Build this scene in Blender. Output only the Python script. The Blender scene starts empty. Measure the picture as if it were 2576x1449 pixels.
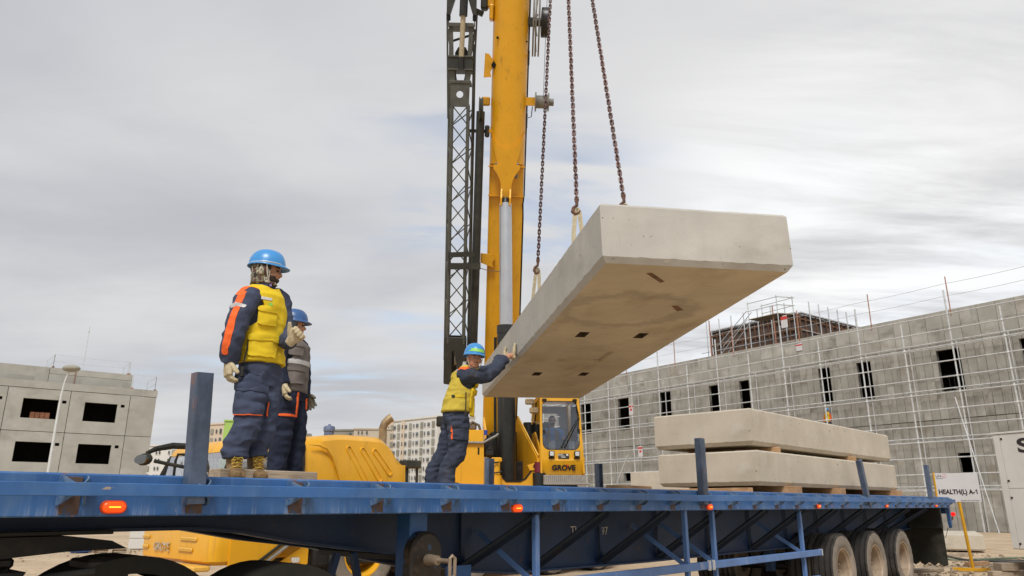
import bpy, bmesh, math, random
from mathutils import Matrix, Vector, noise, Euler
random.seed(7)
R = math.radians
C = bpy.context.scene.collection
sc = bpy.context.scene

# ------------------------------------------------------------------ camera
LENS_PX, HORIZON = 1850.0, 545.5          # focal length and horizon drop, on a 2576 px wide frame
PITCH = math.atan(HORIZON / LENS_PX)
CAMZ = 1.39
cam = bpy.data.cameras.new('camera')
cam.sensor_width = 36.0
cam.lens = LENS_PX / 2576.0 * 36.0
cam.clip_start = 0.1
cam.clip_end = 6000
co = bpy.data.objects.new('camera', cam); C.objects.link(co)
co.location = (0, 0, CAMZ)
co.rotation_euler = (math.pi / 2 + PITCH, 0, 0)
sc.camera = co

# ------------------------------------------------------------------ sky, sun, exposure
SUN_AZ, SUN_EL = 187.0, 50.0              # compass from +Y towards +X
def nd(t, typ, **k):
    n = t.nodes.new(typ)
    for a, b in k.items(): setattr(n, a, b)
    return n
w = bpy.data.worlds.new('World'); sc.world = w; w.use_nodes = True
t = w.node_tree; t.nodes.clear(); L = t.links.new
out = nd(t, 'ShaderNodeOutputWorld'); bg = nd(t, 'ShaderNodeBackground')
sky = nd(t, 'ShaderNodeTexSky', sky_type='NISHITA', sun_disc=False)
sky.sun_elevation = R(SUN_EL); sky.sun_rotation = R(SUN_AZ); sky.air_density = 1.0; sky.dust_density = 1.5
tc = nd(t, 'ShaderNodeTexCoord'); sep = nd(t, 'ShaderNodeSeparateXYZ'); L(tc.outputs['Generated'], sep.inputs[0])
def mth(op, a, b=None, c=None, clamp=False):
    n = nd(t, 'ShaderNodeMath', operation=op, use_clamp=clamp)
    for i, q in enumerate((a, b, c)):
        if q is None: continue
        if isinstance(q, (int, float)): n.inputs[i].default_value = q
        else: L(q, n.inputs[i])
    return n.outputs[0]
zz = mth('ADD', mth('MAXIMUM', sep.outputs[2], 0.0), 0.10)
px = mth('DIVIDE', sep.outputs[0], zz); py = mth('DIVIDE', sep.outputs[1], zz)
cmb = nd(t, 'ShaderNodeCombineXYZ'); L(px, cmb.inputs[0]); L(py, cmb.inputs[1])
def wnoise(scale, detail, rough, off, sx=1.0, sy=1.0, dist=0.0):
    mp = nd(t, 'ShaderNodeMapping'); mp.inputs['Scale'].default_value = (sx, sy, 1); mp.inputs['Location'].default_value = off
    mp.inputs['Rotation'].default_value = (0, 0, R(-28))
    L(cmb.outputs[0], mp.inputs[0])
    n = nd(t, 'ShaderNodeTexNoise'); n.inputs['Scale'].default_value = scale; n.inputs['Detail'].default_value = detail
    n.inputs['Roughness'].default_value = rough; n.inputs['Distortion'].default_value = dist
    L(mp.outputs[0], n.inputs['Vector']); return n.outputs[0]
def wramp(f, a, b):
    n = nd(t, 'ShaderNodeMapRange', interpolation_type='SMOOTHSTEP'); n.inputs[1].default_value = a; n.inputs[2].default_value = b
    L(f, n.inputs[0]); return n.outputs[0]
n1 = wnoise(0.60, 5, 0.50, (1.3, 4.2, 0), 0.80, 1.0, 0.35)     # broad cloud sheets
n2 = wnoise(1.6, 8, 0.62, (8.1, 2.7, 0), 0.45, 1.3, 0.5)      # streaks
n3 = wnoise(0.42, 5, 0.55, (3.9, 9.4, 0), 0.8, 1.0, 0.2)      # gaps
shade = mth('ADD', mth('MULTIPLY', n1, 0.80), mth('MULTIPLY', n2, 0.20))
mixc = nd(t, 'ShaderNodeMix', data_type='RGBA'); L(wramp(shade, 0.33, 0.64), mixc.inputs[0])
mixc.inputs[6].default_value = (0.282, 0.289, 0.312, 1); mixc.inputs[7].default_value = (0.408, 0.408, 0.412, 1)
skm = nd(t, 'ShaderNodeMix', data_type='RGBA', blend_type='MULTIPLY'); skm.inputs[0].default_value = 1.0
L(sky.outputs[0], skm.inputs[6]); skm.inputs[7].default_value = (0.10, 0.10, 0.10, 1)
gap = mth('MULTIPLY', wramp(n3, 0.50, 0.66), wramp(n2, 0.42, 0.60))
mixs = nd(t, 'ShaderNodeMix', data_type='RGBA'); L(mth('MULTIPLY', gap, 0.85), mixs.inputs[0])
L(mixc.outputs[2], mixs.inputs[6]); L(skm.outputs[2], mixs.inputs[7])
# thinner cloud low on the right lets more light through
gd = Vector((math.sin(R(27)) * math.cos(R(15)), math.cos(R(27)) * math.cos(R(15)), math.sin(R(15))))
dp = nd(t, 'ShaderNodeVectorMath', operation='DOT_PRODUCT'); L(tc.outputs['Generated'], dp.inputs[0]); dp.inputs[1].default_value = gd
glow = mth('MULTIPLY', wramp(dp.outputs['Value'], 0.915, 1.0), mth('MULTIPLY', 1.0, wramp(n2, 0.30, 0.62)))
mixg = nd(t, 'ShaderNodeMix', data_type='RGBA'); L(mth('MULTIPLY', glow, 0.85), mixg.inputs[0]); L(mixs.outputs[2], mixg.inputs[6]); mixg.inputs[7].default_value = (0.60, 0.60, 0.595, 1)
L(mixg.outputs[2], bg.inputs[0]); bg.inputs[1].default_value = 1.0
L(bg.outputs[0], out.inputs[0])

sl = bpy.data.lights.new('sun', 'SUN'); sl.energy = 1.5; sl.angle = R(16); sl.color = (1.0, 0.968, 0.92)
so = bpy.data.objects.new('sun', sl); C.objects.link(so)
sdir = Vector((math.sin(R(SUN_AZ)) * math.cos(R(SUN_EL)), math.cos(R(SUN_AZ)) * math.cos(R(SUN_EL)), math.sin(R(SUN_EL))))
so.rotation_euler = (-sdir).to_track_quat('-Z', 'Y').to_euler()
sc.view_settings.view_transform = 'Standard'; sc.view_settings.look = 'None'
sc.view_settings.exposure = 0.85; sc.view_settings.gamma = 1.0; sc.view_settings.use_curve_mapping = False
sc.cycles.max_bounces = 6; sc.cycles.diffuse_bounces = 3; sc.cycles.glossy_bounces = 3
sc.cycles.transmission_bounces = 6; sc.cycles.transparent_max_bounces = 12

# ------------------------------------------------------------------ materials
def lin(h):
    h = h.lstrip('#'); o = []
    for i in (0, 2, 4):
        v = int(h[i:i + 2], 16) / 255.0
        o.append(v / 12.92 if v <= 0.04045 else ((v + 0.055) / 1.055) ** 2.4)
    return tuple(o)
MATS = {}
def mat(name, col, rough=0.6, metal=0.0, var=0.12, scale=4.0, layers=(), bump=0.0, bscale=60.0, bdetail=4, spec=0.5,
        coat=0.0, coords='Object', rand=0.0, emit=None, estr=0.0, post=None):
    """principled material: noise-varied base colour, then layers (colour, (sx,sy,sz), lo, hi, amount, detail)"""
    m = bpy.data.materials.new(name); m.use_nodes = True; MATS[name] = m
    t = m.node_tree; b = t.nodes['Principled BSDF']; L = t.links.new
    b.inputs['Roughness'].default_value = rough; b.inputs['Metallic'].default_value = metal
    b.inputs['Specular IOR Level'].default_value = spec
    if coat: b.inputs['Coat Weight'].default_value = coat; b.inputs['Coat Roughness'].default_value = 0.15
    tc = t.nodes.new('ShaderNodeTexCoord'); src = tc.outputs[coords]
    if rand:
        oi = t.nodes.new('ShaderNodeObjectInfo'); ad = t.nodes.new('ShaderNodeVectorMath'); ad.operation = 'MULTIPLY_ADD'
        ad.inputs[1].default_value = (37.0, 19.0, 11.0); L(oi.outputs['Random'], ad.inputs[0]); L(src, ad.inputs[2]); src2 = ad.outputs[0]
    else: src2 = src
    def tex(sv, detail, rg=0.6):
        mp = t.nodes.new('ShaderNodeMapping'); mp.inputs['Scale'].default_value = sv; L(src2, mp.inputs[0])
        n = t.nodes.new('ShaderNodeTexNoise'); n.inputs['Scale'].default_value = 1.0; n.inputs['Detail'].default_value = detail
        n.inputs['Roughness'].default_value = rg; L(mp.outputs[0], n.inputs['Vector']); return n.outputs[0]
    def rng(f, a, b_, c=0.0, d=1.0):
        n = t.nodes.new('ShaderNodeMapRange'); n.interpolation_type = 'SMOOTHSTEP'
        n.inputs[1].default_value = a; n.inputs[2].default_value = b_; n.inputs[3].default_value = c; n.inputs[4].default_value = d
        L(f, n.inputs[0]); return n.outputs[0]
    def mix(f, a, b_):
        n = t.nodes.new('ShaderNodeMix'); n.data_type = 'RGBA'
        for i, q in ((0, f), (6, a), (7, b_)):
            if isinstance(q, tuple): n.inputs[i].default_value = (*q, 1)
            elif isinstance(q, (int, float)): n.inputs[i].default_value = q
            else: L(q, n.inputs[i])
        return n.outputs[2]
    dk = tuple(c * (1 - var) for c in col); lt = tuple(min(1, c * (1 + var)) for c in col)
    cur = mix(rng(tex((scale,) * 3, 6), 0.3, 0.7), dk, lt)
    if rand:
        hv = t.nodes.new('ShaderNodeHueSaturation'); L(cur, hv.inputs['Color'])
        rr = t.nodes.new('ShaderNodeMapRange'); rr.inputs[3].default_value = 1 - rand; rr.inputs[4].default_value = 1 + rand
        L(oi.outputs['Random'], rr.inputs[0]); L(rr.outputs[0], hv.inputs['Value']); cur = hv.outputs[0]
    for (lc, sv, lo, hi, amt, det) in layers:
        f = rng(tex(sv, det), lo, hi, 0.0, amt)
        cur = mix(f, cur, lc)
    if post: cur = post(t, src, cur, tex, rng, mix)
    L(cur, b.inputs['Base Color'])
    if bump:
        bp = t.nodes.new('ShaderNodeBump'); bp.inputs['Strength'].default_value = bump; bp.inputs['Distance'].default_value = 0.02
        L(tex((bscale,) * 3, bdetail), bp.inputs['Height']); L(bp.outputs[0], b.inputs['Normal'])
    if emit:
        b.inputs['Emission Color'].default_value = (*emit, 1); b.inputs['Emission Strength'].default_value = estr
    return m

# ------------------------------------------------------------------ mesh builder
class MB:
    def __init__(s): s.v = []; s.f = []; s.mi = []; s.M = Matrix.Identity(4); s.cm = 0
    def add(s, vs, fs):
        o = len(s.v); s.v += [tuple(s.M @ Vector(p)) for p in vs]
        s.f += [tuple(o + i for i in q) for q in fs]; s.mi += [s.cm] * len(fs); return s
    def box(s, c, d, b=0.0, rot=None):
        hx, hy, hz = d[0] / 2, d[1] / 2, d[2] / 2; Mx = Matrix.Translation(c) @ (rot if rot is not None else Matrix.Identity(4))
        if b <= 0:
            vs = [(x, y, z) for x in (-hx, hx) for y in (-hy, hy) for z in (-hz, hz)]
            fs = [(0, 1, 3, 2), (4, 6, 7, 5), (0, 4, 5, 1), (2, 3, 7, 6), (0, 2, 6, 4), (1, 5, 7, 3)]
        else:
            b = min(b, hx * .9, hy * .9, hz * .9); vs = []; idx = {}
            for sx in (-1, 1):
                for sy in (-1, 1):
                    for sz in (-1, 1):
                        for a in range(3):
                            q = [sx * (hx - b), sy * (hy - b), sz * (hz - b)]; q[a] = (sx * hx, sy * hy, sz * hz)[a]
                            idx[(sx, sy, sz, a)] = len(vs); vs.append(tuple(q))
            fs = []
            for a in range(3):
                u, v = (a + 1) % 3, (a + 2) % 3
                for sg in (-1, 1):
                    q = []
                    for (p, r) in ((-1, -1), (1, -1), (1, 1), (-1, 1)):
                        k = [0, 0, 0]; k[a] = sg; k[u] = p; k[v] = r; q.append(idx[(*k, a)])
                    fs.append(tuple(q if sg > 0 else q[::-1]))
                for p in (-1, 1):
                    for r in (-1, 1):
                        k0 = [0, 0, 0]; k0[u] = p; k0[v] = r; k1 = list(k0); k0[a] = -1; k1[a] = 1
                        q = (idx[(*k0, u)], idx[(*k1, u)], idx[(*k1, v)], idx[(*k0, v)])
                        fs.append(q if p * r < 0 else q[::-1])
            for sx in (-1, 1):
                for sy in (-1, 1):
                    for sz in (-1, 1):
                        q = tuple(idx[(sx, sy, sz, a)] for a in range(3)); fs.append(q if sx * sy * sz > 0 else q[::-1])
        return s.add([tuple(Mx @ Vector(p)) for p in vs], fs)
    def bb(s, x0, x1, y0, y1, z0, z1, b=0.0): return s.box(((x0 + x1) / 2, (y0 + y1) / 2, (z0 + z1) / 2), (abs(x1 - x0), abs(y1 - y0), abs(z1 - z0)), b)
    def bar(s, p0, p1, w, h, up=(0, 0, 1), b=0.0):
        p0 = Vector(p0); p1 = Vector(p1); d = p1 - p0; l = d.length; d.normalize(); up = Vector(up)
        if abs(d.dot(up)) > 0.99: up = Vector((0, 1, 0)) if abs(d.y) < .9 else Vector((1, 0, 0))
        y = up.cross(d).normalized(); z = d.cross(y)
        return s.box((p0 + p1) / 2, (l, w, h), b, Matrix(((d.x, y.x, z.x, 0), (d.y, y.y, z.y, 0), (d.z, y.z, z.z, 0), (0, 0, 0, 1))))
    def loft(s, rings, caps=True, closed=True):
        n = len(rings[0]); vs = [p for r in rings for p in r]; fs = []
        for i in range(len(rings) - 1):
            for j in range(n if closed else n - 1):
                k = (j + 1) % n; fs.append((i * n + j, i * n + k, (i + 1) * n + k, (i + 1) * n + j))
        if caps: fs.append(tuple(range(n - 1, -1, -1))); fs.append(tuple((len(rings) - 1) * n + j for j in range(n)))
        return s.add(vs, fs)
    def cyl(s, p0, p1, r, r1=None, n=12, caps=True):
        p0 = Vector(p0); p1 = Vector(p1); r1 = r if r1 is None else r1; d = (p1 - p0).normalized()
        a = d.orthogonal().normalized(); b = d.cross(a)
        return s.loft([[tuple(p + (a * math.cos(2 * math.pi * i / n) + b * math.sin(2 * math.pi * i / n)) * q) for i in range(n)] for p, q in ((p0, r), (p1, r1))], caps)
    def tube(s, pts, r, n=8, closed=False, caps=True):
        pts = [Vector(p) for p in pts]; m = len(pts); rr = r if isinstance(r, (list, tuple)) else [r] * m; rings = []; a = None
        for i in range(m):
            if closed: d = pts[(i + 1) % m] - pts[i - 1]
            else: d = pts[min(i + 1, m - 1)] - pts[max(i - 1, 0)]
            d.normalize()
            if a is None: a = d.orthogonal().normalized()
            else:
                a = a - d * a.dot(d); a = a.normalized() if a.length > 1e-6 else d.orthogonal().normalized()
            b = d.cross(a); rings.append([tuple(pts[i] + (a * math.cos(2 * math.pi * j / n) + b * math.sin(2 * math.pi * j / n)) * rr[i]) for j in range(n)])
        if closed:
            fs = []; vs = [p for q in rings for p in q]
            for i in range(m):
                for j in range(n): fs.append((i * n + j, i * n + (j + 1) % n, ((i + 1) % m) * n + (j + 1) % n, ((i + 1) % m) * n + j))
            return s.add(vs, fs)
        return s.loft(rings, caps)
    def prism(s, poly, o, u, v, w0, w1):
        """polygon (a,b) in the plane o + a*u + b*v, extruded along u x v from w0 to w1"""
        o = Vector(o); u = Vector(u); v = Vector(v); k = u.cross(v).normalized()
        return s.loft([[tuple(o + u * a + v * b + k * q) for a, b in poly] for q in (w0, w1)])
    def lathe(s, prof, o, ax, n=24, ref=None, caps=True):
        """profile of (radius, along) about the axis"""
        o = Vector(o); d = Vector(ax).normalized(); a = (Vector(ref) - d * Vector(ref).dot(d)).normalized() if ref else d.orthogonal().normalized(); b = d.cross(a)
        return s.loft([[tuple(o + d * h + (a * math.cos(2 * math.pi * i / n) + b * math.sin(2 * math.pi * i / n)) * r) for i in range(n)] for r, h in prof], caps=caps)
    def ball(s, c, r, n=14, m=9, z0=-1.0, z1=1.0):
        if isinstance(r, (int, float)): r = (r, r, r)
        rings = []
        for i in range(m + 1):
            z = max(-.9995, min(.9995, math.sin(math.asin(max(-1, z0)) + (math.asin(min(1, z1)) - math.asin(max(-1, z0))) * i / m))); q = math.sqrt(1 - z * z)
            rings.append([(c[0] + r[0] * q * math.cos(2 * math.pi * j / n), c[1] + r[1] * q * math.sin(2 * math.pi * j / n), c[2] + r[2] * z) for j in range(n)])
        return s.loft(rings)
    def mesh(s, name, mats, smooth=32):
        me = bpy.data.meshes.new(name); me.from_pydata(s.v, [], s.f)
        for m in (mats if isinstance(mats, (list, tuple)) else [mats]): me.materials.append(MATS[m] if isinstance(m, str) else m)
        if len(me.materials) > 1: me.polygons.foreach_set('material_index', s.mi)
        bm = bmesh.new(); bm.from_mesh(me); bmesh.ops.recalc_face_normals(bm, faces=bm.faces); bm.to_mesh(me); bm.free()
        if smooth: me.shade_smooth(); me.set_sharp_from_angle(angle=R(smooth))
        me.update(); return me
    def build(s, name, mats, parent=None, smooth=32, world=False):
        if world and parent is not None:
            inv = FR[parent.name].inverted(); s.v = [tuple(inv @ Vector(p)) for p in s.v]
        return place(s.mesh(name, mats, smooth), name, parent)
FR = {}
def place(me, name, parent=None, M=None):
    o = bpy.data.objects.new(name, me); C.objects.link(o)
    if parent is not None: o.parent = parent; FR[o.name] = FR[parent.name] @ (M if M is not None else Matrix.Identity(4))
    else: FR[o.name] = M if M is not None else Matrix.Identity(4)
    if M is not None: o.matrix_local = M
    return o
def tag(o, label=None, cat=None, group=None, kind=None):
    if label: o['label'] = label
    if cat: o['category'] = cat
    if group: o['group'] = group
    if kind: o['kind'] = kind
    return o
def thing(name, label, cat, M=None, group=None):
    o = bpy.data.objects.new(name, None); C.objects.link(o); o.empty_display_size = 0.2
    M = M if M is not None else Matrix.Identity(4); o.matrix_world = M; FR[o.name] = M.copy()
    return tag(o, label, cat, group)
def TR(x, y, z, rz=0.0): return Matrix.Translation((x, y, z)) @ Matrix.Rotation(rz, 4, 'Z')

# the site's two frames: along the trailer (T) and across it (N)
AZ = R(42.93)
TV = Vector((math.sin(AZ), math.cos(AZ), 0)); NV = Vector((-math.cos(AZ), math.sin(AZ), 0))
SITE_ROT = math.pi / 2 - AZ
def ST(s, v, z): return TV * s + NV * v + Vector((0, 0, z))
GZ = -0.12                                 # ground level
# ------------------------------------------------------------------ shared materials
def rust_post(t, src, cur, tex, rng, mix):
    """rust and bared steel below each stake pocket (every 0.674 m), pale vertical wash streaks"""
    sp = t.nodes.new('ShaderNodeSeparateXYZ'); t.links.new(src, sp.inputs[0])
    def m(op, a, b=None):
        n = t.nodes.new('ShaderNodeMath'); n.operation = op
        for i, q in enumerate((a, b)):
            if q is None: continue
            if isinstance(q, (int, float)): n.inputs[i].default_value = q
            else: t.links.new(q, n.inputs[i])
        return n.outputs[0]
    ph = m('MULTIPLY', m('ABSOLUTE', m('SUBTRACT', m('FRACT', m('DIVIDE', m('ADD', sp.outputs[0], 20.22 - 1.38 + 0.337), 0.674)), 0.5)), 0.674)
    near = rng(ph, 0.045, 0.085, 1.0, 0.0)
    n = tex((16, 16, 9), 6)
    msk = m('MULTIPLY', near, rng(n, 0.48, 0.64, 0.0, 0.75))
    cur = mix(msk, cur, lin('77523f'))
    stv = rng(tex((34, 34, 1.3), 3), 0.50, 0.74, 0.0, 0.45)
    low = rng(sp.outputs[2], 1.33, 1.40, 1.0, 0.15)
    cur = mix(m('MULTIPLY', stv, low), cur, lin('a9b6c4'))
    chip = rng(tex((7, 7, 11), 9), 0.675, 0.69, 0.0, 0.9)
    cur = mix(chip, cur, lin('b59a80'))
    return cur
mat('pocket_worn', lin('5a7694'), 0.5, 0.1, 0.15, 9, layers=[(lin('34598a'), (14, 14, 14), .48, .62, .8, 5), (lin('8a6048'), (18, 18, 18), .60, .70, .7, 6), (lin('a9b3bd'), (25, 25, 25), .62, .70, .7, 5)])
mat('rub_rail_blue', lin('34629a'), 0.44, 0.0, 0.18, 2.2, layers=[(lin('587ba3'), (2.5, 2.5, 1.2), .46, .75, .6, 6), (lin('7f95ad'), (9, 9, 30), .62, .75, .5, 6), (lin('a9987f'), (3.2, 3.2, 9), .70, .715, .9, 9), (lin('6d5040'), (22, 22, 22), .66, .73, .7, 8), (lin('27466e'), (1.3, 1.3, 3), .52, .7, .5, 6)], bump=.05, bscale=50)
mat('trailer_blue_rail', lin('2c5c95'), 0.46, 0.0, 0.2, 2.2, layers=[(lin('587a9f'), (3, 3, 1.2), .44, .75, .6, 6), (lin('6d4a36'), (26, 26, 20), .66, .74, .8, 8)], bump=.06, bscale=50, post=rust_post, coords='Object')
mat('trailer_blue', lin('2f5a8e'), 0.5, 0.0, 0.16, 2.5, layers=[(lin('5c7797'), (2, 2, 2), .50, .75, .55, 6), (lin('8a6a50'), (30, 30, 22), .70, .76, .8, 8)], bump=.06, bscale=40, rand=.06)
mat('trailer_navy', lin('1c3658'), 0.55, 0.0, 0.2, 2.0, layers=[(lin('2a2f38'), (1.5, 1.5, 1.5), .48, .72, .55, 6), (lin('5a3d2a'), (8, 8, 8), .64, .72, .6, 8)], bump=.1, bscale=30)
mat('brace_dark', lin('1c2938'), 0.6, 0, .25, 3, layers=[(lin('3a2f26'), (4, 4, 4), .55, .7, .6, 6)])
mat('faded_blue', lin('5678ab'), 0.5, 0.0, 0.12, 3.0, layers=[(lin('9aa6b4'), (9, 9, 4), .58, .72, .6, 6), (lin('8a6f5a'), (40, 40, 30), .70, .76, .8, 6)], bump=.05)
mat('stake_steel', lin('56647a'), 0.42, 0.25, 0.25, 5.0, layers=[(lin('2c3440'), (4, 4, 1.5), .45, .70, .7, 6), (lin('8a5a3a'), (14, 14, 3), .60, .70, .75, 8), (lin('7d7a55'), (9, 9, 2), .66, .72, .5, 5)], bump=.1, bscale=40, rand=.1)
mat('rust_steel', lin('6b4a38'), 0.75, 0.2, 0.3, 9.0, layers=[(lin('3a302c'), (20, 20, 20), .45, .65, .7, 5)], bump=.2, bscale=80)
mat('chain_steel', lin('5a4744'), 0.5, 0.55, 0.25, 30.0, layers=[(lin('7a5040'), (25, 25, 25), .5, .65, .5, 4)], rand=.15)
mat('grease_dark', lin('2a231b'), 0.55, 0.1, 0.4, 6.0, layers=[(lin('5e4930'), (5, 5, 5), .52, .68, .8, 6), (lin('2b4a70'), (6, 6, 6), .60, .64, .9, 4)], bump=.15, bscale=40)
mat('dusty_steel', lin('8f7f6c'), 0.65, 0.3, 0.2, 8.0, bump=.1)
mat('tyre', lin('3a3836'), 0.88, 0.0, 0.2, 5.0, layers=[(lin('6b645b'), (3, 3, 3), .46, .72, .55, 6)], bump=.25, bscale=120, spec=.25)
mat('tyre_side', lin('7f776c'), 0.9, 0.0, 0.14, 5.0, layers=[(lin('a6988a'), (3, 3, 3), .45, .70, .7, 6), (lin('5d5853'), (9, 9, 9), .6, .72, .6, 6)], bump=.15, bscale=90, spec=.25)
mat('rim', lin('a3917c'), 0.6, 0.15, 0.15, 6.0, layers=[(lin('7d6a55'), (6, 6, 6), .5, .7, .6, 5)])
mat('black_rubber', lin('26251f'), 0.75, 0.0, 0.2, 3.0, layers=[(lin('4a4640'), (3, 3, 3), .5, .75, .5, 6)], spec=.3)
mat('black_steel', lin('1c1c1b'), 0.6, 0.1, 0.3, 4.0, layers=[(lin('3a342c'), (5, 5, 5), .55, .7, .6, 6)])
mat('lamp_orange', lin('ff5a10'), 0.25, 0.0, 0.08, 60.0, emit=lin('ff4a08'), estr=0.32)
mat('lamp_glow', lin('ffb030'), 0.3, 0, 0, 1, emit=lin('ffa428'), estr=1.3)
mat('lamp_housing', lin('d04a12'), 0.35, 0, 0.1, 10)
mat('red_lens', lin('c01818'), 0.25, 0, 0.1, 20, emit=lin('ff2018'), estr=0.5)
mat('white_paint', lin('d8d6d0'), 0.5, 0, 0.06, 4, layers=[(lin('9d978c'), (3, 3, 3), .58, .75, .5, 6)])
mat('letter_paint', lin('c8c6b8'), 0.6, 0, 0.1, 12, layers=[(lin('3a4a5e'), (60, 60, 60), .66, .72, .8, 4)])
mat('timber', lin('b5906a'), 0.8, 0, 0.16, 3.0, layers=[(lin('8a6a4c'), (4, 60, 60), .45, .65, .7, 4), (lin('d0b695'), (3, 3, 3), .55, .75, .5, 5)], bump=.2, bscale=60, rand=.12)
mat('timber_grey', lin('a2937f'), 0.85, 0, 0.16, 3.0, layers=[(lin('7c6a58'), (4, 60, 60), .45, .65, .7, 4)], bump=.2, bscale=60, rand=.12)
def conc_post(t, src, cur, tex, rng, mix):
    pin = rng(tex((24, 24, 24), 1), .735, .755, 0, .85)
    cur = mix(pin, cur, lin('4f463a'))
    chip = rng(tex((3.1, 3.1, 9), 9), .69, .71, 0, .5)
    cur = mix(chip, cur, lin('d6d1c6'))
    return cur
mat('slab_concrete', lin('beb5a5'), 0.88, 0, 0.07, 1.6, layers=[(lin('a69e8e'), (1.1, 1.1, 1.7), .50, .78, .65, 8), (lin('c8c4bb'), (2.3, 2.3, 2.3), .52, .75, .55, 6), (lin('a99a80'), (22, 22, 3), .58, .80, .30, 4)], bump=.12, bscale=70, post=conc_post, spec=.2)
def under_post(t, src, cur, tex, rng, mix):
    sp = t.nodes.new('ShaderNodeSeparateXYZ'); t.links.new(src, sp.inputs[0])
    # a round water mark and trowel arcs on the soffit
    def m(op, a, b=None):
        n = t.nodes.new('ShaderNodeMath'); n.operation = op
        for i, q in enumerate((a, b)):
            if q is None: continue
            if isinstance(q, (int, float)): n.inputs[i].default_value = q
            else: t.links.new(q, n.inputs[i])
        return n.outputs[0]
    dx = m('DIVIDE', m('SUBTRACT', sp.outputs[0], 0.62), 0.62); dy = m('DIVIDE', m('SUBTRACT', sp.outputs[1], 1.30), 0.52)
    rr = m('ADD', m('SQRT', m('ADD', m('MULTIPLY', dx, dx), m('MULTIPLY', dy, dy))), m('MULTIPLY', m('SUBTRACT', tex((5, 5, 5), 5), 0.5), 0.9))
    ring = m('MULTIPLY', rng(rr, 0.72, 0.95, 0, 1), rng(rr, 0.98, 1.25, 1, 0))
    cur = mix(m('MULTIPLY', ring, 0.42), cur, lin('8a7f70'))
    st = rng(tex((2.2, 30, 5), 5), .58, .72, 0, .45)
    cur = mix(st, cur, lin('8a7a64'))
    return cur
mat('slab_concrete_skylit', lin('b5b2aa'), 0.88, 0, 0.07, 1.6, layers=[(lin('9d988c'), (1.3, 1.3, 2.1), .48, .76, .6, 8), (lin('c4c1b9'), (2.3, 2.3, 2.3), .52, .75, .55, 6), (lin('9f9788'), (22, 22, 3), .58, .80, .30, 4)], bump=.15, bscale=70, post=conc_post, spec=.2)  # same concrete as the stacked slabs; cooler sky light put into its colour
mat('slab_soffit', lin('c4b69c'), 0.85, 0, 0.10, 1.3, layers=[(lin('a08e70'), (1.6, .8, 1), .48, .74, .75, 8), (lin('cbc3b4'), (1.5, 1.9, 2.3), .55, .75, .6, 6)], bump=.08, bscale=30, post=under_post, spec=.25)
mat('pocket_dark', lin('4a3c2c'), 0.9, 0, 0.2, 6)
mat('rusty_plate', lin('77553c'), 0.8, 0.1, 0.3, 14, layers=[(lin('3a2a20'), (9, 9, 9), .55, .65, .8, 5)])
mat('webbing', lin('b0a488'), 0.9, 0, 0.15, 20, layers=[(lin('8a7c62'), (40, 40, 8), .5, .7, .5, 4)])

# ------------------------------------------------------------------ ground
def ground_post(t, src, cur, tex, rng, mix):
    peb = rng(tex((5.5, 5.5, 5.5), 8), .56, .66, 0, .7)
    cur = mix(peb, cur, lin('8d7558'))
    return cur
mat('ground_sand', lin('b7a389'), 0.95, 0, 0.12, .35, layers=[(lin('8f7a60'), (.9, .9, .9), .50, .72, .55, 8), (lin('cdb79b'), (.25, .25, .25), .5, .75, .6, 5)], bump=.5, bscale=7, bdetail=9, post=ground_post, spec=.15)
g = MB(); n = 72; ext = 1400
def gco(i):
    u = i / n * 2 - 1
    return ext * (abs(u) ** 3.2) * (1 if u > 0 else -1)
vs = []
for i in range(n + 1):
    for j in range(n + 1):
        x, y = gco(i) + 6, gco(j) + 12
        h = (noise.noise((x * .35, y * .35, 0)) * .05 + noise.noise((x * 1.7, y * 1.7, 3)) * .02) if abs(x) < 60 and abs(y) < 80 else 0
        vs.append((x, y, GZ + min(h, .03)))
g.add(vs, [(i * (n + 1) + j, (i + 1) * (n + 1) + j, (i + 1) * (n + 1) + j + 1, i * (n + 1) + j + 1) for i in range(n) for j in range(n)])
tag(g.build('ground', 'ground_sand', smooth=80), kind='structure')

# ------------------------------------------------------------------ flatbed trailer (local x along, y inward, z up)
TM = TR(*(NV * 4.5), SITE_ROT)
trailer = thing('flatbed_trailer', 'blue flatbed trailer with rusty stake pockets and orange marker lights', 'trailer', TM)
X0, X1 = -1.2, 19.15
for i in range(8):
    MB().bb(X0, X1 - .05, .09 + i * .29, .09 + i * .29 + .283, 1.505, 1.545, .004).build('deck_board', 'timber_grey', trailer)
for y0, sg in ((0.0, 1), (2.5, -1)):
    # side channel: rounded top lip, recessed web, lower flange
    prof = [(0.075, 1.552), (0.012, 1.555), (-0.004, 1.545), (-0.006, 1.335), (0.004, 1.328), (0.085, 1.328), (0.085, 1.338), (0.012, 1.342), (0.012, 1.535), (0.075, 1.54)]
    m = MB(); m.loft([[(x, y0 + sg * a, b) for a, b in prof] for x in [X0 + (X1 - X0) * i / 40 for i in range(41)]])
    m.build('side_rail', 'trailer_blue_rail', trailer)
    # rub rail, a little wavy from knocks
    rings = []
    for i in range(82):
        x = X0 + (X1 + .02 - X0) * i / 81
        dz = .006 * noise.noise((x * .55, y0, 1)) + (-.008 * math.exp(-((x - 7.9) / .5) ** 2)); dy = .006 * noise.noise((x * .8, y0, 5))
        rings.append([(x, y0 - sg * (.128 + dy) + sg * a, b + dz) for a, b in ((0, 1.438), (0, 1.500), (.003, 1.504), (.016, 1.504), (.016, 1.435), (.003, 1.435))])
    MB().loft(rings).build('rub_rail', 'rub_rail_blue', trailer)
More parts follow.
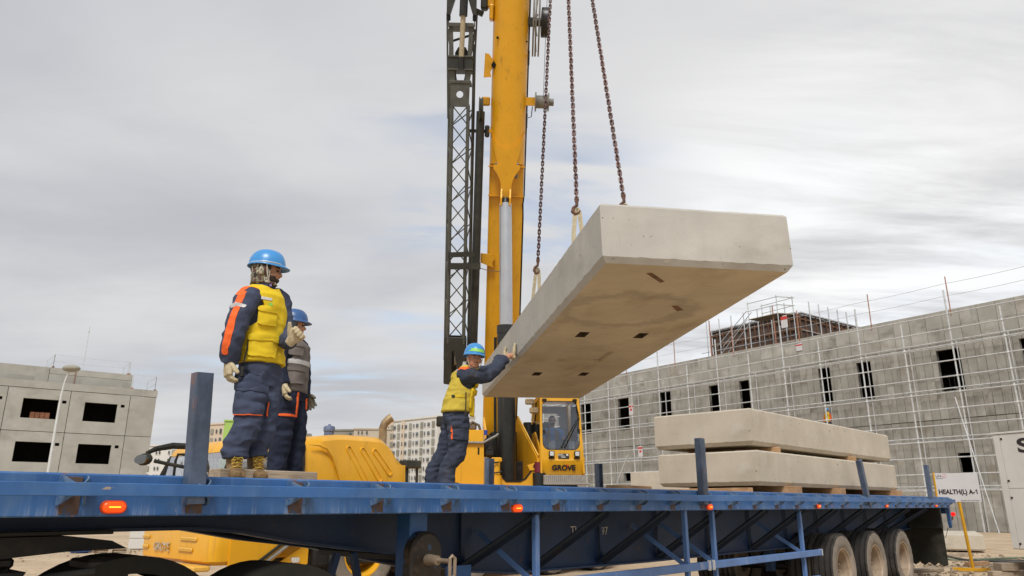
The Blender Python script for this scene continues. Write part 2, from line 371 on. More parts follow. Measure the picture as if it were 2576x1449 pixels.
# stake pockets: bent saddle plates between rail and rub rail
def pocket_mesh():
    m = MB(); n = 12; ro, ri = .068, .061
    def ring(r, k):
        out = []
        for i in range(n + 1):
            a = math.pi * i / n; e = abs(math.cos(a)) ** 1.6
            z = (1.497 + .046 * e) if k else (1.446 - .062 * e)
            out.append((-r * math.cos(a), -.004 - r * 1.80 * math.sin(a), z))
        return out
    a, b, c, d = ring(ro, 0), ring(ro, 1), ring(ri, 1), ring(ri, 0)
    m.loft([a, b, c, d, a], caps=False, closed=False)
    for r in (0, n): m.add([a[r], b[r], c[r], d[r]], [(0, 1, 2, 3)])
    return m.mesh('stake_pocket', 'pocket_worn', 40)
pm = pocket_mesh()
mat('rusted_plate_blue', lin('5d4a40'), 0.75, 0.1, 0.25, 12, layers=[(lin('38587e'), (16, 16, 10), .50, .60, .9, 6), (lin('8a5a3c'), (22, 22, 14), .58, .68, .7, 6)])
bp_ = MB(); bp_.bb(-.048, .048, -.011, -.002, 1.34, 1.535, .002); bp_ = bp_.mesh('back_plate', 'rusted_plate_blue')
PK = [1.38 + .674 * i for i in range(-3, 16)] + [11.92, 12.6, 13.44, 13.9, 14.73, 15.32, 15.96, 16.6, 17.1, 17.56, 18.0, 18.48, 18.95]
for x in PK:
    place(pm, 'stake_pocket', trailer, Matrix.Translation((x, 0, 0))); place(bp_, 'back_plate', trailer, Matrix.Translation((x, 0, 0)))
    if x % 1.3 < .7: place(pm, 'stake_pocket', trailer, Matrix.Translation((x, 2.5, 0)) @ Matrix.Rotation(math.pi, 4, 'Z'))
# marker lights
def stadium(w, h, k=8):
    r = h / 2; pts = []
    for sx, a0 in ((1, -math.pi / 2), (-1, math.pi / 2)):
        for i in range(k + 1): a = a0 + math.pi * i / k; pts.append((sx * (w / 2 - r) + r * math.cos(a), r * math.sin(a)))
    return pts
hm = MB(); hm.loft([[(a * s_, d, b * s_) for a, b in stadium(.140, .072)] for d, s_ in ((0, 1.0), (-.012, 1.0), (-.018, .94))]); hm = hm.mesh('lamp_body', 'lamp_housing', 40)
lm_ = MB(); lm_.loft([[(a * s_, d, b * s_) for a, b in stadium(.122, .058)] for d, s_ in ((-.015, 1.0), (-.026, .95), (-.031, .75))]); lm_ = lm_.mesh('lens', 'lamp_orange', 50)
bm_ = MB(); bm_.box((0, -.031, 0), (.062, .006, .007), .002); bm_ = bm_.mesh('filament', 'lamp_glow')
for x, z in ((1.60, 1.378), (4.885, 1.362), (8.26, 1.366), (11.59, 1.372), (14.75, 1.376), (18.0, 1.378)):
    Mx = Matrix.Translation((x, -.006, z))
    o = place(hm, 'marker_light', trailer, Mx); place(lm_, 'lens', o); place(bm_, 'filament', o)
# main beams
BEAM = [(X0, 1.25), (2.4, 1.242), (2.75, 1.212), (3.25, 1.12), (3.95, 1.03), (4.35, .94), (5.0, .81), (5.6, .762), (8, .742), (13, .745), (16.5, .80), (18.9, .92)]
for y in (.80, 1.70):
    m = MB()
    m.prism([(x, z) for x, z in BEAM] + [(18.9, 1.33), (X0, 1.33)], (0, y, 0), (1, 0, 0), (0, 0, 1), -.008, .008)
    for (xa, za), (xb, zb) in zip(BEAM, BEAM[1:]): m.bar((xa, y, za - .008), (xb, y, zb - .008), .17, .02)
    m.bar((X0, y, 1.325), (18.9, y, 1.325), .15, .018)
    m.build('main_beam', 'trailer_navy', trailer)
for i in range(17):
    x = .4 + i * 1.14
    MB().bar((x, .09, 1.42), (x, 2.41, 1.42), .07, .15).build('cross_member', 'trailer_navy', trailer)
# cantilever braces from beam foot to rail
def zb(x):
    for (xa, za), (xb, zb_) in zip(BEAM, BEAM[1:]):
        if xa <= x <= xb: return za + (zb_ - za) * (x - xa) / (xb - xa)
    return .9
for x in (5.0, 6.0, 7.15, 8.35, 9.65, 10.9, 12.2, 13.5, 14.8, 16.0, 17.2):
    for sg, ya, yb in ((1, .06, .76), (-1, 2.44, 1.74)):
        m = MB(); m.bar((x + .28, ya, 1.325), (x - .05, yb, zb(x) + .03), .012, .10, (1, 0, 0)); m.bar((x + .33, ya, 1.325), (x, yb, zb(x) + .03), .09, .012, (1, 0, 0))
        m.build('outrigger_brace', 'brace_dark', trailer)
        MB().bar((x - .02, yb, zb(x) + .01), (x - .02, yb, 1.32), .05, .012, (0, 1, 0)).build('web_stiffener', 'trailer_navy', trailer)
# lettering on the beam web: the middle of the fleet number is behind a brace
def text_mesh(body, size, name, m, extrude=.002, align='LEFT', shear=0.0, bold=0.0, sp=1.0):
    cu = bpy.data.curves.new(name, 'FONT'); cu.body = body; cu.size = size; cu.extrude = extrude; cu.align_x = align; cu.shear = shear; cu.offset = bold; cu.space_character = sp
    ob = bpy.data.objects.new(name, cu); C.objects.link(ob); dg = bpy.context.evaluated_depsgraph_get(); dg.update()
    me = bpy.data.meshes.new_from_object(ob.evaluated_get(dg)); bpy.data.objects.remove(ob); me.materials.clear(); me.materials.append(MATS[m]); return me
UP_X = Matrix(((1, 0, 0, 0), (0, 0, -1, 0), (0, 1, 0, 0), (0, 0, 0, 1)))   # text plane XY -> XZ, facing -y
place(text_mesh('TL', .125, 'fleet_number', 'letter_paint'), 'fleet_number', trailer, Matrix.Translation((6.62, .785, 1.08)) @ UP_X)
place(text_mesh('97', .125, 'fleet_number', 'letter_paint'), 'fleet_number', trailer, Matrix.Translation((7.18, .785, 1.06)) @ UP_X)
# side guard
for x in (5.27, 7.88, 8.53, 11.14):
    m = MB(); m.bar((x, .11, 1.33), (x, .11, .34), .055, .055, (1, 0, 0), .006); po = m.build('guard_post', 'faded_blue', trailer)
    MB().bar((x - .02, .14, .74), (x - .12, .76, 1.16), .05, .012, (1, 0, 0)).build('guard_strut', 'faded_blue', trailer)
m = MB(); m.bar((5.0, .055, .713), (11.66, .055, .713), .05, .085, (0, 0, 1), .006); gb = m.build('guard_bar', 'faded_blue', trailer)
m = MB(); m.bar((5.0, .055, .36), (11.5, .055, .36), .05, .085, (0, 0, 1), .006); m.build('guard_bar', 'faded_blue', trailer)
m = MB()
for dx in (-.05, .05): m.bar((8.28 + dx, .022, .66), (8.28 + dx, .022, .77), .035, .012, (1, 0, 0))
m.build('bar_clamp', 'white_paint', trailer)
m = MB(); m.bar((11.665, .055, .668), (11.665, .055, .758), .055, .012, (1, 0, 0)); m.build('bar_end_cap', 'white_paint', trailer)
# running gear
def tyre_profile(r, w, lug):
    h = w / 2; p = [(r * .56, -h * .80), (r * .60, -h * .93), (r * .72, -h), (r * .86, -h * .97), (r * .93, -h * .93), (r * .965, -h * .89), (r * .985, -h * .84)]
    return p
def tyre_mesh(r, w, lug=False):
    m = MB(); h = w / 2; n = 60; sh = tyre_profile(r, w, lug); rings = []
    gw, gd = .014, .030
    tread = []
    for c in (-.52, -.18, .18, .52):
        x = c * h * 1.5 * .98
        tread += [(r, x - gw), (r - gd, x - gw * .7), (r - gd, x + gw * .7), (r, x + gw)]
    prof = sh + [(r * .998, -h * .80)] + tread + [(r * .998, h * .80)] + [(a, -b) for a, b in sh[::-1]] + [(r * .53, h * .6), (r * .53, -h * .6)]
    for k in range(n):
        a = 2 * math.pi * k / n; row = []
        for i, (q, x) in enumerate(prof):
            qq = q; xx = x
            if q > r * .99: xx = x + (.006 if not lug else .010) * math.sin(a * 30)
            if len(sh) - 3 <= i <= len(sh) or len(prof) - 2 - len(sh) - 1 <= i <= len(prof) - 2 - len(sh) + 2:
                if k % 3 == 0: qq = q - (.006 if not lug else .018)
            row.append((qq * math.cos(a), xx, qq * math.sin(a)))
        rings.append(row)
    np_ = len(prof); vs = [p for q in rings for p in q]; fs = []
    for k in range(n):
        for i in range(np_):
            m.cm = 1 if (i < 4 or len(prof) - 8 < i < len(prof) - 2) else 0
            fs.append(((k * np_ + i), (k * np_ + (i + 1) % np_), (((k + 1) % n) * np_ + (i + 1) % np_), (((k + 1) % n) * np_ + i))); m.mi.append(m.cm)
    m.v = vs; m.f = fs
    return m.mesh('tyre', ['tyre', 'tyre_side'], 40)
def rim_mesh(r, w, mt='rim'):
    m = MB(); h = w / 2
    m.lathe([(r * .60, -h * .86), (r * .585, -h * .92), (r * .555, -h * .90), (r * .54, -h * .75), (r * .50, -h * .68), (r * .49, -h * .0), (r * .47, h * .45), (r * .40, h * .62), (r * .30, h * .60), (r * .24, h * .52), (r * .22, h * .1), (r * .17, -h * .0), (.001, -h * .0)], (0, 0, 0), (0, 1, 0), 40, None, False)
    for i in range(10):
        a = 2 * math.pi * i / 10; m.cyl((r * .30 * math.cos(a), h * .06, r * .30 * math.sin(a)), (r * .30 * math.cos(a), -h * .16, r * .30 * math.sin(a)), .016, n=6)
    return m.mesh('rim', mt, 35)
TYR, TYW = .54, .34
ty, tyl, rm = tyre_mesh(TYR, TYW), tyre_mesh(TYR, TYW, True), rim_mesh(TYR, TYW)
for k, x in enumerate((12.66, 14.20, 15.76)):
    for y, fl in ((.25, 0), (.62, 0), (1.88, 1), (2.25, 1)):
        w_ = tag(thing('wheel', None, None), None); w_.parent = trailer
        Mx = Matrix.Translation((x, y, GZ + TYR - .005)) @ Matrix.Rotation(.4 * k + y, 4, 'Y') @ (Matrix.Rotation(math.pi, 4, 'Z') if fl else Matrix.Identity(4))
        w_.matrix_local = Mx; FR[w_.name] = TM @ Mx
        place(tyl if k == 2 else ty, 'tyre', w_); place(rm, 'rim', w_)
    MB().cyl((x, .4, GZ + TYR), (x, 2.1, GZ + TYR), .07, n=14).build('axle', 'black_steel', trailer)
    m = MB(); m.bar((x - .55, .95, .62), (x + .55, .95, .62), .08, .05); m.bar((x - .1, .95, .45), (x + .1, .95, .62), .1, .1); m.build('leaf_spring', 'black_steel', trailer)
for x in (11.75, 13.43, 14.98, 16.5):
    m = MB(); m.prism([(-.12, .78), (.12, .78), (.06, .40), (-.06, .40)], (x, .90, 0), (1, 0, 0), (0, 0, 1), -.05, .05); m.build('spring_hanger', 'trailer_navy', trailer)
# mudflap and rear end
m = MB(); jag = [(.10, 1.30), (.98, 1.30), (.98, .20)]
for i in range(9): jag.append((.98 - .88 * (i + .5) / 9.5, .20 - (.07 if i % 2 == 0 else .0) - .002 * i))
jag.append((.10, .15))
m.prism([(a, b) for a, b in jag], (18.72, 0, 0), (0, 1, 0), (0, 0, 1), -.006, .006); m.build('mudflap', 'black_rubber', trailer, 0)
m = MB(); m.bb(18.62, 18.70, .08, 2.42, .90, 1.33, .01); m.build('rear_cross_plate', 'black_steel', trailer)
m = MB(); m.prism([(19.02, 1.545), (19.16, 1.545), (19.14, .98), (19.08, .90), (19.02, 1.0)], (0, .02, 0), (1, 0, 0), (0, 0, 1), -.04, .02); m.bb(19.1, 19.16, .09, 2.41, 1.20, 1.5, .01); m.build('rear_bumper_plate', 'trailer_blue', trailer)
m = MB(); m.tube([(19.10, .03, 1.10), (19.22, .03, 1.07), (19.30, .02, 1.08), (19.33, .02, 1.14)], .018, 8); st = m.build('lamp_stalk', 'rust_steel', trailer)
MB().lathe([(.001, -.04), (.04, -.03), (.05, 0), (.04, .03), (.001, .04)], (19.34, .0, 1.19), (1, 0, 0), 14).build('tail_lamp', 'red_lens', trailer)
m = MB(); m.tube([(19.15, .1, .90), (19.25, .2, .70), (19.45, .5, .66), (19.5, .8, .72)], .006, 5); m.build('loose_cable', 'black_rubber', trailer)
# landing gear with crank
for y, near in ((.32, 1),):
    m = MB(); m.bb(3.92, 4.10, y - .08, y + .10, .30, 1.33, .01); m.bb(3.95, 4.07, y - .05, y + .07, .0, .3, .01); m.build('landing_leg', 'trailer_blue', trailer)
    MB().bb(3.88, 4.14, y - .12, y + .14, GZ, GZ + .03, .01).build('foot_plate', 'rust_steel', trailer)
    if near:
        m = MB(); arch = [(3.86, .52), (4.16, .52)] + [(4.02 + q_ * .16 * math.cos(a), 1.02 + .17 * math.sin(a)) for q_ in (1.0,) for a in [math.pi * i / 12 for i in range(13)]]
        m.loft([[(4.02 + (x - 4.02) * s_, y_, .98 + (z - .98) * s_) for x, z in arch] for y_, s_ in ((.24, 1.0), (.16, 1.0), (.14, .90))]); m.build('gear_cover', 'grease_dark', trailer)
        m = MB(); m.cyl((4.02, .16, .98), (4.02, .02, .98), .045, .035, 16); m.cyl((4.02, .05, .98), (4.02, -.12, .98), .018, n=12); cs = m.build('crank_shaft', 'dusty_steel', trailer)
        m = MB(); m.tube([(4.0, -.14, 1.0), (4.0, -.14, .88), (4.02, -.14, .86), (4.05, -.14, .88), (4.05, -.14, 1.0), (4.02, -.14, 1.02)], .014, 8, closed=True); m.cyl((4.025, -.14, .87), (4.025, -.14, .76), .026, .02, 10); m.build('crank_yoke', 'dusty_steel', trailer)
        m = MB(); m.cyl((4.03, -.14, .78), (4.05, -.14, .2), .024, n=12); m.build('crank_handle', 'faded_blue', trailer)
        m = MB(); m.bar((3.93, -.02, .84), (3.93, -.02, .10), .035, .012, (1, 0, 0)); m.build('chevron_strip', 'chevron' if 'chevron' in MATS else 'white_paint', trailer)
MB().bar((4.0, .4, .98), (4.0, 1.6, .98), .04, .04).build('cross_shaft', 'black_steel', trailer)
m = MB(); m.bar((4.75, .6, .82), (4.45, .45, .35), .10, .015, (0, 1, 0)); m.bar((4.65, .62, .80), (4.95, .62, .80), .02, .14); m.build('leg_stay', 'trailer_blue', trailer)
for dx, y in ((3.60, .75), (3.75, .75)):
    MB().bar((dx, y, 1.02), (dx - .22 if dx < 3.7 else dx + .22, y, .30), .05, .05, (0, 1, 0)).build('leg_stay', 'trailer_navy', trailer)
m = MB(); m.bb(-1.0, 1.85, .62, 1.9, 1.215, 1.24, .004); m.build('kingpin_plate', 'black_steel', trailer)

# ------------------------------------------------------------------ tractor unit under the trailer's nose
TMt = TR(*ST(0, 4.5, 0), SITE_ROT)
trac = thing('truck_tractor', 'black tractor unit chassis and mudguards under the left end of the blue trailer', 'truck', TMt)
for y in (.85, 1.65): MB().bb(-2.5, 2.6, y - .04, y + .04, .50, .72, .01).build('chassis_rail', 'black_steel', trac)
# fifth wheel: plate with a sloped tail and jaws
m = MB(); m.prism([(-.9, 1.208), (1.62, 1.208), (1.86, 1.175), (1.96, 1.125), (1.60, 1.118), (1.25, 1.09), (.9, .98), (-.9, .98)], (0, .66, 0), (1, 0, 0), (0, 0, 1), -.0, -1.18)
m.build('fifth_wheel_plate', 'black_steel', trac)
m = MB(); m.bb(-.8, 1.22, .72, 1.78, .70, 1.0, .02)
for q in range(5): m.lathe([(.001, -.05), (.06, -.05), (.075, -.03), (.06, .0), (.075, .03), (.06, .05), (.001, .05)], (1.28 + .03 * (q % 2), .70 + q * .12, .98 - .09 * q), (1, .2, 0), 9)
m.bb(1.15, 1.36, .70, .95, 1.03, 1.10, .02); m.build('coupling_bracket', 'black_steel', trac)
m = MB()
m.loft([[(x, y, z) for x, z in ((-1.2, 0), (1.30, 0), (1.36, .22), (1.50, .38), (1.46, .52), (1.55, .66), (1.50, .80), (1.34, .92), (1.40, 1.02), (-1.2, 1.02))] for y in (.60, .72, 1.30)]); m.build('suspension_carrier', 'black_steel', trac, 20)
m = MB(); m.cyl((1.42, .50, .45), (1.42, .62, .45), .14, n=16); m.cyl((1.18, .48, .72), (1.18, .62, .72), .10, n=12); m.build('brake_chamber', 'black_rubber', trac)
m = MB()
for q in range(9): m.ball((1.0 + q * .11, .9, .83 - .012 * q + .015 * (q % 2)), (.09, .06, .05), 8, 5)
m.build('coil_hose', 'black_rubber', trac)
def arc_guard(cx, y0, y1, r, a0, a1, name, mt):
    m = MB(); n = 18; rg = []
    prof = [(0, y0), (0, y1), (-.03, y1 + .005), (-.10, y1 + .005), (-.10, y1 - .01), (-.03, y1 - .012), (-.018, y1 - .03), (-.018, y0 + .03), (-.03, y0 + .012), (-.10, y0 + .01), (-.10, y0 - .005), (-.03, y0 - .005)]
    for i in range(n + 1):
        a = a0 + (a1 - a0) * i / n
        rg.append([(cx + (r + q) * math.cos(a), y, .42 + (r + q) * math.sin(a)) for q, y in prof])
    m.loft(rg); return m.build(name, mt, trac)
for cx, top, yo in ((1.93, .67, .42), (2.78, .60, .06)):
    arc_guard(cx, yo, yo + .50, top, R(20), R(150), 'mudguard', 'black_rubber')
    for y, fl in ((yo + .22, 0),):
        w_ = thing('wheel', None, None); w_.parent = trac
        Mx = Matrix.Translation((cx, y, GZ + TYR - .01)) @ (Matrix.Rotation(math.pi, 4, 'Z') if fl else Matrix.Identity(4)); w_.matrix_local = Mx; FR[w_.name] = TMt @ Mx
        place(ty, 'tyre', w_); place(rm, 'rim', w_)
m = MB(); m.bb(1.66, 1.90, .42, .75, .62, 1.08, .015); m.build('guard_bracket', 'black_steel', trac)
m = MB(); m.tube([(1.28, .3, .96), (1.4, .18, 1.02), (1.6, .12, 1.04)], .02, 8); m.build('guard_stay', 'black_steel', trac)

# ------------------------------------------------------------------ stakes standing in the pockets
def stake_mesh(h):
    m = MB(); w_, d, t_ = .108, .082, .010
    prof = [(-w_ / 2, -d / 2 + .008), (-w_ / 2 + .008, -d / 2), (w_ / 2 - .008, -d / 2), (w_ / 2, -d / 2 + .008), (w_ / 2, d / 2), (w_ / 2 - t_, d / 2), (w_ / 2 - t_, 0), (-w_ / 2 + t_, 0), (-w_ / 2 + t_, d / 2), (-w_ / 2, d / 2)]
    m.loft([[(a, b, z) for a, b in prof] for z in (0, .30, h)]); return m.mesh('stake', 'stake_steel', 30)
def stake(x, y, top, label, tilt=0.0, tw=0.0, back=False):
    z0 = 1.395
    o = place(stake_mesh(top - z0), 'trailer_stake', None, TM @ Matrix.Translation((x, y, z0)) @ Matrix.Rotation(tilt, 4, 'Y') @ Matrix.Rotation(tw, 4, 'X') @ (Matrix.Rotation(math.pi, 4, 'Z') if back else Matrix.Identity(4)))
    tag(o, label, 'stake', 'stakes standing in the trailer pockets')
stake(2.02, -.064, 2.165, 'tall rusty blue steel stake on the near rail, left of the standing workers', -.045)
stake(8.05, -.064, 2.150, 'blue steel stake on the near rail in front of the stacked slabs, upright')
stake(13.66, -.064, 2.150, 'steel stake leaning left in its pocket in front of the stacked slabs', -.26)
stake(17.52, -.064, 2.19, 'blue steel stake on the near rail beside the white sign')
stake(7.15, 2.564, 1.985, 'short dark blue steel stake on the far rail in front of the crane', back=True)
stake(9.58, 2.564, 2.01, 'short dark steel stake on the far rail right of the crane cab', back=True)

# ------------------------------------------------------------------ concrete slabs
def slab_mesh(L_, W_, H_, ch=.035, holes=(), soffit='slab_soffit', face='slab_concrete'):
    """local x across, y along; chamfered lower and end edges; square pockets cast in the soffit"""
    m = MB(); xs = sorted({ch, W_ - ch} | {q for h in holes for q in (h[0], h[1])}); ys = sorted({ch, L_ - ch} | {q for h in holes for q in (h[2], h[3])})
    def inh(cx, cy):
        for h in holes:
            if h[0] < cx < h[1] and h[2] < cy < h[3]: return h
    m.cm = 1
    for i in range(len(xs) - 1):
        for j in range(len(ys) - 1):
            h = inh((xs[i] + xs[i + 1]) / 2, (ys[j] + ys[j + 1]) / 2)
            if not h: m.add([(xs[i], ys[j], 0), (xs[i], ys[j + 1], 0), (xs[i + 1], ys[j + 1], 0), (xs[i + 1], ys[j], 0)], [(0, 1, 2, 3)])
    for h in holes:
        m.cm = 2 if h[4] > .05 else 1; a = [(h[0], h[2]), (h[1], h[2]), (h[1], h[3]), (h[0], h[3])]; e = .02 if h[4] > .05 else .01; b = [(h[0] + e, h[2] + e), (h[1] - e, h[2] + e), (h[1] - e, h[3] - e), (h[0] + e, h[3] - e)]
        m.add([(*p, 0) for p in a] + [(*p, h[4]) for p in b], [(i, (i + 1) % 4, 4 + (i + 1) % 4, 4 + i) for i in range(4)] + [(4, 5, 6, 7)])
    m.cm = 0
    # chamfer ring, sides with a slightly irregular arris, top
    n = 120; 
    def ringpts(inset, z, jit, seed):
        pts = []; c = [(inset, inset), (W_ - inset, inset), (W_ - inset, L_ - inset), (inset, L_ - inset)]; k = (36, n, 36, n)
        for q in range(4):
            (xa, ya), (xb, yb) = c[q], c[(q + 1) % 4]
            for i in range(k[q]):
                f = i / k[q]; x, y = xa + (xb - xa) * f, ya + (yb - ya) * f
                jx = jit * (noise.noise((x * 9 + seed, y * 9, z * 3)) + .6 * noise.noise((x * 31 + seed, y * 31, 2))) if i else 0; jz = jit * (noise.noise((x * 11 + seed, y * 11, 7)) + .6 * noise.noise((x * 37, y * 37 + seed, 4))) if i else 0
                pts.append((x + (jx if q in (1, 3) else 0), y + (jx if q in (0, 2) else 0), z + jz))
        return pts
    base = ringpts(ch, 0.0, 0.0, 0)
    r1 = ringpts(0.0, ch * 1.35, .008, 3); r2 = ringpts(0.0, H_ - .02, .004, 5); r3 = ringpts(.016, H_, .004, 9)
    m.loft([base, r1], caps=False); m.loft([r1, r2, r3], caps=False)
    m.add(r3, [tuple(range(len(r3)))])
    return m.mesh('slab', [face, soffit, 'pocket_dark'], 25)
HM = Matrix(((0.98262, -0.18486, -0.01697, 0.6951), (0.18525, 0.98237, 0.02529, 5.3351), (0.012, -0.028, 0.99954, 3.1758), (0, 0, 0, 1)))
HL, HW, HH = 6.277, 1.60, .490
hole = lambda x, y: (x - .055, x + .055, y - .11, y + .11, .12)
hang = thing('concrete_slab', 'pale concrete slab hanging from three chains in the air', 'slab', HM, 'precast concrete slabs')
place(slab_mesh(HL, HW, HH, .035, [hole(.47, 2.23), hole(1.11, 2.20), hole(.45, 4.36), hole(1.08, 4.31), (.50, 1.08, 2.98, 3.58, .035)], face='slab_concrete_skylit'), 'slab', hang)
# shallow cast frame on the soffit (thin rebated band, open to the left)
m = MB(); m.prism([(.43, .22), (.47, .20), (.66, .40), (.64, .44)], (0, 0, -.002), (1, 0, 0), (0, 1, 0), 0, .003); m.build('rusted_insert', 'rusty_plate', hang)
m = MB(); m.prism([(1.00, 1.08), (1.05, 1.06), (1.17, 1.20), (1.12, 1.24)], (0, 0, -.002), (1, 0, 0), (0, 1, 0), 0, .003); m.build('rusted_insert', 'rusty_plate', hang)
# stacked slabs on the trailer (built from the near front corner)
def stack_frame(s, v, z, az): return TR(*ST(s, v, z), math.pi / 2 - R(az)) @ Matrix.Rotation(-math.pi / 2, 4, 'Z') @ Matrix.Diagonal((-1, 1, 1, 1))
def slab_thing(M0, L_, W_, H_, label, grp='precast concrete slabs'):
    # mirror handled by flipping the mesh: local y along, local x across
    me = slab_mesh(L_, W_, H_, .04); o = place(me, 'concrete_slab', None, M0); return tag(o, label, 'slab', grp)
def along(s, v, z, az):   # local y along azimuth az, local x to its right (towards the camera side when negative)
    return TR(*ST(s, v, z), -R(az))
LOWZ = 1.655
slab_thing(along(10.2, 4.72 + 1.64, LOWZ, 43.6) , 5.95, 1.64, .485, 'lower of the two concrete slabs stacked on the trailer')
slab_thing(along(10.26, 4.80 + 1.64, LOWZ + .485 + .085, 43.4), 6.05, 1.64, .52, 'upper of the two concrete slabs stacked on the trailer')
# dunnage
def timber(M0, d, label, m='timber', b=.006, grp='timber bearers under and between the slabs'):
    q = MB(); q.box((0, 0, d[2] / 2), d, b); return tag(place(q.mesh('timber_bearer', m), 'timber_bearer', None, M0), label, 'timber', grp)
def onT(x, y, z, rz=0): return TM @ TR(x, y, z, rz)
DK = 1.546
timber(onT(11.15, .95, DK, R(90)), (1.75, .25, LOWZ - DK - .001), 'timber bearer under the left end of the lower stacked slab')
timber(onT(13.0, .92, DK, R(90)), (1.65, .25, LOWZ - DK - .001), 'timber bearer under the middle of the lower stacked slab')
timber(onT(15.9, .80, DK, R(92)), (1.5, .25, LOWZ - DK - .001), 'timber bearer poking out under the right end of the lower stacked slab')
timber(onT(9.95, 1.2, DK, R(84)), (2.0, .12, .07), 'thin timber batten on the deck left of the stacked slabs')
GAPZ = LOWZ + .4865
timber(onT(11.0, 1.0, GAPZ, R(90)), (1.5, .12, .082), 'short timber spacer between the stacked slabs at left')
timber(onT(14.1, 1.0, GAPZ, R(90)), (1.6, .12, .082), 'short timber spacer between the stacked slabs at right')
timber(onT(2.78, .50, DK, R(4)), (.80, .14, .08), 'grey timber plank on the deck beside the workers\' boots', 'timber_grey')
timber(onT(8.95, 2.1, DK, R(-10)), (1.7, .2, .085), 'long timber plank on the deck behind the upright stake', 'timber')
timber(onT(8.4, 1.2, DK, R(6)), (.9, .2, .085), 'short timber plank on the deck right of the crane cab', 'timber')

# ------------------------------------------------------------------ chains
HOOK = Vector((0.728, 8.57, 11.679))
def link_mesh():
    m = MB(); pts = []; hw, hl = .0165, .0215
    for i in range(16):
        a = 2 * math.pi * i / 16; pts.append((hw * math.cos(a), 0, hw * math.sin(a) + (hl if math.sin(a) > 0 else -hl)))
    m.tube(pts, .0078, 6, closed=True); return m.mesh('link', 'chain_steel', 60)
lk = link_mesh(); PITCH_L = .049
def chain(loc, d0, dvis, label, loop):
    a = HM @ Vector(loc); d = HOOK - a; Ln = d.length; d.normalize()
    xv = d.cross(a - Vector((0, 0, CAMZ))).normalized(); yv = d.cross(xv); q = Matrix(((xv.x, yv.x, d.x, 0), (xv.y, yv.y, d.y, 0), (xv.z, yv.z, d.z, 0), (0, 0, 0, 1)))
    ch = thing('lifting_chain', label, 'chain', Matrix.Translation(a + d * d0) @ q, 'chains holding up the slab')
    k = int((dvis - d0) / PITCH_L)
    for i in range(k):
        place(lk, 'link', ch, Matrix.Translation((.0012 * math.sin(i * .9), .001 * math.cos(i * .7), .05 + i * PITCH_L)) @ Matrix.Rotation((math.pi / 2) * (i % 2) + .10 + .18 * math.sin(i * .21), 4, 'Z'))
    m = MB(); i = k
    while .05 + i * PITCH_L < Ln - d0 - .1:
        Mx = Matrix.Translation((0, 0, .05 + i * PITCH_L)) @ Matrix.Rotation((math.pi / 2) * (i % 2) + .35, 4, 'Z')
        o = len(m.v); m.v += [tuple(Mx @ v.co) for v in lk.vertices]; m.f += [tuple(o + j for j in p.vertices) for p in lk.polygons]; m.mi += [0] * len(lk.polygons); i += 1
    tag(m.build('upper_links', 'chain_steel', ch, 60), kind='stuff')
    # end hook
    m = MB(); m.tube([(0, 0, .055), (0, 0, .0), (.002, 0, -.03), (.035, 0, -.055), (.045, 0, -.10), (.02, 0, -.135), (-.015, 0, -.125), (-.03, 0, -.09)], [.013, .017, .018, .020, .022, .021, .016, .008], 8)
    m.box((0, 0, .045), (.05, .03, .03), .008); m.build('hook', 'rust_steel', ch)
    # webbing loop down to the cast-in anchor: two legs of a flat strap
    lo = Matrix.Translation(a) @ q
    st = thing('lifting_loop', loop, 'strap', lo, 'webbing loops cast into the hanging slab')
    m = MB(); hgt = d0 - .06
    for sx in (-1, 1):
        pts = [(sx * .055, -.06), (sx * .045, hgt * .55), (sx * .022, hgt * .93), (0, hgt * 1.0)]
        for (xa, za), (xb, zb_) in zip(pts, pts[1:]): m.bar((xa, .0, za), (xb, .0, zb_), .010, .045, (1, 0, 0))
    m.build('strap', 'webbing', st)
    return ch
chain((.425, 4.35, .49), 1.02, 5.25, 'leftmost of the three lifting chains, passing the crane\'s rope drum', 'webbing loop under the leftmost lifting chain')
chain((.282, 1.585, .49), .80, 4.25, 'middle of the three lifting chains', 'wide webbing loop under the middle lifting chain')
chain((.787, 1.396, .49), .80, 4.25, 'rightmost of the three lifting chains, ending on the slab\'s front edge', 'webbing loop under the rightmost lifting chain')
# ------------------------------------------------------------------ mobile crane
mat('crane_yellow', lin('e2a61c'), 0.36, 0.0, 0.06, 1.2, layers=[(lin('c08a20'), (1.1, 1.1, .7), .52, .80, .45, 7), (lin('9a6f22'), (10, 10, .30), .56, .76, .50, 5), (lin('e0c078'), (7, 7, 2), .66, .80, .35, 6), (lin('8a6a30'), (30, 30, 30), .75, .80, .4, 6)], coat=.2, bump=.03, bscale=20)
mat('crane_yellow_dusty', lin('dfae4a'), 0.55, 0.0, 0.08, 2.0, layers=[(lin('c99a3c'), (2, 2, 2), .5, .75, .5, 6)])
mat('grease_black', lin('191714'), 0.45, 0.1, 0.3, 6.0, layers=[(lin('4a3a1c'), (5, 5, 5), .55, .70, .6, 6)])
mat('jib_grey', lin('55564f'), 0.55, 0.1, 0.14, 5.0, layers=[(lin('3c3c37'), (4, 4, 4), .5, .7, .6, 5), (lin('8a8a80'), (9, 9, 9), .66, .76, .5, 5)])
mat('jib_dark', lin('33342f'), 0.55, 0.1, 0.2, 5.0, layers=[(lin('4a4a40'), (3, 3, 3), .5, .7, .6, 5)])
mat('cyl_chrome', lin('c4c6c8'), 0.30, 0.75, 0.05, 3.0)
mat('cyl_black', lin('2c2d2c'), 0.38, 0.2, 0.18, 3.0, layers=[(lin('4a4740'), (6, 6, 1), .55, .75, .5, 6)])
mat('reel_grey', lin('84827a'), 0.6, 0.2, 0.15, 8.0)
mat('cable_brown', lin('6d5f50'), 0.8, 0, 0.15, 12)
mat('cab_interior', lin('aeb1b6'), 0.8, 0, 0.1, 5)
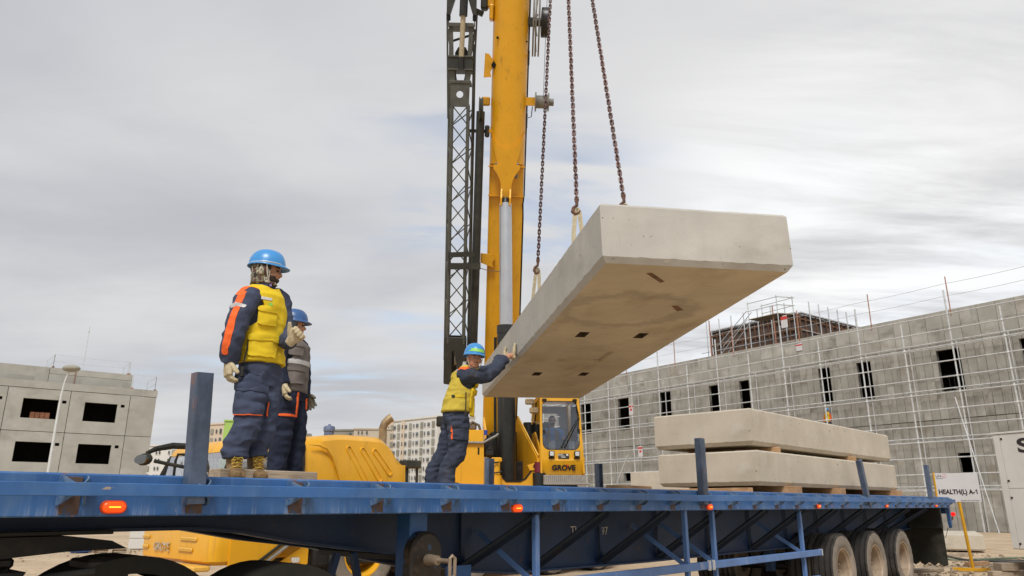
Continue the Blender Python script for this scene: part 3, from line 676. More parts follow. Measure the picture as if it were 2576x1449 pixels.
mat('cab_dark', lin('2a2b2d'), 0.7, 0, 0.2, 5)
mat('decal_black', lin('20242c'), 0.45, 0, 0.05, 5)
mat('decal_red', lin('b8302a'), 0.45, 0, 0.05, 5)
mat('peeling_silver', lin('b9b5ab'), 0.5, 0.2, 0.15, 30, layers=[(lin('c7921f'), (22, 22, 22), .52, .58, .95, 4)])
mat('exhaust_steel', lin('a08a68'), 0.5, 0.4, 0.2, 6, layers=[(lin('6a5a48'), (8, 8, 3), .5, .7, .7, 5)])
mat('soot_hole_black', lin('0e0d0c'), 0.95, 0, .1, 5)  # soot in the exhaust; elsewhere flat black, also painted shade in holes
mat('blue_plastic', lin('5b6884'), 0.5, 0, .08, 6)
mat('blue_cap', lin('2c44a0'), 0.5, 0, .08, 6)
mat('maroon', lin('6e2030'), 0.5, 0, .1, 6)
def check_post(t, src, cur, tex, rng, mix):
    w1 = t.nodes.new('ShaderNodeTexWave'); w1.inputs['Scale'].default_value = 9; w1.inputs['Distortion'].default_value = .5; t.links.new(src, w1.inputs['Vector'])
    return mix(rng(w1.outputs['Fac'], .55, .75, 0, .35), cur, lin('d8d2c8'))
mat('checker_plate', lin('9b958c'), 0.45, 0.5, 0.1, 8, bump=.3, bscale=60, post=check_post)
mat('mirror_glass', lin('5f605c'), 0.05, 1.0, 0, 1)
mat('lamp_glass', lin('d8d8d4'), 0.15, 0.2, .1, 30)
mat('beacon_orange', lin('f05a20'), 0.3, 0, .05, 5)
def glass(name, tint, alpha):
    m = bpy.data.materials.new(name); m.use_nodes = True; MATS[name] = m; t = m.node_tree; t.nodes.clear()
    o = t.nodes.new('ShaderNodeOutputMaterial'); mx = t.nodes.new('ShaderNodeMixShader'); tr = t.nodes.new('ShaderNodeBsdfTransparent'); gl = t.nodes.new('ShaderNodeBsdfGlossy')
    tr.inputs[0].default_value = (*tint, 1); gl.inputs['Roughness'].default_value = .03; gl.inputs['Color'].default_value = (.95, .97, 1, 1)
    fr = t.nodes.new('ShaderNodeFresnel'); fr.inputs[0].default_value = 1.5; ad = t.nodes.new('ShaderNodeMath'); ad.operation = 'ADD'; ad.inputs[1].default_value = alpha
    t.links.new(fr.outputs[0], ad.inputs[0]); t.links.new(ad.outputs[0], mx.inputs[0]); t.links.new(tr.outputs[0], mx.inputs[1]); t.links.new(gl.outputs[0], mx.inputs[2]); t.links.new(mx.outputs[0], o.inputs[0])
glass('cab_glass', (.92, .94, .95), .07)
glass('dark_glass', (.30, .32, .30), .14)
glass('windscreen', (.70, .74, .76), .42)

CMt = TR(*ST(0, 11.3, 0), SITE_ROT)
crane = thing('mobile_crane', 'yellow mobile crane behind the trailer with raised telescopic boom and lattice jib', 'crane', CMt)
# --- carrier
m = MB(); m.bb(6.6, 17.4, .35, 2.32, .55, 1.25, .03); m.build('chassis', 'crane_yellow', crane)
m = MB(); m.bb(9.6, 17.2, .02, 2.66, 1.25, 1.34, .01); m.build('carrier_deck', 'crane_yellow', crane)
# bumper: a thick moulded front with rounded corners, recessed slots
def rrect(x0, x1, y0, y1, r, k=5):
    pts = []
    for cx, cy, a0 in ((x1 - r, y0 + r, -90), (x1 - r, y1 - r, 0), (x0 + r, y1 - r, 90), (x0 + r, y0 + r, 180)):
        for i in range(k + 1): a = R(a0 + 90 * i / k); pts.append((cx + r * math.cos(a), cy + r * math.sin(a)))
    return pts
m = MB(); m.loft([[(a, b, z) for a, b in rrect(5.5 + e, 6.35, .0 + e, 2.68 - e, .16)] for z, e in ((.50, .10), (.56, .02), (1.08, 0), (1.14, .03))]); bump = m.build('front_bumper', 'crane_yellow', crane, 40)
for y0, y1, z0, z1 in ((.50, 1.08, .84, .90), (.62, 1.12, .68, .74), (2.28, 2.55, .84, .90), (2.30, 2.52, .68, .74)):
    q = MB(); q.loft([[(5.497 - d_, b, c_) for b, c_ in rrect(y0 + s_, y1 - s_, z0 + s_, z1 - s_, .02, 3)] for d_, s_ in ((0, 0), (.012, .012))]); q.build('bumper_rib', 'crane_yellow_dusty', bump)
TXF = Matrix(((0, 0, -1, 0), (-1, 0, 0, 0), (0, 1, 0, 0), (0, 0, 0, 1)))       # text facing -x
place(text_mesh('GROVE', .19, 'letter', 'peeling_silver', .006), 'embossed_name', bump, Matrix.Translation((5.492, 2.06, .665)) @ TXF)
m = MB(); m.bb(5.30, 5.52, 1.2, 2.9, .40, .50, .02); m.bb(5.32, 5.6, .15, 1.1, .42, .50, .02); m.build('bumper_skirt', 'crane_yellow_dusty', crane)
# lower side panel of the cab, wheel-arch strip, side lamp
m = MB(); m.prism([(5.80, 1.45), (5.80, .50), (6.4, .47), (6.55, .55), (7.15, 1.05), (7.15, 1.45)], (0, .015, 0), (1, 0, 0), (0, 0, 1), -.03, .03); m.build('cab_side_panel', 'crane_yellow', crane)
m = MB(); m.prism([(5.80, .50), (5.80, .42), (7.1, .42), (7.18, .46), (7.18, .80), (6.60, .46)], (0, .02, 0), (1, 0, 0), (0, 0, 1), -.02, .02); m.build('step_panel', 'crane_yellow', crane)
m = MB(); m.bar((6.28, -.03, .46), (7.0, -.03, .93), .02, .17, (1, 0, .6)); m.build('grip_strip', 'reel_grey', crane)
m = MB(); m.tube([(6.17, -.03, .46), (6.88, -.03, .93)], .025, 8); m.build('arch_seal', 'black_rubber', crane)
m = MB(); m.loft([[(a, d_, b) for a, b in rrect(6.86, 6.99, .49, .57, .02, 3)] for d_ in (-.012, -.055)]); m.build('side_lamp', 'lamp_glass', crane)
# driver's cab: raked windscreen, roof, side window
CABR = 2.42
m = MB()
def cab_ring(z):
    f = (z - 1.10) / (CABR - 1.10); e = .30 * max(0, f) ** 1.5
    if z > 2.28: e += .10 * ((z - 2.28) / .14) ** 2; 
    ins = .0 if z < 1.9 else .10 * ((z - 1.9) / .52) ** 1.6
    return [(a, b, z) for a, b in rrect(5.52 + e, 6.95, .02 + ins, 2.62 - ins, .14, 4)]
m.loft([cab_ring(z) for z in (1.08, 1.3, 1.45)]); m.build('cab_shell', 'crane_yellow', crane, 40)
m = MB(); m.loft([cab_ring(z) for z in (2.22, 2.28, 2.34, 2.39, 2.43)]); m.build('cab_roof', 'crane_yellow', crane, 40)
m = MB(); m.loft([[(a - .012, b, z) for a, b, z in cab_ring(z_)] for z_ in (1.46, 1.6, 1.8, 2.0, 2.21)], caps=False); m.build('windscreen', 'windscreen', crane, 60)
for pts in ([(5.56, .10, 1.45), (5.62, .10, 1.8), (5.78, .17, 2.22)], [(5.56, 2.5, 1.45), (5.62, 2.5, 1.8), (5.78, 2.45, 2.22)], [(6.9, .06, 1.45), (6.9, .12, 2.24)], [(6.2, .05, 1.45), (6.25, .10, 2.24)]):
    MB().tube(pts, .045, 8).build('cab_pillar', 'black_rubber', crane)
m = MB(); m.bb(6.45, 6.9, .3, 2.3, 1.3, 2.0, .08); m.build('seat_row', 'cab_interior', crane)
m = MB(); m.bar((5.60, 1.9, 1.50), (5.70, 1.35, 1.95), .05, .02, (1, 0, 0)); m.bar((5.62, 1.5, 1.72), (5.72, 1.95, 2.15), .06, .02, (1, 0, 0)); m.build('wiper', 'cab_interior', crane)
# mirrors on a black arm
m = MB(); m.tube([(5.75, 1.62, 2.36), (5.45, 1.70, 2.36), (5.2, 1.75, 2.30), (5.05, 1.75, 2.22)], [.05, .055, .045, .03], 8); arm = m.build('mirror_arm', 'black_rubber', crane)
m = MB(); m.ball((4.98, 1.62, 2.11), (.07, .29, .10), 16, 9); mi = m.build('mirror', 'black_rubber', crane)
m = MB(); m.loft([[(x_, 1.62 + .25 * math.cos(a), 2.11 + .075 * math.sin(a)) for a in [2 * math.pi * i / 28 for i in range(28)]] for x_ in (4.955, 4.91)]); m.build('mirror_face', 'mirror_glass', mi, 30)
m = MB(); m.tube([(5.05, 1.40, 2.08), (5.3, 1.25, 2.02), (5.55, 1.2, 1.98)], .03, 8); m.tube([(5.5, 1.3, 2.2), (5.42, 1.38, 2.2), (5.40, 1.4, 2.1), (5.40, 1.4, 1.6)], .022, 8); m.box((5.40, 1.4, 1.74), (.08, .14, .12), .02); m.build('mirror_bracket', 'black_rubber', crane)
# engine hood
m = MB()
def hood_ring(x):
    f = (x - 6.98) / (9.24 - 6.98); top = 2.50 + .14 * math.sin(min(1, f / .45) * math.pi / 2) - .0 * f
    if f > .72: top -= .62 * ((f - .72) / .28) ** 2.2
    ins = .03 + .05 * f
    return [(x, ins, 1.0), (x, ins, 1.75), (x, ins + .02, 2.12), (x, ins + .08, top - .12), (x, ins + .22, top - .02), (x, 1.33, top), (x, 2.44 - ins, top - .02), (x, 2.58 - ins, top - .12), (x, 2.66 - ins, 2.0), (x, 2.66 - ins, 1.0)]
m.loft([hood_ring(6.98 + 2.26 * i / 26) for i in range(27)]); hood = m.build('engine_hood', 'crane_yellow', crane, 45)
# three pressed slots and one big press line
def slot(pts, r, name):
    q = MB(); k = 10; (xa, za), (xb, zb_) = pts; dx, dz = xb - xa, zb_ - za; l = math.hypot(dx, dz); ux, uz = dx / l, dz / l
    def outl(rr):
        o_ = []
        for i in range(k + 1): a = math.pi / 2 + math.pi * i / k; o_.append((xa + ux * rr * math.cos(a) - uz * rr * math.sin(a), za + uz * rr * math.cos(a) + ux * rr * math.sin(a)))
        for i in range(k + 1): a = -math.pi / 2 + math.pi * i / k; o_.append((xb + ux * rr * math.cos(a) - uz * rr * math.sin(a), zb_ + uz * rr * math.cos(a) + ux * rr * math.sin(a)))
        return o_
    def yat(x, z):
        f = (x - 6.98) / 2.26; ins = .03 + .05 * f
        return ins + (0 if z < 1.75 else (.02 * (z - 1.75) / .37 if z < 2.12 else .02 + .06 * (z - 2.12) / .38))
    q.loft([[(x, yat(x, z) - d_, z) for x, z in outl(rr)] for rr, d_ in ((r, -.004), (r * .93, .022), (r * .72, .024), (r * .62, .004))], caps=True)
    q.build(name, 'crane_yellow', hood, 50)
for (xa, za), (xb, zb_) in (((7.93, 2.36), (8.36, 1.72)), ((8.24, 2.35), (8.62, 1.85)), ((8.52, 2.34), (8.85, 1.97))): slot(((xa, za), (xb, zb_)), .062, 'pressed_slot')
m = MB(); m.tube([(7.05, .025, 2.38), (7.25, .028, 2.385), (7.42, .03, 2.34), (7.55, .025, 2.2), (7.78, .03, 1.7)], [.004, .02, .026, .022, .012], 8); m.build('press_line', 'crane_yellow', hood, 60)
m = MB(); m.tube([(6.965, .01, 1.2), (6.965, .01, 2.05), (6.965, .06, 2.40), (6.965, .3, 2.52)], .03, 8); m.build('hood_seal', 'black_rubber', crane)
m = MB(); m.bb(7.0, 9.1, .25, 2.5, .75, 1.0, .02); m.build('hood_base', 'black_steel', crane)
ex = MB(); pts = [(9.28, .9, 2.52), (9.28, .9, 2.78), (9.27, .9, 2.88), (9.29, .86, 2.98), (9.35, .82, 3.06), (9.40, .78, 3.10)]
ex.tube(pts, [.080, .080, .080, .082, .086, .086], 18, caps=False); exo = ex.build('exhaust_pipe', 'exhaust_steel', crane, 60)
m = MB(); d_ = (Vector(pts[5]) - Vector(pts[4])).normalized(); m.cyl(Vector(pts[5]) - d_ * .04, Vector(pts[5]) - d_ * .03, .083, n=18); m.build('exhaust_mouth', 'soot_hole_black', exo)
m = MB(); m.lathe([(.001, -.1), (.09, -.1), (.09, .02), (.105, .03), (.105, .10), (.09, .12), (.03, .135), (.02, .16), (.001, .16)], (7.88, .7, 2.68), (0, 0, 1), 18); m.build('air_cleaner', 'blue_plastic', crane, 40)
m = MB(); m.lathe([(.001, 0), (.05, 0), (.045, .09), (.001, .11)], (7.45, 1.0, 2.68), (0, 0, 1), 12); m.build('beacon', 'beacon_orange', crane)
m = MB(); m.tube([(6.6, 1.4, 2.62), (7.9, 1.35, 2.65)], .06, 8); m.bb(6.8, 7.7, 1.2, 1.6, 2.4, 2.62, .03); m.build('roof_pipe', 'reel_grey', crane)
m = MB(); m.box((10.10, 1.0, 2.20), (.42, .25, .16), .02); m.bar((10.0, 1.0, 1.3), (10.0, 1.0, 2.14), .07, .07, (1, 0, 0)); m.bar((10.25, .95, 1.3), (10.25, .95, 2.14), .04, .04, (1, 0, 0)); m.tube([(10.0, 1.0, 2.1), (9.95, .95, 1.9), (10.05, 1.0, 1.6)], .02, 6); m.build('lamp_post', 'jib_dark', crane)
m = MB(); m.bb(9.3, 10.5, .3, 2.4, .95, 1.25, .03); m.build('deck_box', 'black_steel', crane)
m = MB(); m.bb(7.35, 9.5, .10, .75, .38, 1.0, .04); m.build('fuel_tank', 'black_steel', crane)
m = MB(); m.bb(9.6, 10.2, .12, .6, .45, .95, .03); m.build('battery_box', 'jib_dark', crane)
# wheels
cty, crm = tyre_mesh(.70, .46), rim_mesh(.70, .46, 'crane_yellow'); crm2 = rim_mesh(.70, .46, 'rim')
for k, x in enumerate((8.35, 11.0, 13.6, 15.3)):
    for y, fl in ((.26, 0), (2.40, 1)):
        w_ = thing('wheel', None, None); w_.parent = crane
        Mx = Matrix.Translation((x, y, GZ + .69)) @ Matrix.Rotation(.7 * k, 4, 'Y') @ (Matrix.Rotation(math.pi, 4, 'Z') if fl else Matrix.Identity(4)); w_.matrix_local = Mx; FR[w_.name] = CMt @ Mx
        place(cty, 'tyre', w_); place(crm if k < 2 else crm2, 'rim', w_)
# --- superstructure (world space; faces the camera)
UF = TR(-0.05, 18.5, 0, R(6))               # turntable centre; local -y is forward
def ub(): q = MB(); q.M = UF.copy(); return q
def wbuild(q, name, mt, par=None, smooth=35): return q.build(name, mt, par if par is not None else crane, smooth, world=True)
m = ub(); m.lathe([(1.05, 1.30), (1.05, 1.62), (.9, 1.66)], (0, 0, 0), (0, 0, 1), 40); wbuild(m, 'slewing_ring', 'grease_black')
m = ub(); m.bb(-.62, .72, -1.3, 2.9, 1.66, 1.80, .02); wbuild(m, 'turntable_plate', 'crane_yellow')
# side plates of the boom foot: tall rear, sloping down to the front
for top, bot, tk in ((( -.70, 18.45, 3.42), (-.47, 17.22, 2.22), .13), ((.15, 18.55, 3.46), (.60, 17.18, 2.42), .13)):
    a_, b_ = Vector(top), Vector(bot); back = a_ + Vector((-.05, 1.6, -.1))
    m = MB()
    for off in (-.03,):
        pts_ = [back, a_, b_]; vs_ = []
        for p_ in pts_: vs_ += [(p_.x - .03, p_.y, p_.z), (p_.x + .03, p_.y, p_.z), (p_.x + .03, p_.y, 1.80), (p_.x - .03, p_.y, 1.80)]
        m.loft([vs_[0:4], vs_[4:8], vs_[8:12]])
    wbuild(m, 'side_plate', 'crane_yellow')
    m = MB(); m.bar(a_, b_, tk, .03, (1, 0, 0)); m.bar(back, a_, tk, .03, (1, 0, 0)); wbuild(m, 'plate_flange', 'crane_yellow_dusty')
m = ub(); m.prism([(-.55, 1.80), (-.55, 2.30), (-.40, 2.30), (-.34, 2.02), (-.22, 1.90), (.10, 1.90), (.22, 1.96), (.52, 2.36), (.66, 2.36), (.66, 1.80)], (0, -1.27, 0), (1, 0, 0), (0, 0, 1), -.03, .03); wbuild(m, 'front_cradle', 'crane_yellow')
m = ub(); m.tube([(-.40, -1.31, 2.30), (-.34, -1.31, 2.02), (-.22, -1.31, 1.90), (.10, -1.31, 1.90), (.22, -1.31, 1.96), (.52, -1.31, 2.36), (.68, -1.31, 2.37)], .018, 6); wbuild(m, 'cradle_edge', 'black_rubber')
m = ub(); m.prism([(.26, 2.26), (.60, 2.36), (.60, 2.16), (.32, 2.14)], (0, -1.33, 0), (1, 0, 0), (0, 0, 1), -.012, .012); pb = wbuild(m, 'bracket_plate', 'crane_yellow')
m = ub(); m.lathe([(.001, 0), (.065, 0), (.065, .012), (.001, .012)], (.46, -1.338, 2.23), (0, -1, 0), 18); wbuild(m, 'bracket_hole_shade', 'soot_hole_black', pb)  # solid dark disc: the hole's shade painted onto the plate
m = ub(); m.bb(-.5, .6, -.4, 2.7, 1.82, 2.4, .03); m.bb(-.48, .5, .2, .9, 2.4, 3.15, .05); wbuild(m, 'winch_housing', 'grease_black')
m = ub(); m.cyl((.45, -.1, 2.2), (.45, -.1, 3.3), .10, n=14); m.cyl((.5, .4, 1.9), (.5, .4, 3.4), .12, n=12); wbuild(m, 'hydraulic_tank', 'cyl_black')
m = ub(); m.cyl((.52, -1.42, 1.72), (.52, -1.42, 2.08), .15, n=20); wbuild(m, 'slew_motor', 'cyl_black')
m = ub(); m.cyl((.52, -1.42, 2.09), (.52, -1.42, 2.32), .105, n=20); wbuild(m, 'motor_cap', 'maroon')
m = ub(); m.cyl((-.46, -1.5, 1.72), (-.46, -1.5, 2.02), .12, n=16); m.cyl((-.46, -1.5, 2.02), (-.46, -1.5, 2.34), .085, n=16); m.box((-.46, -1.5, 2.36), (.24, .16, .1), .02); wbuild(m, 'swivel_post', 'crane_yellow')
m = ub(); m.tube([(-.42, -1.62, 2.3), (-.62, -1.65, 2.28), (-.68, -1.65, 2.15), (-.55, -1.64, 2.06), (-.35, -1.62, 2.10)], .018, 6); wbuild(m, 'hose', 'cyl_black')
# counterweight and rear
m = ub(); m.bb(-1.3, 1.3, 2.6, 3.6, 1.5, 2.6, .06); wbuild(m, 'counterweight', 'crane_yellow')
# left-hand equipment cabinet beside the boom
m = ub(); m.prism([(-1.40, 1.72), (-1.40, 2.20), (-1.30, 2.72), (-.74, 2.72), (-.74, 1.72)], (0, -1.42, 0), (1, 0, 0), (0, 0, 1), -.0, -.9); wbuild(m, 'equipment_cabinet', 'crane_yellow')
m = ub(); m.bb(-1.30, -.75, -1.42, -.55, 2.76, 3.03, .01); wbuild(m, 'cabinet_top', 'crane_yellow')
m = ub(); m.tube([(-1.30, -1.47, 2.74), (-.76, -1.47, 2.74), (-.46, -1.47, 2.90), (-.42, -1.45, 2.94)], .028, 8); wbuild(m, 'hand_rail', 'reel_grey')
m = ub(); m.box((-.86, -1.425, 2.56), (.04, .02, .16), .008); wbuild(m, 'latch', 'black_rubber')
m = ub(); m.bb(-.72, -.50, -1.35, -.9, 2.45, 2.85, .03); m.cyl((-.6, -1.3, 2.6), (-.6, -1.3, 2.92), .08, n=12); vb = wbuild(m, 'valve_block', 'cyl_black')
m = ub(); m.cyl((-.70, -1.38, 2.92), (-.70, -1.38, 3.03), .04, n=12); wbuild(m, 'filler_cap', 'blue_cap', vb)
m = ub(); m.box((-1.68, -1.5, 3.20), (.30, .07, .24), .04); m.tube([(-1.68, -1.46, 3.10), (-1.66, -1.46, 2.94), (-1.5, -1.46, 2.90), (-1.2, -1.40, 2.90)], .014, 6); wbuild(m, 'rear_mirror', 'black_rubber')
m = ub(); m.box((-1.05, -1.2, 3.12), (.3, .2, .2), .05); m.tube([(-1.15, -1.25, 3.05), (-1.0, -1.3, 3.22), (-.85, -1.25, 3.15), (-.8, -1.2, 3.0)], .03, 6); wbuild(m, 'solenoid_cluster', 'cable_brown')

# --- operator's cab
KM = TR(.64, 17.0, 2.06, R(6))
def kb(): q = MB(); q.M = KM.copy(); return q
CWd, CHt, CDp = 1.02, 1.78, 1.55
def xl(z): return .0 + .01 * z / CHt
def xr(z): return CWd - .10 * max(0, z - .1) / CHt
def yf(z): return (.10 * (.30 - z) / .30 if z < .30 else .0) + (.05 * (z - .55) / 1.2 if z > .55 else 0)
# front frame round the windscreen (rounded opening), swept back slightly
def ray_poly(c, a, poly):
    dx, dz = math.cos(a), math.sin(a); best = None
    for (x0, z0), (x1, z1) in zip(poly, poly[1:] + poly[:1]):
        ex_, ez = x1 - x0, z1 - z0; det = dx * (-ez) + ex_ * dz
        if abs(det) < 1e-9: continue
        t_ = ((x0 - c[0]) * (-ez) + ex_ * (z0 - c[1])) / det; u_ = (dx * (z0 - c[1]) - dz * (x0 - c[0])) / det
        if t_ > 0 and -1e-6 <= u_ <= 1 + 1e-6 and (best is None or t_ < best): best = t_
    return (c[0] + dx * best, c[1] + dz * best)
outer = [(xl(.50), .36), (xr(.5), .36), (xr(CHt), CHt), (xl(CHt), CHt)]
inner = rrect(.055, xr(1.0) - .055, .55, 1.64, .13, 6)
inner = [(x if z < 1.5 else x - .035 * (x > .5), z + (-.05 * (1 - ((x - .5) / .45) ** 2) if z < .75 else 0)) for x, z in inner]
cc = (.5, 1.05); N_ = 96
angs = [2 * math.pi * i / N_ + .001 for i in range(N_)]
oi_, ii_ = [ray_poly(cc, a, outer) for a in angs], [ray_poly(cc, a, inner) for a in angs]
m = kb(); m.loft([[(x, yf(z), z) for x, z in oi_], [(x, yf(z), z) for x, z in ii_], [(x, yf(z) + .05, z) for x, z in ii_], [(x, yf(z) + .05, z) for x, z in oi_], [(x, yf(z), z) for x, z in oi_]], caps=False)
wbuild(m, 'cab_front_frame', 'crane_yellow', None, 30)
m = kb(); m.loft([[(x, yf(z) + .012, z) for x, z in ii_], [(cc[0] + (x - cc[0]) * .975, yf(z) + .010, cc[1] + (z - cc[1]) * .98) for x, z in ii_]], caps=False); wbuild(m, 'windscreen_seal', 'black_rubber', None, 0)
m = kb(); m.add([(x, yf(z) + .014, z) for x, z in ii_], [tuple(range(N_))]); wbuild(m, 'windscreen', 'cab_glass', None, 0)
# lower nose panel
m = kb(); zs = (-.02, .04, .15, .29, .33, .37)
def nose(z):
    o_ = .02 if z < 0 else 0; yb = yf(z) - .0
    bow = .035 * (1 if .03 < z < .3 else .4)
    xs = [xl(0) + o_ + (xr(.2) - xl(0) - 2 * o_) * i / 8 for i in range(9)]
    return [(x, yb - bow * (1 - ((x - .51) / .51) ** 2), z) for x in xs] + [(xr(.2) - o_, .9, z), (xl(0) + o_, .9, z)]
m.loft([nose(z) for z in zs]); nosep = wbuild(m, 'nose_panel', 'crane_yellow', None, 25)
m = kb(); m.bar((.03, .075, .02), (.03, .02, .30), .012, .012, (1, 0, 0)); m.bar((.97, .075, .02), (.97, .02, .30), .012, .012, (1, 0, 0)); wbuild(m, 'panel_gap', 'soot_hole_black', nosep)
# cab sides, roof, back
for x, rt in ((xl(1), 0), (xr(1), 1)):
    for (ya, za, yb, zb_, w_) in ((.04, .0, .09, CHt, .09), (CDp, .0, CDp - .05, CHt, .09), (.03, .02, CDp, .02, .08), (.06, CHt - .04, CDp, CHt - .04, .08)):
        xa, xb = (xl(za), xl(zb_)) if not rt else (xr(za), xr(zb_)); off = .025 if not rt else -.025
        m = kb(); m.bar((xa + off, ya, za), (xb + off, yb, zb_), .05, w_, (0, 1, 0) if abs(za - zb_) > .5 else (0, 0, 1), .012); wbuild(m, 'cab_pillar', 'crane_yellow')
m = kb(); m.prism([(.08, .02), (.08, .55), (.9, 1.0), (1.5, 1.0), (1.5, .02)], (xl(.3) + .01, 0, 0), (0, 1, 0), (0, 0, 1), -.015, .015); wbuild(m, 'cab_door', 'crane_yellow')
m = kb(); m.prism([(.10, .57), (.88, 1.02), (1.48, 1.02), (1.45, 1.68), (.14, 1.68)], (xl(1) + .015, 0, 0), (0, 1, 0), (0, 0, 1), -.006, .006); wbuild(m, 'door_glass', 'dark_glass')
m = kb(); m.bb(xr(.5) - .04, xr(.5) - .01, .08, 1.5, .02, .75); wbuild(m, 'side_panel', 'crane_yellow')
m = kb(); m.prism([(.08, .75), (1.5, .75), (1.46, 1.70), (.12, 1.70)], (xr(1) - .02, 0, 0), (0, 1, 0), (0, 0, 1), -.006, .006); wbuild(m, 'side_glass', 'cab_glass')
m = kb(); m.bb(xl(CHt), xr(CHt), .05, CDp, CHt - .02, CHt + .05, .03); rf = wbuild(m, 'cab_roof', 'crane_yellow')
m = kb(); m.bb(.1, .85, .04, .3, CHt - .015, CHt + .0); wbuild(m, 'roof_vent', 'jib_dark', rf)
m = kb(); m.bb(.05, .95, CDp - .05, CDp - .02, .1, .80); m.bb(.05, .14, CDp - .05, CDp - .02, .80, 1.70); m.bb(.72, .92, CDp - .05, CDp - .02, .80, 1.70); m.bb(.14, .72, CDp - .05, CDp - .02, 1.52, 1.70); wbuild(m, 'back_wall', 'cab_interior')
m = kb(); m.bb(.05, .95, .10, 1.5, .04, .10); wbuild(m, 'cab_floor', 'cab_dark')
m = kb(); m.bb(.16, .62, .95, 1.15, .45, 1.05, .06); m.bb(.16, .62, .5, 1.1, .35, .5, .05); m.bb(.20, .40, .98, 1.12, 1.03, 1.26, .05); wbuild(m, 'seat', 'cab_dark')
m = kb(); m.bb(.22, .86, .12, .36, .50, .74, .06); m.bb(.66, .92, .2, .8, .3, .66, .04); wbuild(m, 'console', 'cab_interior')
m = kb(); m.box((.52, .10, .65), (.30, .03, .20), .01); wbuild(m, 'display_box', 'cab_dark')
m = kb(); m.box((.78, .12, .60), (.07, .05, .10), .01); wbuild(m, 'bottle_tag', 'white_paint')
# lamps, plate, lettering, wipers, step
for x in (.25, .83):
    m = kb(); m.loft([[(a, d2, b) for a, b in rrect(x - .06, x + .06, .375, .50, .02, 3)] for d2 in (-.02, -.09)]); lb = wbuild(m, 'work_lamp', 'black_rubber')
    m = kb(); m.loft([[(a, d2, b) for a, b in rrect(x - .045, x + .045, .39, .485, .015, 3)] for d2 in (-.089, -.096)]); wbuild(m, 'lamp_face', 'lamp_glass', lb)
    m = kb(); m.box((x, -.035, .35), (.14, .05, .03), .01); m.cyl((x, -.05, .34), (x, -.05, .39), .015, n=8); wbuild(m, 'lamp_bracket', 'black_rubber', lb)
m = kb(); m.box((.53, -.026, .385), (.25, .012, .115), .004); pl = wbuild(m, 'rating_plate', 'jib_dark')
m = kb(); m.box((.61, -.034, .415), (.05, .004, .04)); m.box((.46, -.034, .425), (.12, .004, .012)); m.box((.47, -.034, .395), (.16, .004, .008)); m.box((.52, -.034, .365), (.10, .004, .016)); wbuild(m, 'plate_print', 'white_paint', pl)
inv = FR[crane.name].inverted()
tl_ = R(18)
def word(body, size, x, z, mt, ex_=.003, bold=.0, sp=1.0, y=None):
    me = text_mesh(body, size, 'lettering', mt, ex_, 'CENTER', 0.0, bold, sp)
    place(me, 'lettering', crane, inv @ KM @ Matrix.Translation((x, (yf(z) - .047) if y is None else y, z)) @ Matrix.Rotation(tl_, 4, 'X') @ UP_X)
word('GROVE', .165, .53, .080, 'decal_black', .003, .007, 1.0)
m = kb(); m.prism([(.580, .195), (.640, .195), (.610, .135)], (0, -.020, 0), (1, 0, 0), (0, 0, 1), .008, .016); wbuild(m, 'letter_accent', 'decal_red')
word('C', .062, .575, .022, 'decal_black', .002, .003, 1.0, .068); word('rane', .034, .665, .026, 'decal_black', .002, 0, 1.0, .068)
for xa, za, xb, zb_ in ((.50, .60, .90, 1.27), (.58, .60, .92, 1.25)):
    m = kb(); m.tube([(xa, -.02, za), (xa + .05, -.035, za + .1), (xb, -.03 + yf(zb_), zb_)], [.018, .012, .007], 6); m.cyl((xa, -.04, za), (xa, .03, za), .025, n=10); wbuild(m, 'wiper', 'black_rubber')
m = kb(); m.tube([(.88, -.02, .95), (.90, -.01, 1.3), (.84, .03, 1.62)], .012, 6); wbuild(m, 'wiper', 'black_rubber')
for x in (.11, .82):
    m = kb(); m.box((x, .02, 1.655), (.10, .06, .06), .012); m.cyl((x, -.01, 1.62), (x, -.01, 1.66), .02, n=8); wbuild(m, 'wiper_motor', 'black_rubber')
for x, z in ((.10, .93), (.90, .95)):
    m = kb(); m.box((x, -.0, z), (.045, .02, .11), .01); wbuild(m, 'glass_latch', 'black_rubber')
m = kb(); m.bb(.06, .92, -.04, .40, -.22, -.03, .012); m.bb(.06, 1.12, -.06, .40, -.24, -.20, .008); wbuild(m, 'cab_step', 'checker_plate')
m = kb(); m.bb(.1, .9, .3, 1.4, -.36, -.22, .02); wbuild(m, 'cab_mount', 'black_steel')
# mirrors left of the cab
for z in (1.62, 1.42):
    m = kb(); m.box((-.22 + .1 * (z < 1.5), .1, z), (.22, .06, .14), .03); m.tube([(-.14, .12, z - .06), (-.18, .14, z - .22), (-.02, .2, z - .3)], .01, 6); wbuild(m, 'cab_mirror', 'exhaust_steel')

# --- boom
BO = Vector((-0.38535, 20.48645, 2.2)); BZ = Vector((0.03089, -0.39680, 0.91739)); BX = Vector((0.99952, 0.01226, -0.02835)); BY = BZ.cross(BX)
BM = Matrix(((BX.x, BY.x, BZ.x, BO.x), (BX.y, BY.y, BZ.y, BO.y), (BX.z, BY.z, BZ.z, BO.z), (0, 0, 0, 1)))
def bb_(): q = MB(); q.M = BM.copy(); return q
def boom_prof(hw, top, side, bot, k=14, fl=1.0):
    p = [(-hw + .06, top), (hw - .06, top), (hw, top - .06)]
    for i in range(k + 1):
        a = math.pi * i / k; p.append((hw * math.cos(a), side - (side - bot) * (math.sin(a) ** fl)))
    return p + [(-hw, top - .06)]
m = bb_(); pf = boom_prof(.445, .50, -.12, -.50, 16, .8); m.loft([[(x, y, w_) for x, y in pf] for w_ in (8.25, 12, 16)]); boom = wbuild(m, 'boom_section', 'crane_yellow', None, 40)
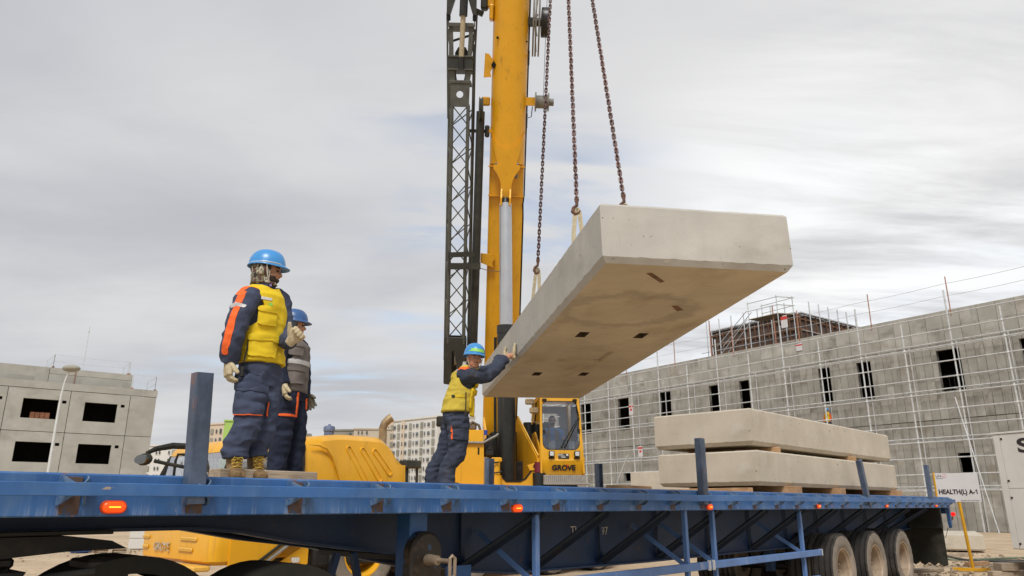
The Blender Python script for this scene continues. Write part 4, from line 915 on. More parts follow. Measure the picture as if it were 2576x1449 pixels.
m = bb_(); pf2 = boom_prof(.395, .45, -.12, -.44, 16, .8); m.loft([[(x, y, w_) for x, y in pf2] for w_ in (16, 30)]); wbuild(m, 'inner_boom_section', 'crane_yellow', None, 40)
m = bb_(); pf3 = boom_prof(.440, .50, -.18, -.30, 14, .45); m.loft([[(x, y, w_) for x, y in pf3] for w_ in (.75, 4, 8.3)]); wbuild(m, 'base_section', 'crane_yellow', None, 40)
m = bb_(); pf4 = boom_prof(.443, .503, -.18, -.303, 14, .45); m.loft([[(x * (1 - .1 * (w_ < .3)), y, w_) for x, y in pf4] for w_ in (.1, .25, .80)]); wbuild(m, 'greased_foot', 'grease_black', None, 40)
m = bb_()     # collar plate whose upper edge sweeps round the boom in a U
def by(x): return -.12 - .38 * max(0, 1 - (x / .445) ** 2) ** .40
cols_ = []
for i in range(25):
    x = -.447 + .894 * i / 24; u_ = min(1, abs(x) / .445); wl = 8.12 if abs(x) < .25 else 8.30 + (abs(x) - .25) / .195 * .70; wu = 9.16 - .52 * (1 - u_ ** 2.6) ** .8 + .0
    cols_.append((x, wl, max(wu, wl + .02)))
m.loft([[(x, by(x) - .045, wl), (x, by(x) - .045, wu), (x, by(x) + .05, wu), (x, by(x) + .05, wl)] for x, wl, wu in cols_]); wbuild(m, 'boom_collar', 'crane_yellow', None, 30)
m = bb_(); m.loft([[(-h, -.545, w_), (h, -.545, w_), (h, .0, w_), (-h, .0, w_)] for h, w_ in ((.135, 7.30), (.135, 7.72), (.165, 7.85), (.24, 8.0), (.33, 8.12), (.33, 8.22))])
wbuild(m, 'cylinder_bracket', 'crane_yellow')
m = bb_(); m.bb(-.46, .46, -.42, .05, 8.17, 8.20); m.bb(-.455, .455, -.38, .05, 7.43, 7.46); wbuild(m, 'stiffener_ring', 'crane_yellow')
for x in (-.26, .27):
    m = bb_(); m.box((x, -.47, 8.22), (.06, .06, .10), .01); wbuild(m, 'guide_block', 'reel_grey')
m = bb_(); m.box((.24, -.33, 7.95), (.09, .06, .10), .01); wbuild(m, 'guide_block', 'reel_grey')
for sx in (-.11, .11):
    m = bb_(); m.prism([(-.55, 7.62), (-.80, 7.40), (-.82, 7.22), (-.70, 7.12), (-.3, 7.16), (-.3, 7.62)], (sx, 0, 0), (0, 1, 0), (0, 0, 1), -.02, .02); wbuild(m, 'clevis_plate', 'crane_yellow')
# luffing cylinder
CT = BM @ Vector((.0, -.66, 7.25)); CB = Vector((-.12, 17.55, 1.95)); ax = (CB - CT).normalized(); Lc = (CB - CT).length
m = MB(); m.cyl(CT, CT + ax * (Lc * .48), .155, n=26); wbuild(m, 'cylinder_rod', 'cyl_chrome', None, 50)
m = MB(); m.cyl(CT - ax * .15, CT + ax * .02, .085, .12, 16); wbuild(m, 'rod_eye', 'cyl_black', None, 50)
m = MB(); m.cyl(CT + ax * (Lc * .46), CT + ax * (Lc * .49), .225, n=28); m.cyl(CT + ax * (Lc * .485), CB, .215, n=28); wbuild(m, 'cylinder_barrel', 'cyl_black', None, 50)
m = MB(); m.tube([CT + ax * (Lc * .5) + Vector((-.26, .1, 0)), CT + ax * (Lc * .75) + Vector((-.27, .1, 0)), CB + Vector((-.27, .1, .2))], .035, 8); wbuild(m, 'hydraulic_pipe', 'black_rubber')
# black hose along the right edge, small fittings
m = bb_(); m.tube([(.455, -.16, 1.2), (.46, -.16, 4), (.455, -.18, 6.9), (.44, -.26, 7.25), (.465, -.14, 7.5), (.465, -.12, 9), (.462, -.10, 13)], .018, 6); wbuild(m, 'edge_hose', 'black_rubber')
for w_ in (9.35, 10.9): m = bb_(); m.box((.475, -.12, w_), (.03, .1, .36), .01); wbuild(m, 'hose_clip', 'jib_dark')
m = bb_(); m.prism([(-.62, 10.95), (-.52, 10.93), (-.42, 10.80), (-.42, 10.62), (-.48, 10.5), (-.45, 10.38), (-.64, 10.36)], (0, -.30, 0), (1, 0, 0), (0, 0, 1), -.02, .02); wbuild(m, 'jib_lug', 'crane_yellow')
m = bb_(); m.prism([(-.46, 10.66), (-.40, 10.57), (-.33, 10.66), (-.40, 10.75)], (0, -.36, 0), (1, 0, 0), (0, 0, 1), -.03, .03); wbuild(m, 'lug_opening_shade', 'soot_hole_black')  # solid dark diamond, painted shade in place of a cut opening
m = bb_(); m.bb(-.60, -.42, -.34, -.1, 12.05, 12.42, .03); m.bb(-.54, -.44, -.4, -.1, 11.75, 12.1, .02); wbuild(m, 'jib_support', 'crane_yellow')
m = bb_(); m.bb(-.76, -.58, -.36, -.05, 12.0, 12.38, .04); m.bar((-.95, -.2, 12.0), (-.7, -.2, 11.9), .12, .12); wbuild(m, 'jib_clamp', 'jib_dark')
m = bb_(); m.tube([(-.45, -.15, 13.2), (-.68, -.15, 13.2), (-.70, -.15, 13.15), (-.70, -.15, 12.6), (-.66, -.15, 12.55), (-.42, -.15, 12.52)], .009, 6); m.box((-.68, -.15, 13.0), (.05, .03, .1), .01); wbuild(m, 'antenna_frame', 'reel_grey')
m = bb_(); m.tube([(-.62, -.2, 12.3), (-.52, -.2, 12.75)], .006, 5); m.tube([(-.5, -.2, 12.2), (-.54, -.2, 13.8)], .008, 5); wbuild(m, 'whip_aerial', 'black_steel')
m = bb_(); m.box((.02, -.52, 13.0), (.05, .05, .25), .01); wbuild(m, 'sheave_pin', 'black_steel')
m = bb_(); m.cyl((-.32, -.43, 11.30), (-.32, -.47, 11.30), .03, n=10); m.cyl((.40, -.30, 11.25), (.41, -.35, 11.25), .02, n=10); wbuild(m, 'drain_hole_shade', 'soot_hole_black')  # dark discs on the surface paint the shade of small holes
m = bb_(); m.box((-.58, -.15, 9.80), (.22, .12, .22), .03); wbuild(m, 'pad_bracket', 'crane_yellow')
m = bb_(); m.bar((-1.0, -.25, 9.05), (-.45, -.25, 9.05), .06, .08); m.box((-.52, -.25, 9.05), (.12, .14, .30), .03); wbuild(m, 'jib_pin_arm', 'jib_dark')
m = bb_(); m.bar((-.55, -.28, 9.06), (-.40, -.28, 9.06), .05, .08); wbuild(m, 'jib_pin_plate', 'crane_yellow')
m = bb_(); m.prism([(-.60, 5.98), (-.30, 5.96), (-.24, 5.86), (-.30, 5.72), (-.25, 5.62), (-.60, 5.74)], (0, -.36, 0), (1, 0, 0), (0, 0, 1), -.05, .05); wbuild(m, 'lower_jib_bracket', 'crane_yellow')
m = bb_(); m.tube([(-1.25, -.45, 5.68), (-.8, -.46, 5.66), (-.4, -.46, 5.55), (.15, -.44, 5.52)], .010, 5); wbuild(m, 'safety_wire', 'cable_brown')
# rope drum and hose reel on the right of the boom
m = bb_(); m.bar((.42, -.2, 9.82), (.66, -.2, 9.82), .12, .2); wbuild(m, 'drum_bracket', 'crane_yellow')
m = bb_(); m.lathe([(.001, 0), (.235, 0), (.24, .015), (.235, .03), (.16, .03), (.16, .32), (.225, .32), (.23, .335), (.225, .35), (.09, .35), (.09, .47), (.001, .47)], (.66, -.2, 9.82), (1, 0, 0), 26); wbuild(m, 'rope_drum', 'reel_grey', None, 40)
m = bb_(); m.cyl((.55, -.2, 9.82), (.70, -.2, 9.82), .05, n=10); m.tube([(.6, -.2, 9.7), (.58, -.2, 9.45), (.50, -.2, 9.42)], .012, 6); wbuild(m, 'drum_shaft', 'jib_dark')
m = bb_(); m.tube([(.86, -.36, 9.9), (.88, -.3, 16)], .006, 5); wbuild(m, 'guide_rope', 'black_steel')
for xo in (.56, .62, .70):
    m = bb_(); m.tube([(xo + .02 * math.cos(a), -.2 + .80 * math.cos(a), 11.75 + .80 * math.sin(a)) for a in [2 * math.pi * i / 36 for i in range(36)]], .022, 6, closed=True)
    wbuild(m, 'reel_hoop', 'reel_grey', None, 60)
m = bb_()
for i in range(10): a = 2 * math.pi * i / 10; m.tube([(.60, -.2 + .12 * math.cos(a), 11.75 + .12 * math.sin(a)), (.64, -.2 + .80 * math.cos(a), 11.75 + .80 * math.sin(a))], .014, 5)
wbuild(m, 'reel_spokes', 'reel_grey')
m = bb_(); m.lathe([(.001, 0), (.10, 0), (.10, .18), (.35, .20), (.36, .22), (.36, .36), (.34, .38), (.001, .38)], (.55, -.2, 11.75), (1, 0, 0), 28); wbuild(m, 'hose_reel', 'cyl_black', None, 40)
m = bb_(); m.bar((.42, -.2, 11.75), (.6, -.2, 11.75), .15, .2); wbuild(m, 'reel_bracket', 'jib_dark')
# --- boom head, rope and hook block (above the picture)
BT = BM @ Vector((0, 0, 30)); TIPX = Vector((HOOK.x, HOOK.y, BT.z - .3))
m = MB(); m.bar(BT - BZ * 1.2, Vector((TIPX.x, TIPX.y, BT.z)), .5, .6); wbuild(m, 'boom_head', 'crane_yellow')
m = MB()
for dx in (-.12, .12): m.cyl((TIPX.x + dx, TIPX.y, BT.z), (HOOK.x + dx, HOOK.y, HOOK.z + .8), .014, n=6)
wbuild(m, 'hoist_rope', 'black_steel')
m = MB(); m.box(HOOK + Vector((0, 0, .65)), (.5, .25, .6), .08); m.tube([HOOK + Vector(q) for q in ((0, 0, .35), (0, 0, .15), (.12, 0, .05), (.12, 0, -.08), (0, 0, -.14), (-.1, 0, -.06))], .045, 8); wbuild(m, 'hook_block', 'crane_yellow')

# --- stowed lattice jib
JA = Vector((-1.470, 18.62, 4.60)); JB = Vector((-1.245, 15.35, 13.45)); jz = (JB - JA).normalized(); jx = (Vector((1, 0, 0)) - jz * jz.x).normalized(); jy = jz.cross(jx)
JM = Matrix(((jx.x, jy.x, jz.x, JA.x), (jx.y, jy.y, jz.y, JA.y), (jx.z, jy.z, jz.z, JA.z), (0, 0, 0, 1))); JL = (JB - JA).length
def jb(): q = MB(); q.M = JM.copy(); return q
NEAR = [(-.17, -.20), (.23, -.20)]; FAR = [(-.27, .28), (.33, .28)]
zt = 6.72
for x, y in NEAR: m = jb(); m.cyl((x, y, .8), (x, y, zt), .045, n=10); wbuild(m, 'jib_chord', 'jib_grey')
for x, y in FAR: m = jb(); m.cyl((x, y, .3), (x, y, zt + 1.6), .042, n=10); wbuild(m, 'jib_chord', 'jib_grey')
nb = 12
for i in range(nb):
    z0, z1 = .95 + (zt - .95) * i / nb, .95 + (zt - .95) * (i + 1) / nb
    for (pa, pb) in ((NEAR[0], NEAR[1]), (NEAR[1], NEAR[0])): m = jb(); m.cyl((*pa, z0), (*pb, z1), .016, n=6); wbuild(m, 'lattice_brace', 'jib_grey')
    for k in (0, 1):
        pa, pb = (NEAR[k], FAR[k]) if i % 2 else (FAR[k], NEAR[k]); m = jb(); m.cyl((*pa, z0), (*pb, z1), .016, n=6); wbuild(m, 'lattice_brace', 'jib_grey')
    if i % 2: m = jb(); m.cyl((*FAR[0], z0), (*FAR[1], z1), .015, n=6); wbuild(m, 'lattice_brace', 'jib_grey')
for z in (.92, zt): m = jb(); m.bar((-.2, -.2, z), (.26, -.2, z), .07, .07); wbuild(m, 'lattice_crossbar', 'jib_grey')
# jib foot with sheave
m = jb(); m.prism([(-.25, -.22), (-.25, .95), (.27, .95), (.27, -.05), (.06, -.05), (.06, .30), (-.0, .62), (-.06, .62), (-.06, -.10), (-.12, -.24)], (0, -.22, 0), (1, 0, 0), (0, 0, 1), -.02, .02); ft = wbuild(m, 'jib_foot_plate', 'jib_dark')
m = jb(); m.prism([(-.25, -.30), (-.25, .95), (.27, .95), (.27, -.05), (-.05, -.05), (-.10, -.33)], (0, .26, 0), (1, 0, 0), (0, 0, 1), -.02, .02); m.bb(-.26, -.22, -.2, .26, -.2, .9); m.bb(.24, .28, -.2, .26, .0, .9); wbuild(m, 'jib_foot_plate', 'jib_dark')
m = jb(); m.lathe([(.001, -.035), (.20, -.035), (.22, -.03), (.19, 0), (.22, .03), (.20, .035), (.001, .035)], (.02, .02, .42), (1, .12, 0), 24); wbuild(m, 'sheave', 'white_paint', ft)
# jib head: drilled plates, cylinder, forks
m = jb(); po_ = [(-.21, zt + .0), (.25, zt + .0), (.26, zt + .52), (-.22, zt + .52)]; hc = (.02, zt + .26); an_ = [2 * math.pi * i / 48 + .003 for i in range(48)]
oo = [ray_poly(hc, a, po_) for a in an_]; ii = [(hc[0] + .085 * math.cos(a), hc[1] + .085 * math.sin(a)) for a in an_]
m.loft([[(x, -.23, z) for x, z in oo], [(x, -.23, z) for x, z in ii], [(x, -.20, z) for x, z in ii], [(x, -.20, z) for x, z in oo], [(x, -.23, z) for x, z in oo]], caps=False); wbuild(m, 'jib_head_plate', 'jib_grey', None, 30)
m = jb(); m.bb(-.25, .29, -.25, .2, zt + .52, zt + .60, .01); wbuild(m, 'jib_crosshead', 'jib_grey')
m = jb(); m.bb(-.28, .31, -.26, .2, zt + .86, zt + 1.16, .01); wbuild(m, 'jib_crosshead', 'jib_dark')
for z0_, z1_ in ((1.15, 1.19), (.84, .87), (1.88, 1.97)): m = jb(); m.bb(-.29, .33, -.28, .22, zt + z0_, zt + z1_, .005); wbuild(m, 'jib_crosshead', 'jib_grey')
for sx in (-1, 1):
    m = jb(); m.prism([(sx * .13 + .02, zt + .60), (sx * .24 + .02, zt + .60), (sx * .28 + .02, zt + .86), (sx * .14 + .02, zt + .86)], (0, -.2, 0), (1, 0, 0), (0, 0, 1), -.02, .02); wbuild(m, 'jib_head_plate', 'jib_grey')
    m = jb(); m.prism([(sx * .17 + .02, zt + 1.18), (sx * .27 + .02, zt + 1.18), (sx * .30 + .02, zt + 1.90), (sx * .20 + .02, zt + 1.90)], (0, -.2, 0), (1, 0, 0), (0, 0, 1), -.03, .03); wbuild(m, 'jib_head_plate', 'jib_grey')
    m = jb(); m.cyl((sx * .30 + .02, .0, zt - .3), (sx * .37 + .02, .05, zt + 2.3), .022, n=8); wbuild(m, 'jib_chord', 'jib_grey')
    m = jb(); m.bar((sx * .12 + .02, -.1, zt + .62), (sx * .34 + .02, .05, zt + 1.9), .04, .06); wbuild(m, 'jib_stay', 'jib_grey')
    m = jb(); m.prism([(sx * .28 + .03, zt + 2.15), (sx * .36 + .03, zt + 2.15), (sx * .36 + .03, zt + 4.2), (sx * .02 + .03, zt + 4.2), (sx * .09 + .03, zt + 2.75)], (0, -.25, 0), (1, 0, 0), (0, 0, 1), -.06, .06); wbuild(m, 'jib_fork', 'jib_dark')
    m = jb(); m.box((sx * .32 + .03, -.22, zt + 2.10), (.10, .1, .14), .02); m.cyl((sx * .32 + .03, -.2, zt + 1.9), (sx * .32 + .03, -.2, zt + 2.1), .012, n=6); wbuild(m, 'fork_pin', 'black_steel')
m = jb(); m.prism([(-.14, zt + 1.2), (.20, zt + 1.2), (.20, zt + 1.34), (.12, zt + 1.48), (-.06, zt + 1.48), (-.14, zt + 1.34)], (0, .1, 0), (1, 0, 0), (0, 0, 1), -.02, .02); m.bar((-.2, 0, zt + 1.60), (.28, 0, zt + 1.76), .04, .05); wbuild(m, 'jib_inner_plate', 'jib_dark')
m = jb(); m.cyl((.045, -.30, zt + 1.10), (.075, -.30, zt + 2.15), .062, n=16); wbuild(m, 'jib_ram_rod', 'webbing')
m = jb(); m.cyl((.075, -.30, zt + 2.12), (.13, -.30, zt + 4.2), .10, n=16); m.cyl((.04, -.30, zt + .85), (.045, -.30, zt + 1.14), .07, n=12); wbuild(m, 'jib_ram', 'cyl_black')
# round tube beside the lattice, sheave wheel, clamps
m = jb(); m.cyl((.46, .05, .35), (.53, .05, zt - .1), .105, n=18); wbuild(m, 'jib_pole', 'jib_dark', None, 50)
m = jb(); m.lathe([(.001, -.05), (.27, -.05), (.30, -.045), (.24, 0), (.30, .045), (.27, .05), (.001, .05)], (.54, -.05, zt - .05), (1, .08, 0), 26); wbuild(m, 'rope_sheave', 'jib_grey')
m = jb(); m.bar((-.20, -.26, 2.75), (.62, -.26, 2.77), .1, .16); m.bar((-.20, -.26, 3.03), (.46, -.26, 3.07), .1, .13); wbuild(m, 'jib_clamp', 'jib_dark')
# ------------------------------------------------------------------ buildings and surroundings
def form_post(t, src, cur, tex, rng, mix):
    run = rng(tex((2.2, 2.2, .28), 5), .55, .72, 0, .40)
    return mix(run, cur, lin('55504a'))
mat('wall_concrete', lin('a19e96'), 0.9, 0, 0.10, .7, rand=.05, layers=[(lin('6f6b64'), (.55, .55, .9), .52, .72, .70, 8), (lin('c0bdb4'), (.6, .6, .5), .50, .70, .65, 6), (lin('857b6a'), (.25, .25, .5), .55, .7, .5, 5)], bump=.2, bscale=9, post=form_post, coords='Object', spec=.2)
mat('wall_joint', lin('5f5b55'), 0.95, 0, 0.3, 1.5, layers=[(lin('97958f'), (.7, .7, .7), .46, .60, .95, 6)])
mat('precast', lin('a8a69d'), 0.9, 0, 0.08, .8, layers=[(lin('8d8a80'), (.7, .7, .7), .50, .72, .65, 8), (lin('bcb9b0'), (.5, .5, 1.0), .55, .72, .5, 6), (lin('97927f'), (4, 4, .4), .6, .8, .3, 4)], bump=.15, bscale=14, spec=.2, rand=.04)
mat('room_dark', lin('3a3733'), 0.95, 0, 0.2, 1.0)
mat('galv', lin('c6c8c8'), 0.45, 0.25, 0.1, 3.0, layers=[(lin('8f9090'), (4, 4, 4), .5, .7, .5, 5)])
mat('galv_orange', lin('a5745c'), 0.6, 0.1, 0.15, 3.0)
mat('ply_dark', lin('5f4e44'), 0.8, 0, 0.25, 1.5, layers=[(lin('44403e'), (1, 1, 1), .45, .65, .7, 5)], rand=.25)
mat('waler', lin('70503a'), 0.75, 0, 0.2, 3.0)
mat('apt_white', lin('cfcdc6'), 0.85, 0, 0.04, .1)
mat('apt_cream', lin('c9b9a4'), 0.85, 0, 0.04, .1)
mat('apt_green', lin('9dbd62'), 0.85, 0, 0.04, .1)
mat('apt_tan', lin('b5aa98'), 0.85, 0, 0.05, .1)
mat('apt_window', lin('4e5358'), 0.25, 0, 0.15, .3, rand=.3)
mat('apt_recess', lin('8f8c80'), 0.8, 0, 0.1, .3, rand=.15)
mat('sign_white', lin('c9c7c8'), 0.45, 0, 0.03, 3)
mat('sign_pink', lin('d9a3ad'), 0.5, 0, .05, 5)
mat('sign_black', lin('2a2426'), 0.5, 0, .05, 5)
mat('sign_grey', lin('6a6668'), 0.5, 0, .05, 5)
mat('post_yellow', lin('d8a21c'), 0.5, 0, .1, 4, layers=[(lin('a8843c'), (5, 5, 5), .55, .7, .5, 5)])
mat('cabinet_white', lin('d4d1cb'), 0.45, 0, 0.04, 1.5, layers=[(lin('bdb7ae'), (.8, .8, 1.2), .5, .75, .5, 6)])
mat('cable_black', lin('3a3a38'), 0.6, 0, .2, 5)
mat('cable_green', lin('5a6a56'), 0.6, 0, .2, 5)
mat('stone_grey', lin('94836d'), 0.95, 0, .3, 9)
mat('tarp_blue', lin('4468b8'), 0.5, 0, .15, 8, bump=.4, bscale=25)
mat('lamp_grey', lin('cfd0ce'), 0.5, 0.1, .06, 3)
mat('brick_red', lin('8a5c42'), 0.9, 0, .2, 6, rand=.2)
mat('notice_red', lin('c23a34'), 0.6, 0, .05, 4)

# --- formwork-cast building under scaffold (right). local x along the wall, y outward, z up
AZB = R(-36.3); DBv = Vector((math.sin(AZB), math.cos(AZB), 0)); NBv = Vector((math.cos(AZB), -math.sin(AZB), 0))
RB = TR(*(NBv * 49.0), math.atan2(DBv.y, DBv.x))
bld = thing('scaffolded_building', 'long grey concrete building with formwork marks and black window openings behind scaffolding', 'building', RB)
Q0, Q1, ZT = 9.0, 61.0, 13.22
WINS = [(19.75, 21.15, 8.2, 10.78), (25.45, 26.45, 8.25, 10.8), (28.45, 29.35, 8.25, 10.82), (15.2, 16.45, 8.2, 10.75), (20.0, 20.85, 3.26, 4.42), (35.3, 36.25, 8.15, 10.82), (38.3, 39.25, 8.15, 10.82),
        (43.4, 44.75, 8.1, 10.9), (48.5, 49.95, 8.0, 10.92), (53.7, 55.15, 8.0, 10.95), (48.4, 49.5, 3.45, 4.22), (57.6, 58.9, 8.0, 10.95), (33.0, 34.1, 3.3, 4.4)]
def rect_minus(r, holes):
    rs = [r]
    for (a, b, c, d) in holes:
        nx = []
        for (x0, x1, z0, z1) in rs:
            if b <= x0 or a >= x1 or d <= z0 or c >= z1: nx.append((x0, x1, z0, z1)); continue
            if a > x0: nx.append((x0, a, z0, z1))
            if b < x1: nx.append((b, x1, z0, z1))
            xa, xb = max(x0, a), min(x1, b)
            if c > z0: nx.append((xa, xb, z0, c))
            if d < z1: nx.append((xa, xb, d, z1))
        rs = nx
    return [q for q in rs if q[1] - q[0] > .03 and q[3] - q[2] > .03]
m = MB()
for x0, x1, z0, z1 in rect_minus((Q0, Q1, GZ, ZT - .02), WINS): m.bb(x0, x1, -.30, -.03, z0, z1)
m.build('wall', 'wall_joint', bld, 0)
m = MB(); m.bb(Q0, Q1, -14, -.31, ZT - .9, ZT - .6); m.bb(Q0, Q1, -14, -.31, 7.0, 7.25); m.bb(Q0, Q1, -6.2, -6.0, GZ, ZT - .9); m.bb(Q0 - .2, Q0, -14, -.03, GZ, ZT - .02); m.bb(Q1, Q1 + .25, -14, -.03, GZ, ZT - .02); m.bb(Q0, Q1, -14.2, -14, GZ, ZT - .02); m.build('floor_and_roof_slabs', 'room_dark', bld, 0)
rows = [(GZ, 1.2), (1.2, 2.7), (2.7, 4.15), (4.15, 5.2), (5.2, 6.45), (6.50, 7.75), (7.75, 8.9), (8.9, 10.0), (10.0, 11.2), (11.2, 12.2), (12.2, ZT)]
cells = []
pw = .52
nq = int((Q1 - Q0) / pw)
for ri, (z0, z1) in enumerate(rows):
    step = 1 if ri < 9 else 2
    for k in range(0, nq, step):
        x0, x1 = Q0 + k * pw, Q0 + (k + step) * pw
        for r in rect_minus((x0 + .012, x1 - .012, z0 + .003, z1 - .003), WINS): cells.append((r, ri))
def seen(c):
    (x0, x1, z0, z1), ri = c
    return (x1 - x0) * (z1 - z0) / (30 + max(0, x0 - 14)) ** 2 * (1 if x1 > 14.5 and z0 > 2.5 else .001)
cells.sort(key=seen, reverse=True)
rest = MB(); rg = random.Random(5)
for i, ((x0, x1, z0, z1), ri) in enumerate(cells):
    t_ = rg.uniform(-.004, .010) + (.02 if ri >= 9 else 0); q = MB() if i < 290 else rest
    q.box(((x0 + x1) / 2, t_ / 2 - .02, (z0 + z1) / 2), (x1 - x0, .05 + t_, z1 - z0))
    if i < 290: q.build('wall_panel', 'wall_concrete', bld, 0)
tag(rest.build('far_wall_panels', 'wall_concrete', bld, 0), kind='stuff')
m = MB(); m.bb(Q0, Q1, -.32, .02, ZT, ZT + .03); m.build('parapet_cap', 'wall_concrete', bld, 0)
# steel frame left in the large opening
m = MB(); m.bar((19.82, -.2, 9.2), (21.1, -.2, 9.2), .05, .05)
for x in (20.1, 20.4, 20.7): m.bar((x, -.2, 8.22), (x, -.2, 9.2), .03, .03, (1, 0, 0))
m.build('window_frame', 'black_steel', bld)
# parapet posts with guard lines
for q in (14.6, 19.85, 25.0, 30.5, 36.5, 42.65, 48.6, 54.5):
    m = MB(); m.bar((q, .04, ZT - .35), (q, .02, ZT + 2.2), .05, .05, (1, 0, 0)); m.build('parapet_post', 'galv_orange', bld)
for z in (ZT + .95, ZT + 1.75):
    m = MB(); pts = []
    for i in range(49): q = 13 + i; pts.append((q, .03, z - .06 * math.sin(math.pi * ((q - 14.6) % 5.6) / 5.6)))
    m.tube(pts, .014, 5); m.build('guard_line', 'galv', bld)
for q, z, s_ in ((31.6, 11.0 + 3.3, .55), (30.6, 12.35, .5)):
    m = MB(); m.prism([(q - s_ / 2, z), (q + s_ / 2, z), (q + s_ / 2, z + .55), (q + .1, z + .95), (q - s_ / 2, z + .95)] if z > 13 else [(q - s_ / 2, z), (q + s_ / 2, z), (q + s_ / 2, z + .5), (q - s_ / 2, z + .6)], (0, .07, 0), (1, 0, 0), (0, 0, 1), -.006, .006); nt = m.build('safety_notice', 'sign_white', bld)
    m = MB(); m.bb(q - s_ / 2, q + s_ / 2, .078, .082, z + (.62 if z > 13 else .38), z + (.88 if z > 13 else .48)); m.build('notice_band', 'notice_red', nt)
for q, z in ((47.0, 9.1), (46.1, 5.4)):
    m = MB(); m.bb(q - .25, q + .25, 1.26, 1.275, z, z + .9); nt = m.build('safety_notice', 'sign_white', bld); m = MB(); m.bb(q - .25, q + .25, 1.276, 1.28, z + .66, z + .82); m.bb(q - .12, q + .12, 1.276, 1.28, z + .35, z + .55); m.build('notice_band', 'notice_red', nt)
# --- scaffold in front of it
scf = thing('scaffold', 'galvanised tube scaffold standing along the grey building', 'scaffold', RB)
stds = [13.8, 16.7, 19.6, 22.5, 25.4, 28.4, 31.3, 34.3, 37.3, 40.4, 43.6, 46.9, 49.9, 53.2, 56.4, 59.6]
for k, q in enumerate(stds):
    top = 14.25 if k % 2 == 0 else 12.6
    MB().cyl((q, 1.2, GZ), (q, 1.2, top), .052, n=8).build('standard', 'galv', scf)
    MB().cyl((q + .15, .25, GZ), (q + .15, .25, 11.3), .036, n=8).build('standard', 'galv', scf)
lv = [2.2 + .957 * k for k in range(12)]
for k, z in enumerate(lv):
    MB().cyl((12.5, 1.22, z), (61.5, 1.22, z), .040, n=8).build('ledger', 'galv', scf)
    if k % 3 == 0:
        MB().cyl((12.5, 1.25, z + .24), (61.5, 1.25, z + .24), .038, n=8).build('ledger', 'galv', scf)
        MB().cyl((12.5, .28, z + .1), (61.5, .28, z + .1), .028, n=8).build('ledger', 'galv', scf)
        for q in stds:
            m = MB(); m.cyl((q + .2, 1.55, z + .20), (q + .2, .05, z + .12), .024, n=6); m.cyl((q + 1.7, 1.60, z + .20), (q + 1.7, .05, z + .12), .024, n=6); m.build('transom', 'galv', scf)
cp = MB()
for q in stds:
    for z in lv:
        if z < 12.5: cp.box((q, 1.22, z), (.13, .13, .12), .02)
tag(cp.build('couplers', 'lamp_grey', scf, 0), kind='stuff')
MB().bb(26.5, 33.5, .35, 1.1, 6.0, 6.05).build('platform_board', 'timber_grey', scf)
for (qa, za, qb, zb_) in ((19.9, 7.6, 18.3, GZ), (47.6, 5.6, 50.0, GZ), (36.8, 5.0, 34.5, GZ)):
    MB().cyl((qa, 1.35, za), (qb, 2.6, zb_), .032, n=8).build('raking_shore', 'galv', scf)
# --- rooftop formwork
fwk = thing('roof_formwork', 'brown timber formwork box with steel props on the grey building\'s roof', 'formwork', RB)
FY = -8.2; FQ0, FQ1, FZ0, FZ1 = 35.6, 44.9, ZT + .6, 17.55
def fpanel(p0, p1, n_, inward):
    d = (Vector(p1) - Vector(p0)) / n_
    for i in range(n_):
        a = Vector(p0) + d * i; b = a + d * .985
        m = MB(); m.bar((a.x, a.y, (FZ0 + FZ1) / 2), (b.x, b.y, (FZ0 + FZ1) / 2), .05, FZ1 - FZ0 - .1, (0, 0, 1)); m.build('form_panel', 'ply_dark', fwk)
    u = d.normalized(); o_ = Vector((-u.y, u.x, 0)) * inward
    for z in (FZ0 + .5, FZ0 + 1.4, FZ0 + 2.3, FZ1 - .5):
        m = MB(); m.bar(Vector(p0) + o_ * .1 + Vector((0, 0, z)), Vector(p1) + o_ * .1 + Vector((0, 0, z)), .10, .14); m.build('waler', 'waler', fwk)
    for i in range(n_ + 1):
        a = Vector(p0) + d * i + o_ * .2
        m = MB(); m.bar((a.x, a.y, FZ0), (a.x, a.y, FZ1 - .1), .10, .07, (1, 0, 0)); m.build('soldier', 'waler', fwk)
    m = MB(); m.bar(Vector(p0) + o_ * .22 + Vector((0, 0, FZ1)), Vector(p1) + o_ * .22 + Vector((0, 0, FZ1)), .3, .10); m.build('top_rail', 'galv', fwk)
fpanel((FQ0, FY, 0), (FQ1, FY, 0), 13, 1)
fpanel((FQ0, FY, 0), (FQ0, FY - 10, 0), 12, -1)
for q in (36.2, 37.6, 39.0, 40.5, 41.9, 43.3, 44.8):
    MB().cyl((q, FY + .9, FZ0 - 1), (q, FY + .9, FZ1 + .9), .05, n=6).build('prop', 'galv', fwk)
for k in range(6): MB().cyl((FQ0 - .9, FY - .5 - k * 1.5, FZ0 - 1), (FQ0 - .9, FY - .5 - k * 1.5, FZ1 + .9), .05, n=6).build('prop', 'galv', fwk)
for z in (FZ0 + .3, FZ0 + .75, FZ0 + 1.6): MB().cyl((35.2, FY + .95, z), (45.5, FY + .95, z), .035, n=6).build('prop_rail', 'galv', fwk); MB().cyl((FQ0 - .92, FY + .9, z + .3), (FQ0 - .92, FY - 9, z + .3), .035, n=6).build('prop_rail', 'galv', fwk)
for q in (36.0, 42.8): MB().cyl((q, FY + 3.0, ZT), (q, FY + 3.0, FZ1 + .3), .05, n=6).build('prop', 'galv_orange', fwk)
twr = thing('access_tower', 'small tube access tower with boarded platform above the roof formwork', 'scaffold', RB)
for q, y in ((38.3, -5.0), (35.4, -5.0), (38.0, -6.6), (34.8, -6.4)): MB().cyl((q, y, ZT), (q, y, 18.6), .04, n=6).build('standard', 'galv', twr)
